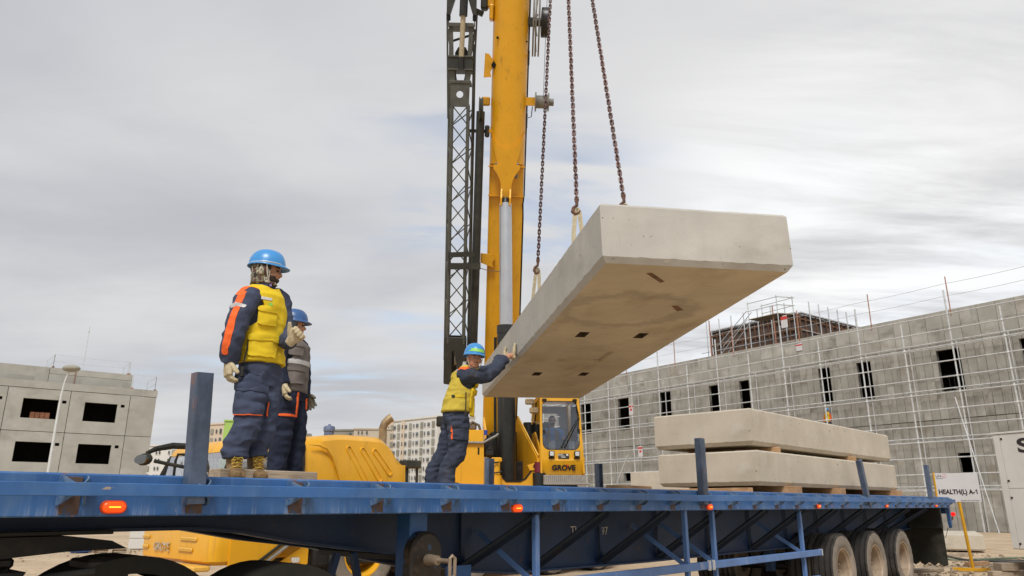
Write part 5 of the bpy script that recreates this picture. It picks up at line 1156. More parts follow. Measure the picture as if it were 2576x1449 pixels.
for z in (17.75, 18.45):
    for a, b in (((38.4, -5.0), (35.3, -5.0)), ((35.4, -4.9), (34.7, -6.5)), ((38.1, -6.6), (34.7, -6.4))): MB().cyl((*a, z), (*b, z), .035, n=6).build('guard_tube', 'galv', twr)
m = MB(); m.add([(38.3, -4.95, 16.98), (35.4, -4.95, 16.98), (34.8, -6.45, 16.98), (38.0, -6.6, 16.98), (38.3, -4.95, 17.04), (35.4, -4.95, 17.04), (34.8, -6.45, 17.04), (38.0, -6.6, 17.04)], [(0, 1, 2, 3), (4, 5, 6, 7), (0, 1, 5, 4), (1, 2, 6, 5), (2, 3, 7, 6), (3, 0, 4, 7)]); m.build('platform_board', 'timber_grey', twr)
for y in (-4.9, -5.6): MB().cyl((38.4, y, 17.8), (41.8, y, 15.2), .035, n=6).build('stair_rail', 'galv', twr); MB().cyl((38.4, y, 17.05), (41.5, y, 14.4), .035, n=6).build('stair_rail', 'galv', twr)

# --- precast building (left). local x along, y inward
AZL = R(52.96); DLv = Vector((math.sin(AZL), math.cos(AZL), 0)); NLv = Vector((-math.cos(AZL), math.sin(AZL), 0))
LB = TR(*(NLv * 63.23), math.atan2(DLv.y, DLv.x))
lbd = thing('precast_building', 'unfinished light grey precast concrete building with black window openings', 'building', LB)
cols = [(-9.0, -5.05), (-5.05, -1.1), (-1.1, 2.85), (2.85, 6.75), (6.75, 10.75), (10.75, 12.62)]
fl = [(GZ, 3.38), (3.38, 6.44), (6.44, 9.50)]
for ci, (x0, x1) in enumerate(cols):
    for fi, (z0, z1) in enumerate(fl):
        m = MB(); holes = []
        if ci < 5: holes = [(x0 + 1.0, x0 + 3.2, z0 + .92, z0 + 2.32), (x0 + 3.42, x0 + 3.70, z0 + 2.10, z0 + 2.32)]
        for r in rect_minus((x0 + .02, x1 - .02, z0 + .02, z1 - .02), holes): m.bb(r[0], r[1], 0, .22, r[2], r[3])
        m.build('facade_panel', 'precast', lbd, 0)
m = MB(); m.bb(-9, 12.64, -.02, .25, 9.52, 10.04); m.build('parapet', 'precast', lbd, 0)
m = MB(); m.bb(-9, 12.5, .23, .3, GZ, 9.5) if False else None
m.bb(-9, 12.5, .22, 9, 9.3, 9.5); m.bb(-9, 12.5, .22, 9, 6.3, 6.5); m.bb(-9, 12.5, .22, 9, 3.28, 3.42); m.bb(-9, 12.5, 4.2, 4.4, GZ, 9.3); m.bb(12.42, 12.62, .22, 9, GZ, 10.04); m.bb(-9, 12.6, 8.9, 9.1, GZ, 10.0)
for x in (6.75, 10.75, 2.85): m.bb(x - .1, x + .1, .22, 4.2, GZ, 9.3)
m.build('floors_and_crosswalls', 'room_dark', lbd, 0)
for x0, x1, z0, z1 in ((-9, 5.2, 10.05, 11.24), (5.23, 10.85, 10.05, 10.76), (5.23, 10.85, 10.78, 11.24)):
    m = MB(); m.bb(x0, x1, .9, 6.0, z0, z1)
    m.build('penthouse_panel', 'precast', lbd, 0)
m = MB(); m.bb(1.0, 4.3, .88, .905, 10.1, 10.52); m.build('recessed_panel', 'precast', lbd, 0)
k = 0
for (xa, ya, xb, yb, z0, h) in ((5.4, 1.0, 10.5, 1.0, 11.24, 1.0), (10.8, .2, 12.45, .2, 10.04, 1.15), (12.45, .2, 12.45, 3.4, 10.04, 1.1), (5.4, 1.0, 5.2, 4.0, 11.24, 1.0), (10.6, 1.0, 10.6, 4.0, 11.24, 1.0)):
    for x, y in ((xa, ya), (xb, yb)):
        MB().cyl((x, y, z0), (x, y, z0 + h), .025, n=6).build('rail_post', 'galv', lbd); MB().bb(x - .09, x + .09, y - .07, y + .07, z0, z0 + .1).build('post_foot', 'galv_orange', lbd)
    for z in (z0 + h * .5, z0 + h): MB().tube([(xa, ya, z), ((xa + xb) / 2, (ya + yb) / 2, z - .06), (xb, yb, z)], .010, 5).build('guard_line', 'galv', lbd)
MB().bar((6.9, .86, 10.0), (6.9, .86, 11.2), .04, .04, (1, 0, 0)).build('downpipe', 'galv_orange', lbd)
m = MB(); m.cyl((7.7, 4, 11.2), (7.7, 4, 15.3), .02, n=6); m.ball((7.7, 4, 14.9), .07, 8, 6); m.build('antenna', 'galv', lbd)
# bricks stored inside one room, stacked in columns
bst = thing('brick_pallet', 'stack of red bricks seen through the upper left window opening', 'bricks', LB @ Matrix.Translation((5.0, .7, 6.52)), None)
bk = MB(); bk.box((0, 0, .03), (.28, .5, .058)); bk = bk.mesh('brick', 'brick_red', 0)
for i in range(4):
    for j in range(22): place(bk, 'brick', bst, Matrix.Translation((-.42 + .31 * i + .02 * (j % 2), 0, .0 + .06 * j)))
# street lamp before it
lp = thing('street_lamp', 'tall white street lamp with round head before the precast building', 'street lamp', TR(-21.42, 35, GZ))
m = MB(); m.tube([(0, 0, 0), (0, 0, 5.6), (.05, 0, 6.6), (.12, 0, 7.3), (.03 - .1, 0, 7.62)] if False else [(0, 0, 0), (-.02, 0, 4.0), (-.03, 0, 5.6), (-.02, 0, 6.5), (.04, 0, 7.2), (.16, 0, 7.66)], [.075, .065, .055, .05, .042, .038], 12); m.build('pole', 'lamp_grey', lp, 50)
m = MB(); m.ball((.24, 0, 7.80), (.42, .30, .17), 18, 9); m.build('lamp_head', 'apt_recess', lp, 60)

# --- apartment blocks far away
def apt(name, label, M0, w_, d_, h_, rows_, cols_, mt, first=1.4, pitch=2.9, bands=()):
    a = thing('apartment_block', label, 'building', M0, 'far apartment blocks')
    MB().bb(0, w_, 0, d_, -1, h_).build('wall', mt, a, 0)
    for x0, x1, bm in bands: MB().bb(x0, x1, -.25, .0, -1, h_ - .05).build('wall_band', bm, a, 0)
    MB().bb(-.2, w_ + .2, -.35, d_ + .2, h_, h_ + .5).build('parapet', mt, a, 0)
    wm = {}
    for (x, ww, hh, kind) in cols_:
        if (ww, hh, kind) not in wm:
            q = MB(); q.bb(-ww / 2, ww / 2, -.34, -.26 if kind else -.30, 0, hh); q.bb(-ww / 2 - .08, ww / 2 + .08, -.40, -.27, -.12, 0); wm[(ww, hh, kind)] = q.mesh('window', 'apt_recess' if kind else 'apt_window', 0)
        for r in range(rows_): place(wm[(ww, hh, kind)], 'window', a, Matrix.Translation((x, 0, h_ - first - pitch * r - hh / 2 - .4)))
    return a
# white block between hood and crane: face turned a little to the left
Pa = Vector((-42.2, 252, 0)); Pb = Vector((-23.6, 236, 0)); ang = math.atan2(Pb.y - Pa.y, Pb.x - Pa.x); wA = (Pb - Pa).length
cA = []
for i, (x, k) in enumerate(((.045, 0), (.11, 1), (.155, 0), (.18, 0), (.25, 1), (.33, 0), (.385, 0), (.41, 0), (.485, 1), (.555, 0), (.61, 0), (.635, 0), (.71, 1), (.77, 0), (.83, 0), (.855, 0), (.93, 1))): cA.append((x * wA, 1.25 if k else .42, 1.7 if k else 1.0, k))
apt('a', 'white apartment block with many small windows behind the crane\'s hood', TR(Pa.x, Pa.y, 0, ang), wA, 12, 28.2, 10, cA, 'apt_white', 1.6, 2.75, ((0, .14 * wA, 'apt_cream'), (.30 * wA, .37 * wA, 'apt_cream')))
apt('b', 'white end block with a blank wall behind the working man', TR(-24.5, 246, 0, ang), 5.5, 12, 29.6, 1, [], 'apt_white', bands=((0, 1.0, 'apt_cream'),))
Pc = Vector((-107, 256, 0)); apt('c', 'pale apartment block joined to a green gable, behind the workers\' legs', TR(Pc.x, Pc.y, 0, R(-22)), 10.2, 10, 27.6, 5, [(1.2, .7, 1.3, 0), (3.2, .6, 1.1, 0), (5.4, 1.2, 1.6, 1), (7.4, .6, 1.1, 0), (9.2, .8, 1.5, 0)], 'apt_cream', 1.8, 3.0)
apt('d', 'green gable end of an apartment block beside the pale one', TR(Pc.x + 10.2 * math.cos(R(-22)), Pc.y + 10.2 * math.sin(R(-22)), 0, R(6)), 10, 10, 28.6, 1, [], 'apt_green')
apt('e', 'white low apartment block with arched windows behind the crane\'s mirror', TR(-125, 254, 0, R(-4)), 20, 12, 20.4, 6, [(2.6, 1.3, 1.5, 1), (5.2, .5, .9, 0), (6.3, .5, .9, 0), (9.6, .5, .9, 0), (11.2, 1.3, 1.5, 1), (14, .5, .9, 0), (16.5, .5, .9, 0)], 'apt_white', 1.6, 2.6)
apt('f', 'low tan block with a grey flank above the crane\'s hood', TR(-53.0, 250, 0, R(2)), 16, 12, 25.6, 1, [(1.6, .4, .7, 0), (2.8, .4, .7, 0), (4.4, .5, .8, 0)], 'apt_tan', .5)
apt('g', 'dark grey low block left of the tan one', TR(-60.5, 252, 0, R(-6)), 7.4, 10, 25.4, 1, [(6.2, .7, .9, 0)], 'apt_recess', .8)

# ------------------------------------------------------------------ sign, cabinet and ground clutter on the right
sg = thing('site_sign', 'white site sign on a yellow post reading HEALTH(L) A-1', 'sign', TR(11.0, 18.72, GZ, R(3)))
m = MB(); m.bb(-.60, .50, -.012, .012, 1.58, 2.26); bd = m.build('board', 'sign_white', sg)
m = MB(); m.bb(-.625, -.60, -.02, .02, 1.50, 2.27); m.build('edge_strip', 'post_yellow', bd)
m = MB(); m.bar((.02, .03, .02), (-.06, .03, 1.62), .07, .05, (1, 0, 0), .006); m.build('post', 'post_yellow', sg)
m = MB(); m.bar((-.42, .10, .04), (-.05, -.28, .04), .08, .07, (0, 0, 1)); m.bar((-.04, -.22, .04), (.36, -.05, .04), .08, .07, (0, 0, 1)); m.bar((-.05, .02, .035), (.1, .02, .035), .3, .05); m.build('foot_bar', 'post_yellow', sg)
m = MB(); m.bb(-.10, .0, -.24, -.2, .015, .07); m.build('bar_end', 'soot_hole_black', sg)
def stext(body, size, x, z, mt, par=bd, bold=0.0, sx=1.0, sp=1.0):
    me = text_mesh(body, size, 'print', mt, .001, 'LEFT', 0, bold, sp); place(me, 'print', par, Matrix.Translation((x, -.0145, z)) @ UP_X @ Matrix.Diagonal((sx, 1, 1, 1)))
me_ = text_mesh('HEALTH(L) A-', .150, 'print', 'sign_black', .001, 'LEFT', 0, .006); xe = max(v.co.x for v in me_.vertices)
place(me_, 'print', bd, Matrix.Translation((-.560, -.0145, 1.765)) @ UP_X)
m = MB(); m.prism([(0, .082), (.030, .108), (.052, .108), (.052, 0), (.030, 0), (.030, .080), (0, .062)], (-.560 + xe + .012, -.0145, 1.765), (1, 0, 0), (0, 0, 1), -.001, .001); m.build('print', 'sign_black', bd, 0)
stext('Bismayah New City Project', .042, -.03, 1.60, 'sign_grey')
stext('Hanwha', .046, -.58, 2.12, 'sign_grey', bd, 0, 1.2)
# Arabic word as strokes, right to left
m = MB()
for pts in ([(-.575, 2.235), (-.570, 2.165)], [(-.548, 2.19), (-.530, 2.205), (-.525, 2.175), (-.555, 2.16)], [(-.515, 2.20), (-.512, 2.17), (-.545, 2.168)], [(-.495, 2.24), (-.490, 2.172)], [(-.490, 2.172), (-.44, 2.172), (-.43, 2.19), (-.445, 2.215), (-.465, 2.21), (-.455, 2.185), (-.438, 2.195)]):
    m.tube([(x, -.0145, z) for x, z in pts], .0045, 5)
m.build('print', 'sign_grey', bd)
m = MB()
for cx, cz, r in ((-.365, 2.20, .042), (-.350, 2.195, .045), (-.358, 2.208, .040)): m.tube([(cx + r * math.cos(a), -.0145, cz + r * math.sin(a)) for a in [2 * math.pi * i / 20 for i in range(20)]], .0028, 4, closed=True)
m.build('print', 'sign_pink', bd)
# white cabinet
cb = thing('equipment_cabinet', 'large white steel cabinet at the right edge marked with a black S', 'cabinet', TR(10.93, 17.0, GZ, math.atan2(-.896, .445)))
m = MB(); m.bb(.0, 3.0, .0, 1.9, .58, 3.04, .01); m.build('body', 'cabinet_white', cb)
for x0, x1, z0, z1 in ((.01, .145, .60, 3.02), (.153, 2.9, 1.86, 3.02), (.153, 2.9, .60, 1.848)):
    m = MB(); m.bb(x0, x1, -.014, .0, z0, z1, .003); m.build('panel', 'cabinet_white', cb)
m = MB(); m.bb(-.03, 3.05, -.03, 1.95, 3.04, 3.08, .006); m.build('roof', 'cabinet_white', cb)
for x, z in ((.19, 2.93), (.19, 2.02), (.19, 1.66), (.19, .70)): m = MB(); m.cyl((x, -.014, z), (x, -.03, z), .022, n=12); m.build('bolt', 'soot_hole_black', cb)
place(text_mesh('S', .42, 'lettering', 'sign_black', .002, 'LEFT', 0, .012), 'lettering', cb, Matrix.Translation((.50, -.018, 2.62)) @ UP_X @ Matrix.Diagonal((1.5, 1, 1, 1)))
m = MB(); m.prism([(.2, .57), (2.8, .57), (2.4, .10), (.75, .10)], (0, .95, 0), (1, 0, 0), (0, 0, 1), -.7, .7); m.bb(.6, 2.6, .3, 1.6, .0, .12); m.build('skid', 'black_steel', cb)
# slab lying on the ground, blocks, timbers
slab_thing(TR(15.45, 25.4, GZ + .06, R(-28)) @ Matrix.Translation((-2.6, 0, 0)), 4.3, 2.6, .50, 'low concrete slab lying on the ground behind the yellow post')
slab_thing(TR(4.3, 27.5, GZ + .1, R(-36)), 4.0, 2.2, 2.55, 'tall pale concrete block beyond the trailer left of the stacked slabs')
tg = 'loose timbers on the ground at the right'
timber(TR(12.05, 20.3, GZ, R(30)), (.9, .14, .10), 'timber offcut on the ground left of the yellow post', 'timber', .008, tg)
timber(TR(13.4, 23.6, GZ, R(28)), (1.6, .16, .10), 'long timber on the ground behind the yellow post', 'timber_grey', .008, tg)
timber(TR(9.55, 18.5, GZ, R(25)), (1.5, .30, .07), 'flat timber on the ground beside the mudflap', 'timber_grey', .008, tg)
for i, (x, y, z, r, d, lb) in enumerate(((10.72, 17.25, 0, 12, (.55, .16, .12), 'lower left timber block of the pile at the bottom right corner'), (11.20, 17.35, 0, -6, (.75, .18, .12), 'lower middle timber block of the pile at the bottom right corner'), (10.90, 17.3, .12, 8, (.42, .26, .16), 'largest upper timber block of the pile at the bottom right corner'), (11.42, 17.65, .12, 4, (.40, .22, .16), 'right upper timber block of the pile at the bottom right corner'), (11.75, 17.5, 0, 20, (.5, .2, .14), 'rightmost timber block of the pile at the bottom right corner'))):
    timber(TR(x, y, GZ + z, R(r)), d, lb, 'timber_grey', .01, 'timber pile at the bottom right')
# cables
def cable(pts, r, label, mt):
    q = MB(); P = [Vector(p) for p in pts]; out = []
    for i in range(len(P) - 1):
        a, b, c, d = P[max(i - 1, 0)], P[i], P[i + 1], P[min(i + 2, len(P) - 1)]
        for k in range(6):
            t_ = k / 6; out.append(0.5 * ((2 * b) + (-a + c) * t_ + (2 * a - 5 * b + 4 * c - d) * t_ ** 2 + (-a + 3 * b - 3 * c + d) * t_ ** 3))
    out.append(P[-1]); q.tube(out, r, 6); tag(q.build('ground_cable', mt, None, 60), label, 'cable', 'cables lying on the ground')
zc_ = GZ + .035
cable([(11.7, 23.2, zc_ + .5), (12.0, 22.4, zc_ + .2), (12.7, 21.8, zc_), (13.8, 21.6, zc_), (15.2, 21.4, zc_), (18, 21, zc_)], .032, 'black cable running to the right behind the yellow post', 'cable_black')
cable([(11.6, 23.4, zc_ + .8), (11.9, 22.9, zc_ + .4), (12.4, 22.3, zc_), (13.0, 22.0, zc_), (14.5, 22.6, zc_), (18, 23, zc_)], .028, 'green cable drooping to the ground behind the mudflap', 'cable_green')
cable([(12.2, 20.9, zc_), (12.6, 21.4, zc_), (13.6, 21.2, zc_), (13.9, 20.4, zc_), (13.2, 20.0, zc_), (12.5, 20.3, zc_), (13.6, 20.9, zc_), (17, 19.8, zc_)], .032, 'looped black cable on the ground right of the yellow post', 'cable_black')
# rubble in view
rb = MB(); rg = random.Random(3)
for i in range(1100):
    x, y = rg.uniform(8.5, 15), rg.uniform(16.5, 27)
    if i % 4 == 0: x, y = rg.uniform(-16, -6), rg.uniform(18, 32)
    s_ = rg.uniform(.012, .045) * (1.8 if i % 9 == 0 else 1)
    rb.box((x, y, GZ + s_ * .4), (s_ * rg.uniform(1, 2), s_ * rg.uniform(1, 1.6), s_), s_ * .3, Matrix.Rotation(rg.uniform(0, 3), 4, 'Z') @ Matrix.Rotation(rg.uniform(-.4, .4), 4, 'X'))
tag(rb.build('stones', 'stone_grey', None), 'small stones and rubble scattered on the sandy ground', 'stones', kind='stuff')
# pallet, blue sack and boards under the trailer's nose at the left
pal = thing('pallet', 'small tipped wooden pallet on the ground beside the blue sack', 'pallet', TR(-13.2, 25.6, GZ, R(12)) @ Matrix.Rotation(R(-30), 4, 'X'))
for i in range(5): MB().bb(-.6 + .0, .6, .0 + i * .2, .13 + i * .2, .12, .15).build('slat', 'timber_grey', pal)
for x in (-.55, 0, .55): MB().bb(x - .06, x + .06, .0, .95, .0, .12).build('bearer', 'timber_grey', pal)
m = MB(); m.ball((0, 0, .22), (.42, .32, .25), 14, 8); m.v = [(x + .05 * noise.noise((x * 5, y * 5, z * 5)), y, z + .06 * noise.noise((x * 6 + 3, y * 6, z * 6))) for x, y, z in m.v]
tag(place(m.mesh('sack', 'tarp_blue', 60), 'blue_sack', None, TR(-14.1, 25.5, GZ)), 'crumpled blue plastic sack on the sand beside the pallet', 'sack')
wp = thing('board_stack', 'white stacked boards on the ground left of the crane\'s bumper', 'boards', TR(-13.0, 27.6, GZ, R(20)))
for i in range(4): MB().bb(-.55, 1.1, 0, .35, .02 + i * .36, .36 + i * .36, .01).build('board', 'apt_white', wp)
# ------------------------------------------------------------------ people
def at(px, py, Y):
    """world point at depth Y on the sight line of a photo position (2576 px wide frame)"""
    xc, yc = px - 1288.0, 724.5 - py; c, s = math.cos(PITCH), math.sin(PITCH)
    k = Y / (LENS_PX * c - yc * s); return Vector((xc * k, Y, CAMZ + (LENS_PX * s + yc * c) * k))
mat('skin', lin('c08e70'), 0.55, 0, 0.06, 30, layers=[(lin('8a5c46'), (40, 40, 40), .52, .7, .4, 4)])
mat('skin_dark', lin('ab7d62'), 0.55, 0, 0.06, 30)
mat('hair', lin('33281f'), 0.8, 0, 0.2, 60)
mat('navy_cloth', lin('454c60'), 0.9, 0, 0.12, 9, layers=[(lin('363c4c'), (5, 5, 5), .48, .70, .6, 6), (lin('656873'), (7, 7, 4), .60, .76, .45, 6)], bump=.12, bscale=500, bdetail=1, spec=.15)
mat('navy_dark', lin('2a2f3f'), 0.9, 0, 0.15, 9, layers=[(lin('1d2230'), (5, 5, 5), .48, .70, .6, 6)], bump=.12, bscale=500, bdetail=1, spec=.15)
mat('grey_cloth', lin('3d4352'), 0.9, 0, 0.15, 9, layers=[(lin('55555a'), (6, 6, 5), .52, .72, .6, 6), (lin('77726c'), (9, 9, 9), .62, .78, .5, 6)], bump=.12, bscale=500, bdetail=1, spec=.15)
mat('orange_cloth', lin('ef6a34'), 0.8, 0, 0.08, 20, spec=.2)
mat('vest_yellow', lin('dfc02a'), 0.75, 0, 0.07, 6, layers=[(lin('b99d38'), (6, 6, 6), .52, .74, .6, 7), (lin('8a7a3c'), (13, 13, 13), .66, .76, .5, 6)], bump=.10, bscale=500, bdetail=1, spec=.2)
mat('vest_mesh', lin('cdb64a'), 0.85, 0, 0.07, 8, layers=[(lin('b09a48'), (9, 9, 9), .5, .72, .5, 6)], bump=.3, bscale=420, bdetail=1, spec=.15)
mat('vest_grey', lin('77706c'), 0.85, 0, 0.12, 8, layers=[(lin('58524f'), (6, 6, 6), .5, .7, .6, 6)], bump=.25, bscale=300, spec=.2)
mat('reflective', lin('c9c8c8'), 0.4, 0.2, 0.05, 20)
mat('glove', lin('cbbd9c'), 0.95, 0, 0.1, 30, layers=[(lin('a08c68'), (22, 22, 22), .5, .68, .65, 5)], bump=.5, bscale=260, bdetail=1, spec=.1)
mat('glove_dark', lin('6f6a5c'), 0.95, 0, 0.1, 30, layers=[(lin('4a4a42'), (22, 22, 22), .5, .68, .65, 5)], bump=.5, bscale=260, spec=.1)
mat('helmet_blue', lin('3f8ccb'), 0.32, 0, 0.03, 10, layers=[(lin('6aa6d4'), (14, 14, 14), .62, .75, .4, 5)], spec=.5)
mat('helmet_navy', lin('35598c'), 0.35, 0, 0.05, 10, layers=[(lin('5a7aa0'), (14, 14, 14), .60, .75, .4, 5)], spec=.5)
mat('boot', lin('7d6442'), 0.8, 0, 0.2, 14, layers=[(lin('5a442c'), (14, 14, 14), .52, .6, .8, 4), (lin('a89060'), (20, 20, 20), .6, .7, .5, 5)], bump=.2, bscale=120)
mat('sole', lin('4a4034'), 0.9, 0, .2, 10)
mat('lace', lin('b89a3c'), 0.8, 0, .1, 20)
mat('boot_yellow', lin('a07c3c'), 0.8, 0, .12, 20)
mat('strap_pale', lin('b8b4a8'), 0.8, 0, .1, 20)
mat('strap_black', lin('22211f'), 0.7, 0, .1, 20)
mat('buckle_violet', lin('8f7ab8'), 0.5, 0, .1, 20)
mat('sticker_green', lin('8fcf5a'), 0.5, 0, .15, 60)
mat('eye_dark', lin('1a1412'), 0.3, 0, 0, 1)
mat('eye_white', lin('d8d2cc'), 0.3, 0, 0, 1)
mat('lip', lin('8f5a4c'), 0.6, 0, .05, 20)
mat('shirt_blue', lin('5a86c8'), 0.85, 0, .1, 12)
def camo_post(t, src, cur, tex, rng, mix):
    cur = mix(rng(tex((34, 34, 15), 2), .49, .52, 0, 1), cur, lin('5a4038')); cur = mix(rng(tex((29, 41, 17), 2), .54, .57, 0, 1), cur, lin('b8b2a0')); return mix(rng(tex((41, 33, 19), 1), .60, .63, 0, 1), cur, lin('2e2a28'))
mat('camo', lin('74745a'), 0.9, 0, .1, 20, post=camo_post)

def sring(c, ax, ay, rx, ry, n=22, p=2.3):
    out = []
    for i in range(n):
        a = 2 * math.pi * i / n; ca, sa = math.cos(a), math.sin(a)
        out.append(tuple(c + ax * (rx * math.copysign(abs(ca) ** (2 / p), ca)) + ay * (ry * math.copysign(abs(sa) ** (2 / p), sa))))
    return out
def remesh(mb, voxel, smooth=3, disp=None):
    me = mb.mesh('tmp', 'skin', 0); o = bpy.data.objects.new('tmp', me); C.objects.link(o)
    r = o.modifiers.new('r', 'REMESH'); r.mode = 'VOXEL'; r.voxel_size = voxel; r.adaptivity = 0
    if smooth: s_ = o.modifiers.new('s', 'SMOOTH'); s_.factor = .5; s_.iterations = smooth
    dg = bpy.context.evaluated_depsgraph_get(); dg.update(); out = bpy.data.meshes.new_from_object(o.evaluated_get(dg)); bpy.data.objects.remove(o); bpy.data.meshes.remove(me)
    if disp:
        out.update(); ns = [v.normal.copy() for v in out.vertices]
        for v, nn in zip(out.vertices, ns): v.co = v.co + nn * disp(v.co, nn)
    return out
def finish(me, name, mt, parent):
    me.name = name; me.materials.clear(); me.materials.append(MATS[mt]); inv = FR[parent.name].inverted(); me.transform(inv); me.shade_smooth(); me.update(); return place(me, name, parent)
def patch(me, sel, off, name, mt, parent, skirt=.012, bulge=None):
    """lift the faces chosen by sel(centre, normal) off a garment as a piece of its own"""
    bm = bmesh.new(); bm.from_mesh(me); bm.normal_update()
    keep = [f for f in bm.faces if sel(f.calc_center_median(), f.normal)]
    if not keep: bm.free(); return None
    ks = set(keep); best = []          # one connected piece only
    while ks:
        st_ = [ks.pop()]; comp = []
        while st_:
            f = st_.pop(); comp.append(f)
            for e in f.edges:
                for g_ in e.link_faces:
                    if g_ in ks: ks.remove(g_); st_.append(g_)
        if len(comp) > len(best): best = comp
    keep = best; ec = {}
    for f in keep:
        for e in f.edges: ec[e.index] = ec.get(e.index, 0) + 1
    bm.edges.ensure_lookup_table(); adj = {}; P0 = {v.index: v.co.copy() for f in keep for v in f.verts}; N0 = {v.index: v.normal.copy() for f in keep for v in f.verts}
    for ei, k in ec.items():
        if k == 1:
            a, b = bm.edges[ei].verts; adj.setdefault(a.index, []).append(b.index); adj.setdefault(b.index, []).append(a.index)
    for it in range(7):          # ease the stepped outline left by the grid
        new = {i: P0[i] * .45 + sum((P0[j] for j in ns), Vector()) * (.55 / len(ns)) for i, ns in adj.items() if len(ns) == 2}
        P0.update(new)
    idx = {}; vs = []; fs = []; back = {}
    for f in keep:
        row = []
        for v in f.verts:
            if v.index not in idx:
                idx[v.index] = len(vs); b = off * (bulge(v.co) if bulge else 1.0); vs.append(tuple(P0[v.index] + N0[v.index] * b))
            row.append(idx[v.index])
        fs.append(tuple(row))
    for ei, k in ec.items():
        if k == 1:
            a, b = bm.edges[ei].verts
            for v in (a, b):
                if v.index not in back: back[v.index] = len(vs); vs.append(tuple(P0[v.index] - N0[v.index] * skirt))
            fs.append((idx[a.index], idx[b.index], back[b.index], back[a.index]))
    bm.free()
    m = MB(); m.v = vs; m.f = fs; m.mi = [0] * len(fs); return m.build(name, mt, parent, 50, world=True)
def limb(mb, pts, rad, n=14, sub=4):
    """smoothly curved tapering limb through the joints"""
    P = [Vector(p) for p in pts]; o, r = [], []
    for i in range(len(P) - 1):
        a, b, c, d = P[max(i - 1, 0)], P[i], P[i + 1], P[min(i + 2, len(P) - 1)]
        for k in range(sub):
            t_ = k / sub; o.append(0.5 * ((2 * b) + (-a + c) * t_ + (2 * a - 5 * b + 4 * c - d) * t_ ** 2 + (-a + 3 * b - 3 * c + d) * t_ ** 3)); r.append(rad[i] + (rad[i + 1] - rad[i]) * t_)
    o.append(P[-1]); r.append(rad[-1]); mb.tube(o, r, n)
def folds(anchors, amp=.010, fq=(16, 16, 34), seed=0.0):
    """cloth folds: horizontal creases, deeper near the anchor joints"""
    def f(p, nn):
        k = .55
        for (a, rr) in anchors: k = max(k, 1.0 - (p - a).length / rr)
        q = Vector((p.x * fq[0] * .55, p.y * fq[1] * .55, p.z * fq[2] * .6)); q2 = Vector((p.x * 5 + p.z * 9 + seed, p.y * 5, p.z * 11 - p.x * 7))
        v = noise.noise(q + Vector((seed, 0, 0))) * .55 + (abs(noise.noise(q2)) - .25) * -1.7
        return amp * k * v
    return f
def hand_mesh(W, d, nrm, thumb, curl=.5, size=1.0, spread=.06, thick=1.0, tcurl=.3, tup=.0):
    """palm and five fingers: W wrist, d along the fingers, nrm the palm's facing, thumb +1/-1 side of d x nrm"""
    d = Vector(d).normalized(); nrm = (Vector(nrm) - d * Vector(nrm).dot(d)).normalized(); a = d.cross(nrm) * thumb; m = MB(); S = size
    m.loft([sring(W - d * .03 * S, a, nrm, .030 * S * thick, .024 * S * thick, 14), sring(W + d * .005 * S, a, nrm, .030 * S * thick, .021 * S * thick, 14), sring(W + d * .045 * S, a, nrm, .043 * S * thick, .019 * S * thick, 14, 3), sring(W + d * .088 * S, a, nrm, .044 * S * thick, .015 * S * thick, 14, 3)])
    for i, (off, ln) in enumerate(((.032, .072), (.011, .080), (-.011, .075), (-.032, .060))):
        p = W + d * (.078 * S) + a * off * S; dd = (d + a * (spread * (1.5 - i))).normalized(); pts = [p]; r0 = .0105 * S * thick; ax = a
        for j, f in enumerate((.42, .32, .26)):
            dd = Matrix.Rotation(curl * (1.0 + .15 * i * (curl > .2)) * (1 if thumb > 0 else -1) * (.75 if j == 0 else 1.1), 3, ax * 1.0) @ dd if False else (dd * math.cos(curl * (.8 if j == 0 else 1.1)) + dd.cross(a).normalized() * 0 + (nrm * 0)) if False else dd
            th = curl * (.8 if j == 0 else 1.15) * (1 + .06 * i)
            perp = (nrm - dd * nrm.dot(dd)); perp = perp.normalized() if perp.length > 1e-4 else -d
            if dd.dot(nrm) > .97: perp = -d
            ndd = dd * math.cos(th) + perp * math.sin(th)
            if j and pts and dd.dot(nrm) > .0 and th > .5: ndd = dd * math.cos(th) + (-(d - dd * d.dot(dd))).normalized() * math.sin(th)
            dd = ndd.normalized(); pts.append(pts[-1] + dd * ln * f * S)
        m.tube(pts, [r0, r0, r0 * .92, r0 * .72], 8)
    b = W + d * .018 * S + a * .030 * S; td = (d * .62 + a * .62 + nrm * .35 + Vector((0, 0, tup))).normalized(); p1 = b + td * .032 * S; td2 = (td + d * (.35 if not tup else 0) + nrm * tcurl * .6 - a * tcurl * .5 + Vector((0, 0, tup))).normalized(); p2 = p1 + td2 * .034 * S; p3 = p2 + (td2 + nrm * tcurl * .3).normalized() * .024 * S
    m.tube([b - td * .012, b, p1, p2, p3], [.014 * S, .016 * S * thick, .0145 * S * thick, .0125 * S * thick, .009 * S * thick], 8)
    return remesh(m, .0042, 2)
def head_frame(H, fwd, up=(0, 0, 1)):
    f = Vector(fwd).normalized(); u = Vector(up); u = (u - f * u.dot(f)).normalized(); l = u.cross(f)   # l = the person's left
    return Matrix(((f.x, l.x, u.x, H.x), (f.y, l.y, u.y, H.y), (f.z, l.z, u.z, H.z), (0, 0, 0, 1)))
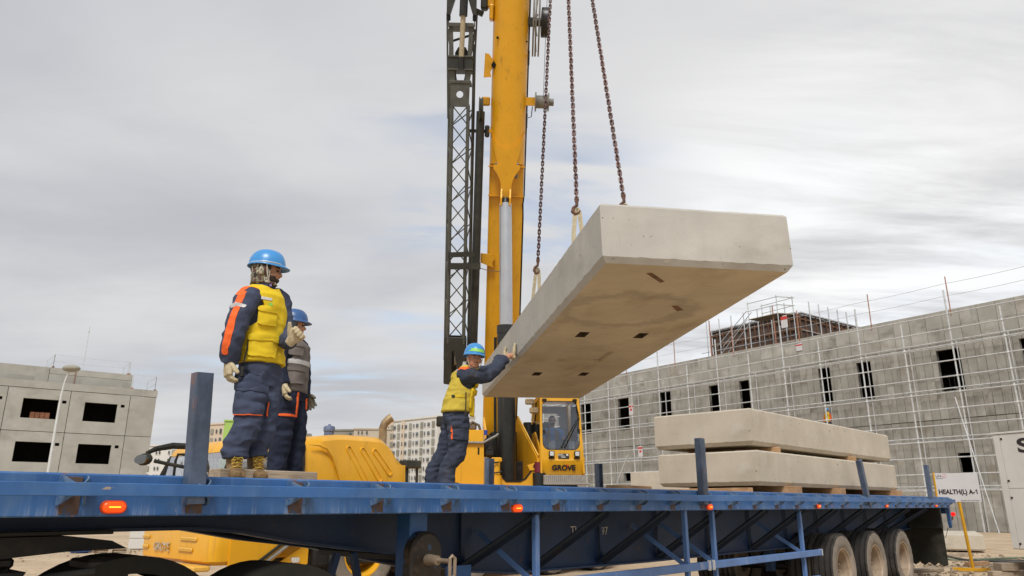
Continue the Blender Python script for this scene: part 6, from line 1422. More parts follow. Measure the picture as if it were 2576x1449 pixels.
def head_and_neck(HMx, neck_base, s=1.0):
    """skull, jaw, nose, ears, brow and neck; local x forward, y left, z up, origin mid-head"""
    m = MB(); m.M = HMx @ Matrix.Scale(s, 4)
    m.ball((-.012, 0, .035), (.098, .076, .088), 18, 12); m.ball((.018, 0, -.035), (.070, .062, .078), 16, 10); m.ball((.045, 0, -.082), (.034, .036, .030), 12, 8)
    m.ball((.072, .028, -.018), (.022, .022, .020), 10, 7); m.ball((.072, -.028, -.018), (.022, .022, .020), 10, 7); m.ball((.078, 0, .028), (.018, .048, .012), 12, 7)
    m.tube([(.082, 0, .018), (.095, 0, -.002), (.106, 0, -.022), (.094, 0, -.030)], [.008, .010, .014, .009], 10); m.ball((.092, .011, -.026), (.010, .009, .008), 8, 6); m.ball((.092, -.011, -.026), (.010, .009, .008), 8, 6)
    m.ball((.083, 0, -.055), (.012, .024, .007), 10, 6); m.ball((.080, 0, -.065), (.012, .021, .007), 10, 6)
    for sy in (-1, 1): m.ball((-.004, sy * .078, -.005), (.020, .012, .034), 10, 8)
    m.M = Matrix.Identity(4); c = HMx @ Vector((-.025, 0, -.06)); m.tube([c, (c + neck_base) / 2, neck_base], [.052, .054, .060], 14)
    return m
def helmet(HMx, parent, mt, s=1.0):
    m = MB(); m.M = HMx @ Matrix.Scale(s, 4); rings = []
    for k in range(13):
        t_ = k / 12; a = t_ * math.pi / 2; z = .052 + .122 * math.sin(a); rr = math.cos(a) ** .78; row = []
        for i in range(32):
            b = 2 * math.pi * i / 32; rx = (.137 if math.cos(b) > 0 else .130); ridge = .004 * math.exp(-(math.sin(b) / .16) ** 2) * (t_ > .12)
            row.append((-.012 + rx * rr * math.cos(b), .110 * rr * math.sin(b), z + ridge))
        rings.append(row)
    rings[-1] = [(x * .02 - .012, y * .02, .178) for x, y, z in rings[-1]]
    lip = [[(-.012 + ((.137 if math.cos(b) > 0 else .130) + e + (pk * max(0, math.cos(b)) ** 2.2)) * math.cos(b), (.110 + e) * math.sin(b), z - .010 * max(0, math.cos(b)) * (e > .004)) for b in [2 * math.pi * i / 32 for i in range(32)]] for e, pk, z in ((-.012, 0, .050), (.003, .008, .040), (.007, .030, .036), (.008, .033, .041), (.002, .008, .050))]
    m.loft(lip + rings, caps=True); h = m.build('helmet', mt, parent, 50, world=True)
    return h
def hbuild(mk, HMx, name, mt, parent, smooth=40, s=1.0):
    m = MB(); m.M = HMx @ Matrix.Scale(s, 4); mk(m); return m.build(name, mt, parent, smooth, world=True)
def torso_rings(spec, lat, fwd):
    return [sring(Vector(c), lat, fwd, rx, ry, 26, 2.4) for c, rx, ry in spec]
def boot(parent, A, toe, s=1.0, mt='boot', laces=True, sole_z=None):
    """A ankle, toe direction on the floor"""
    t_ = Vector(toe); t_.z = 0; t_.normalize(); l = Vector((0, 0, 1)).cross(t_); Z = Vector((0, 0, 1)); fz = sole_z
    base = Vector((A.x, A.y, fz)); m = MB()
    for pts in ([(-.075, .0, .012, .036, .012), (-.06, .0, .05, .042, .05), (.0, 0, .05, .044, .05), (.07, 0, .045, .046, .045), (.14, 0, .035, .047, .036), (.185, 0, .03, .036, .026)],):
        m.loft([sring(base + t_ * x + Z * z, l, Z, ry * s, max(rz, .02) * s, 16, 2.8) for x, y, z, ry, rz in pts])
    limb(m, [base + t_ * .045 + Z * .06, base + t_ * .0 + Z * .10, A + Z * .06 + t_ * -.01], [.045 * s, .048 * s, .056 * s])
    me = remesh(m, .008, 2); b = finish(me, 'boot', mt, parent)
    m = MB(); m.loft([[tuple(base + t_ * x + l * y + Z * z) for x, y in ((-.085, -.035), (-.09, 0), (-.085, .035), (.0, .045), (.12, .052), (.185, .035), (.20, 0), (.185, -.035), (.12, -.052), (.0, -.045))] for z in (0, .025)]); m.build('sole', 'sole', b, 30, world=True)
    if laces:
        m = MB(); m.loft([sring(base + t_ * x + Z * z, l, (t_ * .5 + Z * .85).normalized(), w_, .008, 10) for x, z, w_ in ((.085, .085, .026), (.055, .135, .036), (.05, .185, .044), (.065, .205, .040))]); m.build('tongue', 'boot_yellow', b, 50, world=True)
        m = MB()
        for k in range(5):
            z = .085 + k * .024; x = .090 - k * .010; m.tube([tuple(base + t_ * (x - .012) + l * -.036 + Z * z), tuple(base + t_ * (x + .018) + Z * (z + .012)), tuple(base + t_ * (x - .012) + l * .036 + Z * (z + .004))], .0045, 5)
        for sg in (-1, 1): m.tube([tuple(base + t_ * .085 + Z * .150), tuple(base + t_ * .10 + l * sg * .025 + Z * .155), tuple(base + t_ * .105 + l * sg * .04 + Z * .135), tuple(base + t_ * .10 + l * sg * .02 + Z * .13)], .0035, 5)
        m.build('lace', 'lace', b, 60, world=True)
    return b
def near_line(a, b, w_):
    a, b = Vector(a), Vector(b); d = b - a; L2 = d.length_squared
    def f(p): t_ = max(0, min(1, (p - a).dot(d) / L2)); return (p - (a + d * t_)).length < w_
    return f

# ---------------- worker one: yellow vest, back to the stake, looking right
DECKZ = 1.547
def worker_one():
    Y = 5.38; F0 = at(622, 1212, Y); F0.z = DECKZ
    P = thing('person', 'man in yellow vest, camouflage hood and light blue helmet standing left on the trailer', 'person', Matrix.Translation(F0))
    hd = R(-32); fwd = Vector((math.cos(hd), math.sin(hd), 0)); left = Vector((-fwd.y, fwd.x, 0)); Z = Vector((0, 0, 1))
    hipR, hipL = at(633, 955, Y - .07), at(672, 952, Y + .07)
    kR, kL = at(622, 1072, Y - .12), at(662, 1075, Y + .03)
    aR, aL = at(588, 1178, Y - .14), at(640, 1180, Y + .03); aR.z = aL.z = DECKZ + .12
    pel = at(654, 935, Y); wst = at(655, 890, Y); chs = at(659, 800, Y); nck = at(664, 722, Y + .01)
    shR, shL = at(620, 757, Y - .19), at(706, 755, Y + .16)
    # trousers
    m = MB(); limb(m, [hipR + Z * .05, hipR, kR, aR + Z * .12, aR + Z * .035], [.120, .120, .095, .088, .090]); limb(m, [hipL + Z * .05, hipL, kL, aL + Z * .13, aL + Z * .05], [.112, .112, .088, .080, .080])
    m.loft(torso_rings([(pel - Z * .12, .132, .115), (pel, .155, .128), (wst, .148, .122), (wst + Z * .06, .145, .12)], left, fwd))
    tr = remesh(m, .0075, 4, folds([(kR - Z * .05, .30), (kL - Z * .05, .30), (aR + Z * .1, .25), (aL + Z * .1, .25)], .026)); 
    pk = hipR * .40 + kR * .60 + Vector((.02, 0, .045)); side = (-left * .85 + fwd * .5).normalized(); ulr = side.cross(Z)
    inbox = lambda c, uu, ww, hw, hh, nrm: (lambda p, n_: abs((p - c).dot(uu)) < hw and abs((p - c).dot(ww)) < hh and n_.dot(nrm) > .15)
    tro = finish(tr.copy(), 'trousers', 'navy_cloth', P)
    pkt = patch(tr, inbox(pk, ulr, Z, .088, .105, side), .018, 'cargo_pocket', 'navy_cloth', tro)
    patch(tr, inbox(pk + Z * .085, ulr, Z, .094, .030, side), .026, 'pocket_flap', 'navy_cloth', tro)
    patch(tr, inbox(pk - Z * .108, ulr, Z, .090, .0042, side), .017, 'orange_piping', 'orange_cloth', tro)
    patch(tr, (lambda p, n_: abs((p - pk).dot(ulr) + .092) < .0042 and abs((p - pk).dot(Z) + .05) < .06 and n_.dot(side) > 0), .012, 'orange_piping', 'orange_cloth', tro)
    bootR = boot(P, aR, Vector((.55, -.85, 0)), 1.08, sole_z=DECKZ); bootL = boot(P, aL, Vector((.62, -.78, 0)), 1.05, sole_z=DECKZ)
    # jacket with sleeves
    elR, wrR = at(588, 846, Y - .25), at(577, 908, Y - .20); elL, wrL = at(716, 850, Y + .05), at(733, 856, Y - .19)
    m = MB(); m.loft(torso_rings([(wst - Z * .06, .155, .12), (wst, .152, .122), (chs, .178, .132), (chs + Z * .10, .175, .125), (nck - Z * .06, .135, .10), (nck, .080, .078), (nck + Z * .05, .074, .075)], left, fwd))
    limb(m, [chs + Z * .12 - left * .08, shR, elR, wrR, wrR + (wrR - elR) * .05], [.086, .092, .078, .066, .066]); limb(m, [chs + Z * .12 + left * .08, shL, elL, wrL], [.080, .080, .066, .052])
    jk = remesh(m, .0085, 3, folds([(elR, .24), (wrR, .2), (elL, .2)], .022)); jac = finish(jk.copy(), 'jacket', 'navy_cloth', P)
    oR = (Vector((-.12, -.98, .12))).normalized()
    nl = near_line(shR + oR * .08 + Z * .05, elR + oR * .084, .028); nl2 = near_line(elR + oR * .084, wrR + oR * .068 + Z * .03, .026)
    def on_band(p, n_, lo=.0, hi=1.0, hw=.026):
        for a_, b_, f0, f1 in ((shR, elR, -.15, 1.3), (elR, wrR, -.3, .72)):
            d_ = b_ - a_; t_ = (p - a_).dot(d_) / d_.length_squared
            if f0 <= t_ <= f1:
                r_ = p - (a_ + d_ * t_); sd_ = d_.normalized().cross(oR).normalized()
                if abs(r_.dot(sd_)) < hw and r_.dot(oR) > .02 and r_.length < .16: return True
        return False
    patch(jk, on_band, .004, 'sleeve_stripe', 'orange_cloth', jac, .004)
    patch(jk, lambda p, n_: abs((p - (shR + Z * .075)).dot(fwd)) < .026 and (p - (shR + Z * .08)).length < .10 and n_.z > .30, .003, 'shoulder_stripe', 'orange_cloth', jac, .004)
    badge = shR * .78 + elR * .22 + oR * .08
    patch(jk, lambda p, n_: abs((p - badge).z + .35 * abs((p - badge).dot(Vector((.82, -.57, 0))))) < .014 and (p - badge).length < .062 and n_.dot(oR) > .2, .005, 'arm_badge', 'reflective', jac, .004)
    # vest
    m = MB(); m.loft(torso_rings([(pel + Z * .055, .176, .146), (wst, .172, .143), (chs - Z * .02, .180, .147), (chs + Z * .08, .176, .143), (chs + Z * .15, .162, .135), (nck - Z * .035, .118, .104), (nck - Z * .005, .095, .095)], left, fwd))
    vs = remesh(m, .0075, 2, folds([(wst, .25), (pel, .25)], .016, (13, 13, 20), 4.0))
    def armhole(p):
        for s_, e_ in ((shR, elR), (shL, elL)):
            if (p - (s_ + (e_ - s_) * .16 - Z * .01)).length < .140: return True
        return (p - (nck + fwd * .05 + Z * .03)).length < .085
    vest = patch(vs, lambda p, n_: not armhole(p), .006, 'vest', 'vest_yellow', P, .020)
    fr = (fwd * .72 - left * .70).normalized(); fu = fr.cross(Z) * -1
    def vp(c, hw, hh, off, name, mt='vest_yellow', nn=fr, uu=fu): return patch(vs, inbox(c, uu, Z, hw, hh, nn), off, name, mt, vest, .006)
    cf = wst + fr * .14
    vp(cf + Z * .02 + fu * .02, .085, .072, .024, 'lower_pocket'); vp(cf + Z * .085 + fu * .02, .090, .024, .032, 'pocket_flap')
    vp(cf + Z * .245 + fu * .03, .058, .060, .022, 'chest_pocket'); vp(cf + Z * .30 + fu * .03, .062, .020, .030, 'pocket_flap')
    vp(cf + Z * .385 + fu * .01, .045, .012, .012, 'reflective_tab', 'reflective')
    vp(cf + Z * .345 + fu * .045, .016, .014, .012, 'badge', 'sticker_green')
    vp(wst + (-left) * .18 + Z * .01, .10, .016, .013, 'side_strap', 'vest_yellow', -left, fwd)
    m = MB(); zp = cf + fu * -.075; m.tube([zp + Z * .09 + fr * .03, zp + Z * .0 + fr * .045, zp - Z * .10 + fr * .05 + fu * -.015], .006, 6); zs = m.build('zip_cord', 'strap_black', vest, 40, world=True)
    m = MB(); m.box(zp - Z * .17 + fr * .045 + fu * -.02, (.026, .02, .075), .006); m.build('key_fob', 'strap_black', zs, 30, world=True)
    # collar
    m = MB(); m.loft(torso_rings([(nck - Z * .05, .088, .090), (nck + Z * .01, .078, .082), (nck + Z * .045, .076, .080)], left, fwd), caps=False); m.build('collar', 'navy_dark', jac, 60, world=True)
    # head
    hh = R(2); H = at(672, 686, Y + .01); HMx = head_frame(H, (math.cos(hh), math.sin(hh), -.05), (-.03, 0, 1)); S = 1.06
    hm_ = head_and_neck(HMx, nck + Z * .02, S)
    limb(hm_, [shR + (elR - shR) * .3, elR, wrR, wrR - Z * .03], [.05, .042, .030, .030])
    limb(hm_, [shR + (elR - shR) * .3, chs + Z * .1, shL + (elL - shL) * .3, elL, wrL], [.05, .10, .05, .042, .030]); hm_.tube([chs + Z * .1, wst, pel], [.10, .10, .10], 12); hm_.tube([pel, hipR, kR, aR], [.08, .075, .055, .045], 10); hm_.tube([pel, hipL, kL, aL], [.08, .075, .055, .045], 10); hm_.tube([chs + Z * .05, nck], [.09, .05], 10)
    body = remesh(hm_, .0085, 2); bo = finish(body.copy(), 'body', 'skin_dark', P)
    inv = HMx.inverted()
    def lc(p): return inv @ p / S
    def hood(p, n_):
        q = lc(p)
        return q.z > -.30 and q.length < .33 and (q.x < .040 or q.z < -.118) and (p - nck).z > -.05 and (p - nck - Z * .03).length < .33 and abs((p - nck).dot(left)) < .12
    hd2 = remesh(head_and_neck(HMx, nck + Z * .02, S), .006, 2); patch(hd2, hood, .015, 'camouflage_hood', 'camo', bo, .004)
    m = MB(); c0 = HMx @ Vector((-.030, 0, -.045)); c1 = HMx @ Vector((-.018, 0, -.115)); fh = Vector((math.cos(hh), math.sin(hh), 0)); lh = Vector((-fh.y, fh.x, 0))
    m.loft([sring(HMx @ Vector((-.022, 0, .03)), lh, fh, .092, .084, 22), sring(c0, lh, fh, .091, .082, 22), sring(c1, lh, fh, .084, .092, 22), sring((c1 + nck) / 2 + Z * .03, lh, fh, .088, .094, 22), sring(nck + Z * .015, left, fwd, .098, .100, 22)])
    finish(remesh(m, .007, 2, folds([(c1, .25)], .016, (16, 16, 40), 6.0)), 'neck_gaiter', 'camo', bo)
    patch(hd2, lambda p, n_: (lambda q: q.z < -.034 and q.x > .03 and q.z > -.13 and not (q.x > .078 and q.z > -.05))(lc(p)), .0015, 'beard', 'hair', bo, .003)
    hbuild(lambda m: (m.ball((.086, -.030, .008), (.008, .012, .006), 8, 6), m.ball((.086, .030, .008), (.008, .012, .006), 8, 6)), HMx, 'eyes', 'eye_dark', bo, 60, S)
    hbuild(lambda m: m.tube([(.088, -.012, .026), (.090, -.032, .030), (.078, -.05, .024)], .0045, 5), HMx, 'eyebrow', 'hair', bo, 60, S)
    he = helmet(HMx, P, 'helmet_blue', 1.04)
    hbuild(lambda m: m.tube([(.02, -.098, .045), (.03, -.086, -.03), (.045, -.066, -.085), (.05, -.03, -.112), (.05, .03, -.112)], .0055, 6), HMx, 'chin_strap', 'strap_pale', he, 60, S)
    hbuild(lambda m: m.box((.052, -.050, -.100), (.020, .016, .034), .004), HMx, 'strap_buckle', 'buckle_violet', he, 30, S)
    hbuild(lambda m: m.tube([(.015 + .137 * math.cos(a) * .97 - .02, .111 * math.sin(a) * .97, .050) for a in [R(-150 + 10 * i) for i in range(13)]], .005, 6), HMx, 'helmet_band', 'strap_pale', he, 60, S)
    hbuild(lambda m: m.prism([(.02, .062), (.045, .062), (.045, .076), (.02, .076)], (0, -.112, 0), (1, .1, 0), (0, .2, 1), -.002, .002), HMx, 'helmet_sticker', 'reflective', he, 30, S)
    # gloves
    finish(hand_mesh(wrR + Vector((.0, -.01, -.012)), Vector((.10, -.05, -1)), Vector((.75, .55, 0)), 1, .50, 1.14, .05, 1.25), 'glove', 'glove', P)
    finish(hand_mesh(wrL + Vector((.0, 0, .0)), Vector((.62, -.30, .50)), Vector((.10, -1, -.25)), -1, 1.12, 1.08, .02, 1.22, .1, .55), 'glove', 'glove', P)
    return P
worker_one()

# ---------------- worker two: grey vest, phone at his ear
def worker_two():
    Y = 6.85; F0 = at(712, 1212, Y); F0.z = DECKZ
    P = thing('person', 'man in grey vest and dark blue helmet with a phone, behind the yellow-vested one', 'person', Matrix.Translation(F0)); Z = Vector((0, 0, 1))
    hd = R(-14); fwd = Vector((math.cos(hd), math.sin(hd), 0)); left = Vector((-fwd.y, fwd.x, 0))
    hipR, hipL = at(716, 1005, Y - .09), at(744, 1003, Y + .09); kR, kL = at(708, 1098, Y - .10), at(746, 1098, Y + .10); aR, aL = at(694, 1185, Y - .10), at(738, 1188, Y + .10); aR.z = aL.z = DECKZ + .11
    pel = at(730, 985, Y); wst = at(732, 945, Y); chs = at(736, 895, Y); nck = at(735, 852, Y); shR, shL = at(710, 872, Y - .17), at(756, 873, Y + .18)
    m = MB(); limb(m, [hipR + Z * .05, hipR, kR, aR + Z * .1, aR - Z * .08], [.120, .120, .092, .085, .09]); limb(m, [hipL + Z * .05, hipL, kL, aL + Z * .1, aL - Z * .08], [.115, .115, .088, .082, .085]); m.loft(torso_rings([(pel - Z * .1, .145, .12), (pel, .165, .13), (wst, .155, .12)], left, fwd))
    tr = remesh(m, .010, 3, folds([(kR, .3), (kL, .3), (aR, .25), (aL, .25)], .026, seed=9.0)); tro = finish(tr.copy(), 'trousers', 'navy_dark', P)
    sd = (-left * .8 + fwd * .6).normalized(); uu = sd.cross(Z); pc = hipR * .8 + kR * .2 + sd * .1 + Vector((.03, 0, .02))
    inb = lambda c, hw, hh: (lambda p, n_: abs((p - c).dot(uu)) < hw and abs((p - c).dot(Z)) < hh and n_.dot(sd) > .1)
    patch(tr, inb(pc - Z * .105, .085, .0065), .010, 'orange_piping', 'orange_cloth', tro); patch(tr, lambda p, n_: abs((p - pc).dot(uu) + .08) < .007 and abs((p - pc).dot(Z)) < .11 and n_.dot(sd) > .2, .010, 'orange_piping', 'orange_cloth', tro)
    f2 = (fwd * .9 - left * .2).normalized(); pc2 = hipL * .85 + kL * .15 + fwd * .1
    patch(tr, lambda p, n_: abs((p - pc2).dot(left)) < .010 and abs((p - pc2).z) < .06 and n_.dot(fwd) > .2, .006, 'orange_piping', 'orange_cloth', tro)
    elR, wrR = at(704, 925, Y - .22), at(716, 968, Y - .22); elL, wrL = at(766, 935, Y + .2), at(768, 997, Y + .14)
    m = MB(); m.loft(torso_rings([(wst - Z * .1, .15, .12), (wst, .150, .118), (chs, .172, .125), (nck - Z * .05, .13, .10), (nck, .075, .075), (nck + Z * .04, .070, .072)], left, fwd)); limb(m, [chs + Z * .06 - left * .06, shR, elR, wrR], [.08, .078, .062, .05]); limb(m, [chs + Z * .06 + left * .06, shL, elL, wrL], [.08, .078, .06, .048])
    # raised forearm with phone: upper arm across to the ear
    jk = remesh(m, .011, 3, folds([(elR, .2), (elL, .2)], .012, seed=3.0)); jac = finish(jk.copy(), 'jacket', 'navy_dark', P)
    m = MB(); m.loft(torso_rings([(pel - Z * .01, .166, .138), (wst, .168, .138), (chs, .176, .140), (chs + Z * .09, .165, .135), (nck - Z * .03, .115, .10), (nck, .092, .092)], left, fwd)); vs = remesh(m, .0105, 2, folds([(wst, .3)], .012, (14, 14, 22), 7.0))
    vest = patch(vs, lambda p, n_: all((p - (s_ + (e_ - s_) * .2)).length > .115 for s_, e_ in ((shR, elR), (shL, elL))) and (p - (nck + fwd * .05 + Z * .02)).length > .08, .006, 'vest', 'vest_grey', P, .02)
    fr = (fwd * .62 - left * .78).normalized(); fu = fr.cross(Z) * -1; cf = wst + fr * .15
    def vp(c, hw, hh, off, name, mt='vest_grey'): return patch(vs, lambda p, n_: abs((p - c).dot(fu)) < hw and abs((p - c).z) < hh and n_.dot(fr) > .05, off, name, mt, vest, .006)
    vp(cf - Z * .03, .09, .075, .030, 'lower_pocket'); vp(cf + Z * .035, .095, .022, .040, 'pocket_flap'); vp(cf + Z * .22, .06, .055, .024, 'chest_pocket'); vp(cf + Z * .265, .066, .018, .034, 'pocket_flap')
    patch(vs, lambda p, n_: abs((p - (cf + Z * .105)).z) < .020, .010, 'reflective_band', 'reflective', vest, .005)
    H = at(740, 822, Y); HMx = head_frame(H, (math.cos(R(8)), math.sin(R(8)), .0)); S = 1.0
    hm_ = head_and_neck(HMx, nck + Z * .02, S); limb(hm_, [shR, elR, wrR], [.05, .04, .03]); limb(hm_, [shR, chs, shL, elL, wrL], [.05, .09, .05, .04, .03]); hm_.tube([nck, chs, wst, pel], [.05, .10, .10, .10], 12); hm_.tube([pel, hipR, kR, aR], [.08, .07, .05, .045], 10); hm_.tube([pel, hipL, kL, aL], [.08, .07, .05, .045], 10)
    bo = finish(remesh(hm_, .009, 2), 'body', 'skin', P)
    hd2 = remesh(head_and_neck(HMx, nck + Z * .02, S), .006, 2); inv = HMx.inverted()
    patch(hd2, lambda p, n_: (lambda q: (q.x < -.03 and q.z > -.06) or (q.x < .02 and q.z < -.05 and q.z > -.2))(inv @ p), .008, 'dark_hood', 'strap_black', bo, .004)
    hbuild(lambda m: (m.ball((.086, -.030, .008), (.008, .012, .006), 8, 6), m.ball((.086, .030, .008), (.008, .012, .006), 8, 6)), HMx, 'eyes', 'eye_dark', bo, 60, S)
    he = helmet(HMx, P, 'helmet_navy', 1.0)
    hbuild(lambda m: m.prism([(-.02, .07), (.03, .07), (.03, .115), (-.02, .115)], (0, -.105, 0), (1, 0, 0), (0, .35, 1), -.004, .004), HMx, 'helmet_sticker', 'reflective', he, 30, S)
    hbuild(lambda m: m.prism([(.05, .07), (.085, .07), (.075, .12), (.05, .12)], (0, -.088, 0), (1, .35, 0), (0, .35, 1), -.004, .004), HMx, 'helmet_sticker', 'sticker_green', he, 30, S)
    hbuild(lambda m: m.tube([(.01, -.086, .045), (.02, -.083, -.03), (.045, -.06, -.09), (.05, 0, -.112)], .005, 6), HMx, 'chin_strap', 'strap_black', he, 60, S)
    hbuild(lambda m: m.box((.0, -.105, -.03), (.065, .02, .13), .008, Matrix.Rotation(R(20), 4, 'Y')), HMx, 'radio_handset', 'strap_black', bo, 30, S)
    finish(hand_mesh(wrR, Vector((.15, -.1, -1)), Vector((.9, .3, 0)), 1, .45, 1.10, .05, 1.25), 'glove', 'glove', P)
    finish(hand_mesh(wrL, Vector((.55, -.1, -.75)), Vector((-.2, -.9, .1)), -1, .22, 1.08, .12, 1.2), 'glove', 'glove_dark', P)
    boot(P, aR, fwd, 1.0, 'sole', False, DECKZ); boot(P, aL, fwd, 1.0, 'sole', False, DECKZ)
worker_two()

# ---------------- worker three: pushing the slab, looking at the camera
def worker_three():
    Y = 8.42; F0 = at(1115, 1222, Y); F0.z = DECKZ
    P = thing('person', 'man in yellow vest pushing the hanging slab and looking at the camera', 'person', Matrix.Translation(F0)); Z = Vector((0, 0, 1))
    hd = R(8); fwd = Vector((math.cos(hd), math.sin(hd), 0)); left = Vector((-fwd.y, fwd.x, 0))
    hipR, hipL = at(1152, 1062, Y - .09), at(1138, 1060, Y + .10); kR, kL = at(1150, 1135, Y - .10), at(1118, 1138, Y + .12); aR, aL = at(1124, 1214, Y - .10), at(1090, 1214, Y + .12); aR.z = aL.z = DECKZ + .11
    pel = at(1147, 1045, Y); wst = at(1152, 1005, Y); chs = at(1168, 955, Y); nck = at(1180, 922, Y - .01); shR, shL = at(1172, 944, Y - .17), at(1186, 940, Y + .17)
    m = MB(); limb(m, [hipR + Z * .05, hipR, kR, aR + Z * .1, aR - Z * .09], [.130, .130, .105, .092, .100]); limb(m, [hipL + Z * .05, hipL, kL, aL + Z * .1, aL - Z * .09], [.122, .122, .098, .088, .096]); m.loft(torso_rings([(pel - Z * .1, .15, .135), (pel, .168, .145), (wst, .16, .135)], left, fwd))
    tr = remesh(m, .010, 3, folds([(kR, .3), (kL, .3), (aR, .25), (aL, .25)], .030, seed=5.0)); tro = finish(tr.copy(), 'trousers', 'grey_cloth', P)
    sd = (-left * .95 + fwd * .2).normalized(); uu = sd.cross(Z) * -1; pc = hipR * .62 + kR * .38 + Vector((.045, -.1, .0))
    inb = lambda c, hw, hh: (lambda p, n_: abs((p - c).dot(uu)) < hw and abs((p - c).z) < hh and n_.dot(sd) > .15)
    nearp = lambda f: (lambda p, n_: f(p, n_) and (p - pc).length < .16)
    patch(tr, nearp(inb(pc, .082, .085)), .020, 'cargo_pocket', 'grey_cloth', tro); patch(tr, nearp(inb(pc + Z * .075, .090, .026)), .028, 'pocket_flap', 'grey_cloth', tro); patch(tr, lambda p, n_: abs((p - pc).dot(uu) + .09) < .010 and abs((p - pc).z) < .085 and n_.dot(sd) > .45 and (p - pc).length < .14, .012, 'orange_piping', 'orange_cloth', tro)
    # hands meet the slab's left face (local x = 0 of the hanging slab)
    conR = HM @ Vector((-.026, 3.46, .10)); conL = HM @ Vector((-.026, 4.10, .20))
    wrR = conR + Vector((-.075, -.05, -.085)); wrL = conL + Vector((-.08, -.03, -.06)); elR = at(1226, 946, Y + .02); elL = at(1238, 930, Y + .5)
    m = MB(); m.loft(torso_rings([(wst - Z * .08, .152, .128), (wst, .150, .125), (chs, .172, .13), (nck - Z * .06, .13, .105), (nck, .080, .078), (nck + Z * .035, .075, .075)], left, fwd)); limb(m, [chs + Z * .05 - left * .05, shR, elR, wrR + (elR - wrR) * .12], [.085, .092, .072, .062]); limb(m, [chs + Z * .05 + left * .05, shL, elL, wrL], [.085, .085, .07, .055])
    jk = remesh(m, .0095, 3, folds([(elR, .25), (shR, .2), (wrR, .2)], .022, (30, 22, 16), 2.0)); jac = finish(jk.copy(), 'jacket', 'grey_cloth', P)
    patch(jk, lambda p, n_: (p - (shR + Z * .07 + Vector((-.02, 0, 0)))).length < .07 and n_.z > .3, .004, 'shoulder_stripe', 'orange_cloth', jac, .004)
    m = MB(); m.loft(torso_rings([(pel + Z * .035, .192, .165), (wst, .186, .158), (chs - Z * .02, .192, .152), (chs + Z * .06, .178, .142), (nck - Z * .04, .122, .108), (nck - Z * .005, .094, .094)], left, fwd)); vs = remesh(m, .0085, 2, folds([(wst, .3)], .016, (13, 13, 20), 8.0))
    vest = patch(vs, lambda p, n_: all((p - (s_ + (e_ - s_).normalized() * .06 - Z * .03)).length > .132 for s_, e_ in ((shR, elR), (shL, elL))) and (p - (nck + fwd * .05 + Z * .03)).length > .09, .006, 'vest', 'vest_mesh', P, .02)
    fr = (fwd * .88 - left * .45).normalized(); fu = fr.cross(Z) * -1; cf = wst + fr * .15
    def vp(c, hw, hh, off, name, mt='vest_yellow', nn=fr, u_=fu): return patch(vs, lambda p, n_: abs((p - c).dot(u_)) < hw and abs((p - c).z) < hh and n_.dot(nn) > .1, off, name, mt, vest, .006)
    vp(cf + Z * .0 + fu * .03, .10, .115, .022, 'lower_pocket'); vp(cf + Z * .085 + fu * .03, .10, .022, .034, 'pocket_flap'); vp(cf + Z * .20 + fu * .05, .06, .06, .022, 'chest_pocket')
    vp(wst - left * .18 + Z * .01, .075, .012, .012, 'side_strap', 'vest_yellow', -left, fwd); vp(wst - left * .18 + fwd * -.06 + Z * .01, .020, .020, .017, 'strap_buckle', 'strap_black', -left, fwd)
    patch(vs, lambda p, n_: abs((p - (nck - Z * .055)).z) < .018 and n_.z > .1 and (p - nck).dot(fwd) < .0, .010, 'reflective_tab', 'reflective', vest, .005)
    zp = wst - left * .165 + fwd * .075; m = MB(); m.tube([zp + Z * .06 - left * .03, zp - Z * .05 - left * .035, zp - Z * .15 - left * .02], .006, 6); m.box(zp - Z * .21 - left * .015, (.028, .02, .10), .006); m.build('zip_cord', 'strap_black', vest, 40, world=True)
    # vest front hangs open and forward
    m = MB(); a_ = wst + fwd * .15 - left * .02; m.loft([[tuple(a_ + fwd * x + left * y + Z * z) for x, y in ((-.02, -.09), (.03, -.05), (.04, .0), (.02, .0), (-.02, -.02))] for x0, z in ((0, .12), (0, 0), (0, -.10), (0, -.20))]); fl_ = remesh(m, .01, 2, folds([(a_, .3)], .012)); finish(fl_, 'vest_flap', 'vest_yellow', P)
    H = at(1193, 904, Y - .10); look = (Vector((0.25, 0, CAMZ)) - H); look.z *= .3; look = (look.normalized() + Vector((.30, 0, 0))).normalized(); HMx = head_frame(H, look, (.10, 0, 1)); S = 1.0
    hm_ = head_and_neck(HMx, nck + Z * .02, S); hm_.tube([nck, chs, wst, pel], [.05, .10, .10, .10], 12); limb(hm_, [chs, shR, elR, wrR, wrR + (wrR - elR) * .05], [.08, .055, .046, .034, .032]); limb(hm_, [chs, shL, elL, wrL], [.08, .05, .042, .032]); hm_.tube([pel, hipR, kR, aR], [.08, .07, .05, .045], 10); hm_.tube([pel, hipL, kL, aL], [.08, .07, .05, .045], 10)
    bo = finish(remesh(hm_, .0078, 2), 'body', 'skin', P)
    hd2 = remesh(head_and_neck(HMx, nck + Z * .02, S), .005, 2); inv = HMx.inverted()
    patch(hd2, lambda p, n_: (lambda q: (q.x < -.012 and q.z > -.03 and abs(q.y) > .0) or (q.z > .045))(inv @ p), .005, 'hair', 'hair', bo, .003)
    patch(hd2, lambda p, n_: (lambda q: -.050 < q.z < -.039 and q.x > .06 and abs(q.y) < .027)(inv @ p), .003, 'moustache', 'hair', bo, .002)
    patch(hd2, lambda p, n_: (lambda q: -.115 < q.z < -.07 and q.x > .03)(inv @ p), .0015, 'stubble', 'skin_dark', bo, .002)
    hbuild(lambda m: m.tube([(.080, -.026, -.058), (.091, -.012, -.062), (.093, 0, -.063), (.091, .012, -.062), (.080, .026, -.058)], .0026, 5), HMx, 'mouth', 'lip', bo, 60, S)
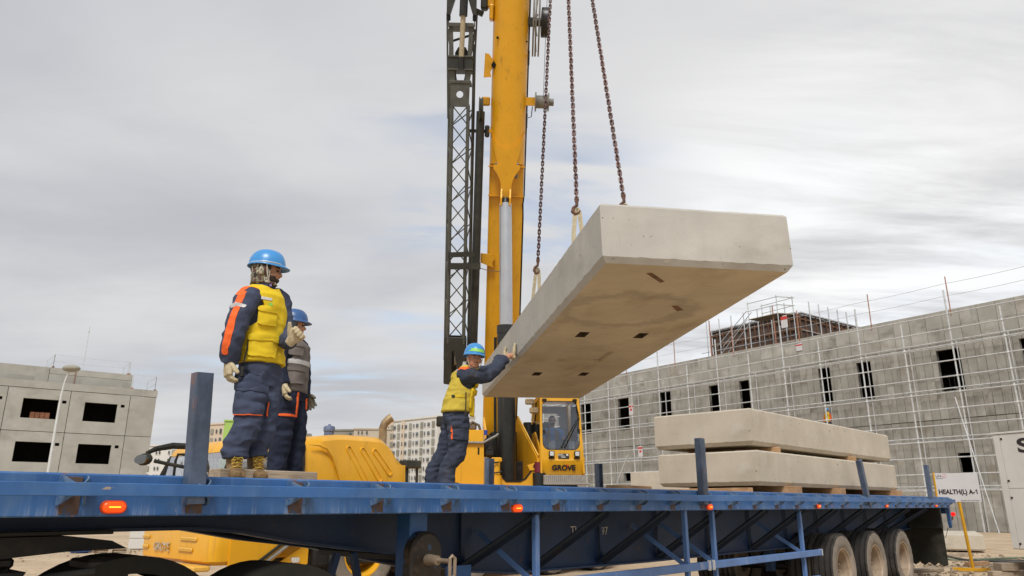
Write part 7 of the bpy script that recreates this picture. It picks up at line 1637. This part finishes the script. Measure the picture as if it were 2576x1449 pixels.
    for sy in (-1, 1):
        ew = hbuild(lambda m: m.ball((.083, sy * .031, .006), (.006, .0125, .0055), 10, 7), HMx, 'eye', 'eye_white', bo, 60, S); hbuild(lambda m: m.ball((.0875, sy * .031, .006), (.003, .0055, .005), 8, 6), HMx, 'iris', 'eye_dark', ew, 60, S)
        hbuild(lambda m: m.tube([(.093, sy * .014, .024), (.092, sy * .030, .027), (.080, sy * .050, .021)], [.002, .0035, .0015], 5), HMx, 'eyebrow', 'hair', bo, 60, S)
    he = helmet(HMx, P, 'helmet_blue', 1.08)
    hbuild(lambda m: m.loft([[(.137 * math.cos(a) * r_, .114 * math.sin(a) * r_, z) for a in [R(-70 + 11 * i) for i in range(11)]] for r_, z in ((1.0, .072), (.93, .108), (.90, .106), (.97, .070))] + [[(.137 * math.cos(a), .114 * math.sin(a), .072) for a in [R(-70 + 11 * i) for i in range(11)]]], caps=False, closed=False), HMx, 'helmet_sticker', 'sticker_green', he, 40, S)
    for sy in (-1, 1): hbuild(lambda m: m.tube([(.03, sy * .088, .045), (.035, sy * .083, -.03), (.04, sy * .060, -.095), (.045, 0, -.118)], .005, 6), HMx, 'chin_strap', 'strap_pale', he, 60, S)
    m = MB(); m.loft(torso_rings([(nck - Z * .01, .085, .088), (nck + Z * .035, .072, .076), (nck + Z * .055, .068, .072)], left, fwd)); finish(remesh(m, .008, 1, folds([(nck, .2)], .010, (30, 30, 40))), 'neck_scarf', 'strap_pale', P)
    # gloved hands flat on the concrete, fingers up
    sn = Vector((HM[0][0], HM[1][0], HM[2][0])); upv = Vector((.10, .12, 1))
    for con, nm in ((conR, 1), (conL, -1)):
        W_ = con - upv.normalized() * .075 + sn * -.004
        finish(hand_mesh(W_, upv + sn * -.03, sn, 1 if nm > 0 else -1, .03, 1.08, .10, 1.12, .1), 'glove', 'glove', P)
        wr = wrR if nm > 0 else wrL; el = elR if nm > 0 else elL
        m = MB(); limb(m, [wr + (el - wr) * .12, wr, W_ + upv * .01], [.036, .033, .034]); finish(remesh(m, .006, 2), 'wrist', 'skin' if nm > 0 else 'glove', bo)
    boot(P, aR, fwd, 1.0, 'sole', False, DECKZ); boot(P, aL, fwd, 1.0, 'sole', False, DECKZ)
worker_three()

# ---------------- crane operator, behind the windscreen
def operator():
    W0 = KM @ Vector((.38, .62, .56)); P = thing('person', 'crane operator with sunglasses and blue shirt sitting in the yellow cab', 'person', Matrix.Translation(W0)); Z = Vector((0, 0, 1))
    fwd = (KM.to_3x3() @ Vector((-.12, -1, 0))).normalized(); left = Vector((-fwd.y, fwd.x, 0)); pel = W0 + Z * .05; chs = W0 + Z * .36; nck = W0 + Z * .52; shR, shL = chs + Z * .08 - left * .18, chs + Z * .08 + left * .18
    elR, elL = shR + fwd * .12 - Z * .24 - left * .04, shL + fwd * .12 - Z * .24 + left * .05; wrR, wrL = elR + fwd * .25 + Z * .02, elL + fwd * .25 + Z * .04
    m = MB(); m.loft(torso_rings([(pel, .17, .13), (chs - Z * .12, .16, .13), (chs, .175, .13), (nck - Z * .04, .13, .10), (nck, .075, .075)], left, fwd)); limb(m, [chs + Z * .04 - left * .05, shR, elR, wrR], [.08, .08, .06, .045]); limb(m, [chs + Z * .04 + left * .05, shL, elL, wrL], [.08, .08, .06, .045])
    sh = finish(remesh(m, .014, 2), 'shirt', 'shirt_blue', P)
    m = MB(); m.loft(torso_rings([(pel, .185, .145), (chs - Z * .12, .178, .145), (chs + Z * .02, .185, .142), (nck - Z * .05, .13, .11)], left, fwd)); vs = remesh(m, .014, 2); patch(vs, lambda p, n_: abs((p - chs).dot(left)) > .055 or n_.dot(fwd) < .2, .005, 'vest', 'vest_grey', P, .01)
    m = MB(); limb(m, [pel - left * .09, pel + fwd * .38 - left * .10, pel + fwd * .40 - left * .10 - Z * .38], [.09, .08, .06]); limb(m, [pel + left * .09, pel + fwd * .38 + left * .10, pel + fwd * .40 + left * .10 - Z * .38], [.09, .08, .06]); finish(remesh(m, .015, 2), 'trousers', 'navy_dark', P)
    HMx = head_frame(nck + Z * .155 + fwd * .02, fwd + left * .05); hm_ = head_and_neck(HMx, nck, 1.05); limb(hm_, [chs, shR, elR, wrR, wrR + fwd * .08], [.08, .05, .04, .03, .035]); limb(hm_, [chs, shL, elL, wrL, wrL + fwd * .08], [.08, .05, .04, .03, .035]); hm_.tube([nck, chs, pel], [.05, .09, .09], 10)
    bo = finish(remesh(hm_, .009, 2), 'body', 'skin', P)
    hbuild(lambda m: (m.ball((.088, -.032, .010), (.010, .028, .018), 10, 7), m.ball((.088, .032, .010), (.010, .028, .018), 10, 7), m.tube([(.03, -.088, .018), (.09, -.05, .018), (.096, 0, .016), (.09, .05, .018), (.03, .088, .018)], .005, 5)), HMx, 'sunglasses', 'strap_black', bo, 60, 1.05)
    hd2 = remesh(head_and_neck(HMx, nck, 1.05), .007, 2); inv = HMx.inverted()
    patch(hd2, lambda p, n_: (lambda q: q.z > .075 or (q.x < -.02 and q.z > -.03))(inv @ p), .006, 'hair', 'hair', bo, .003); patch(hd2, lambda p, n_: (lambda q: -.13 < q.z < -.045 and q.x > .02)(inv @ p), .004, 'beard', 'hair', bo, .003)
operator()

# ---------------- distant worker on the scaffold
def far_worker():
    yv = 0.75; base = RB @ Vector((28.6, yv, 6.05)); dd = at(2065, 1035, base.y); 
    P = thing('person', 'distant worker in blue helmet and yellow vest on the scaffold above the slabs', 'person', Matrix.Translation(base)); Z = Vector((0, 0, 1)); fwd = Vector((-.8, -.6, 0)); left = Vector((.6, -.8, 0))
    m = MB(); 
    for s_ in (-1, 1): limb(m, [base + left * s_ * .1 + Z * .85, base + left * s_ * .11 + Z * .45, base + left * s_ * .12 + Z * .02], [.11, .09, .08])
    finish(remesh(m, .02, 2), 'trousers', 'navy_cloth', P)
    m = MB(); m.loft(torso_rings([(base + Z * .85, .18, .14), (base + Z * 1.15, .18, .14), (base + Z * 1.40, .19, .14), (base + Z * 1.52, .09, .08)], left, fwd))
    finish(remesh(m, .016, 2), 'vest', 'vest_yellow', P)
    m = MB(); 
    for s_ in (-1, 1): limb(m, [base + left * s_ * .14 + Z * 1.42, base + left * s_ * .24 + Z * 1.15, base + left * s_ * .22 + fwd * .15 + Z * .9], [.075, .06, .05])
    finish(remesh(m, .016, 2), 'sleeves', 'orange_cloth', P)
    HMx = head_frame(base + Z * 1.64, fwd); hm_ = head_and_neck(HMx, base + Z * 1.5); hm_.tube([base + Z * 1.5, base + Z * .9], [.06, .1], 10); finish(remesh(hm_, .012, 2), 'body', 'skin_dark', P); helmet(HMx, P, 'helmet_blue', 1.12)
far_worker()
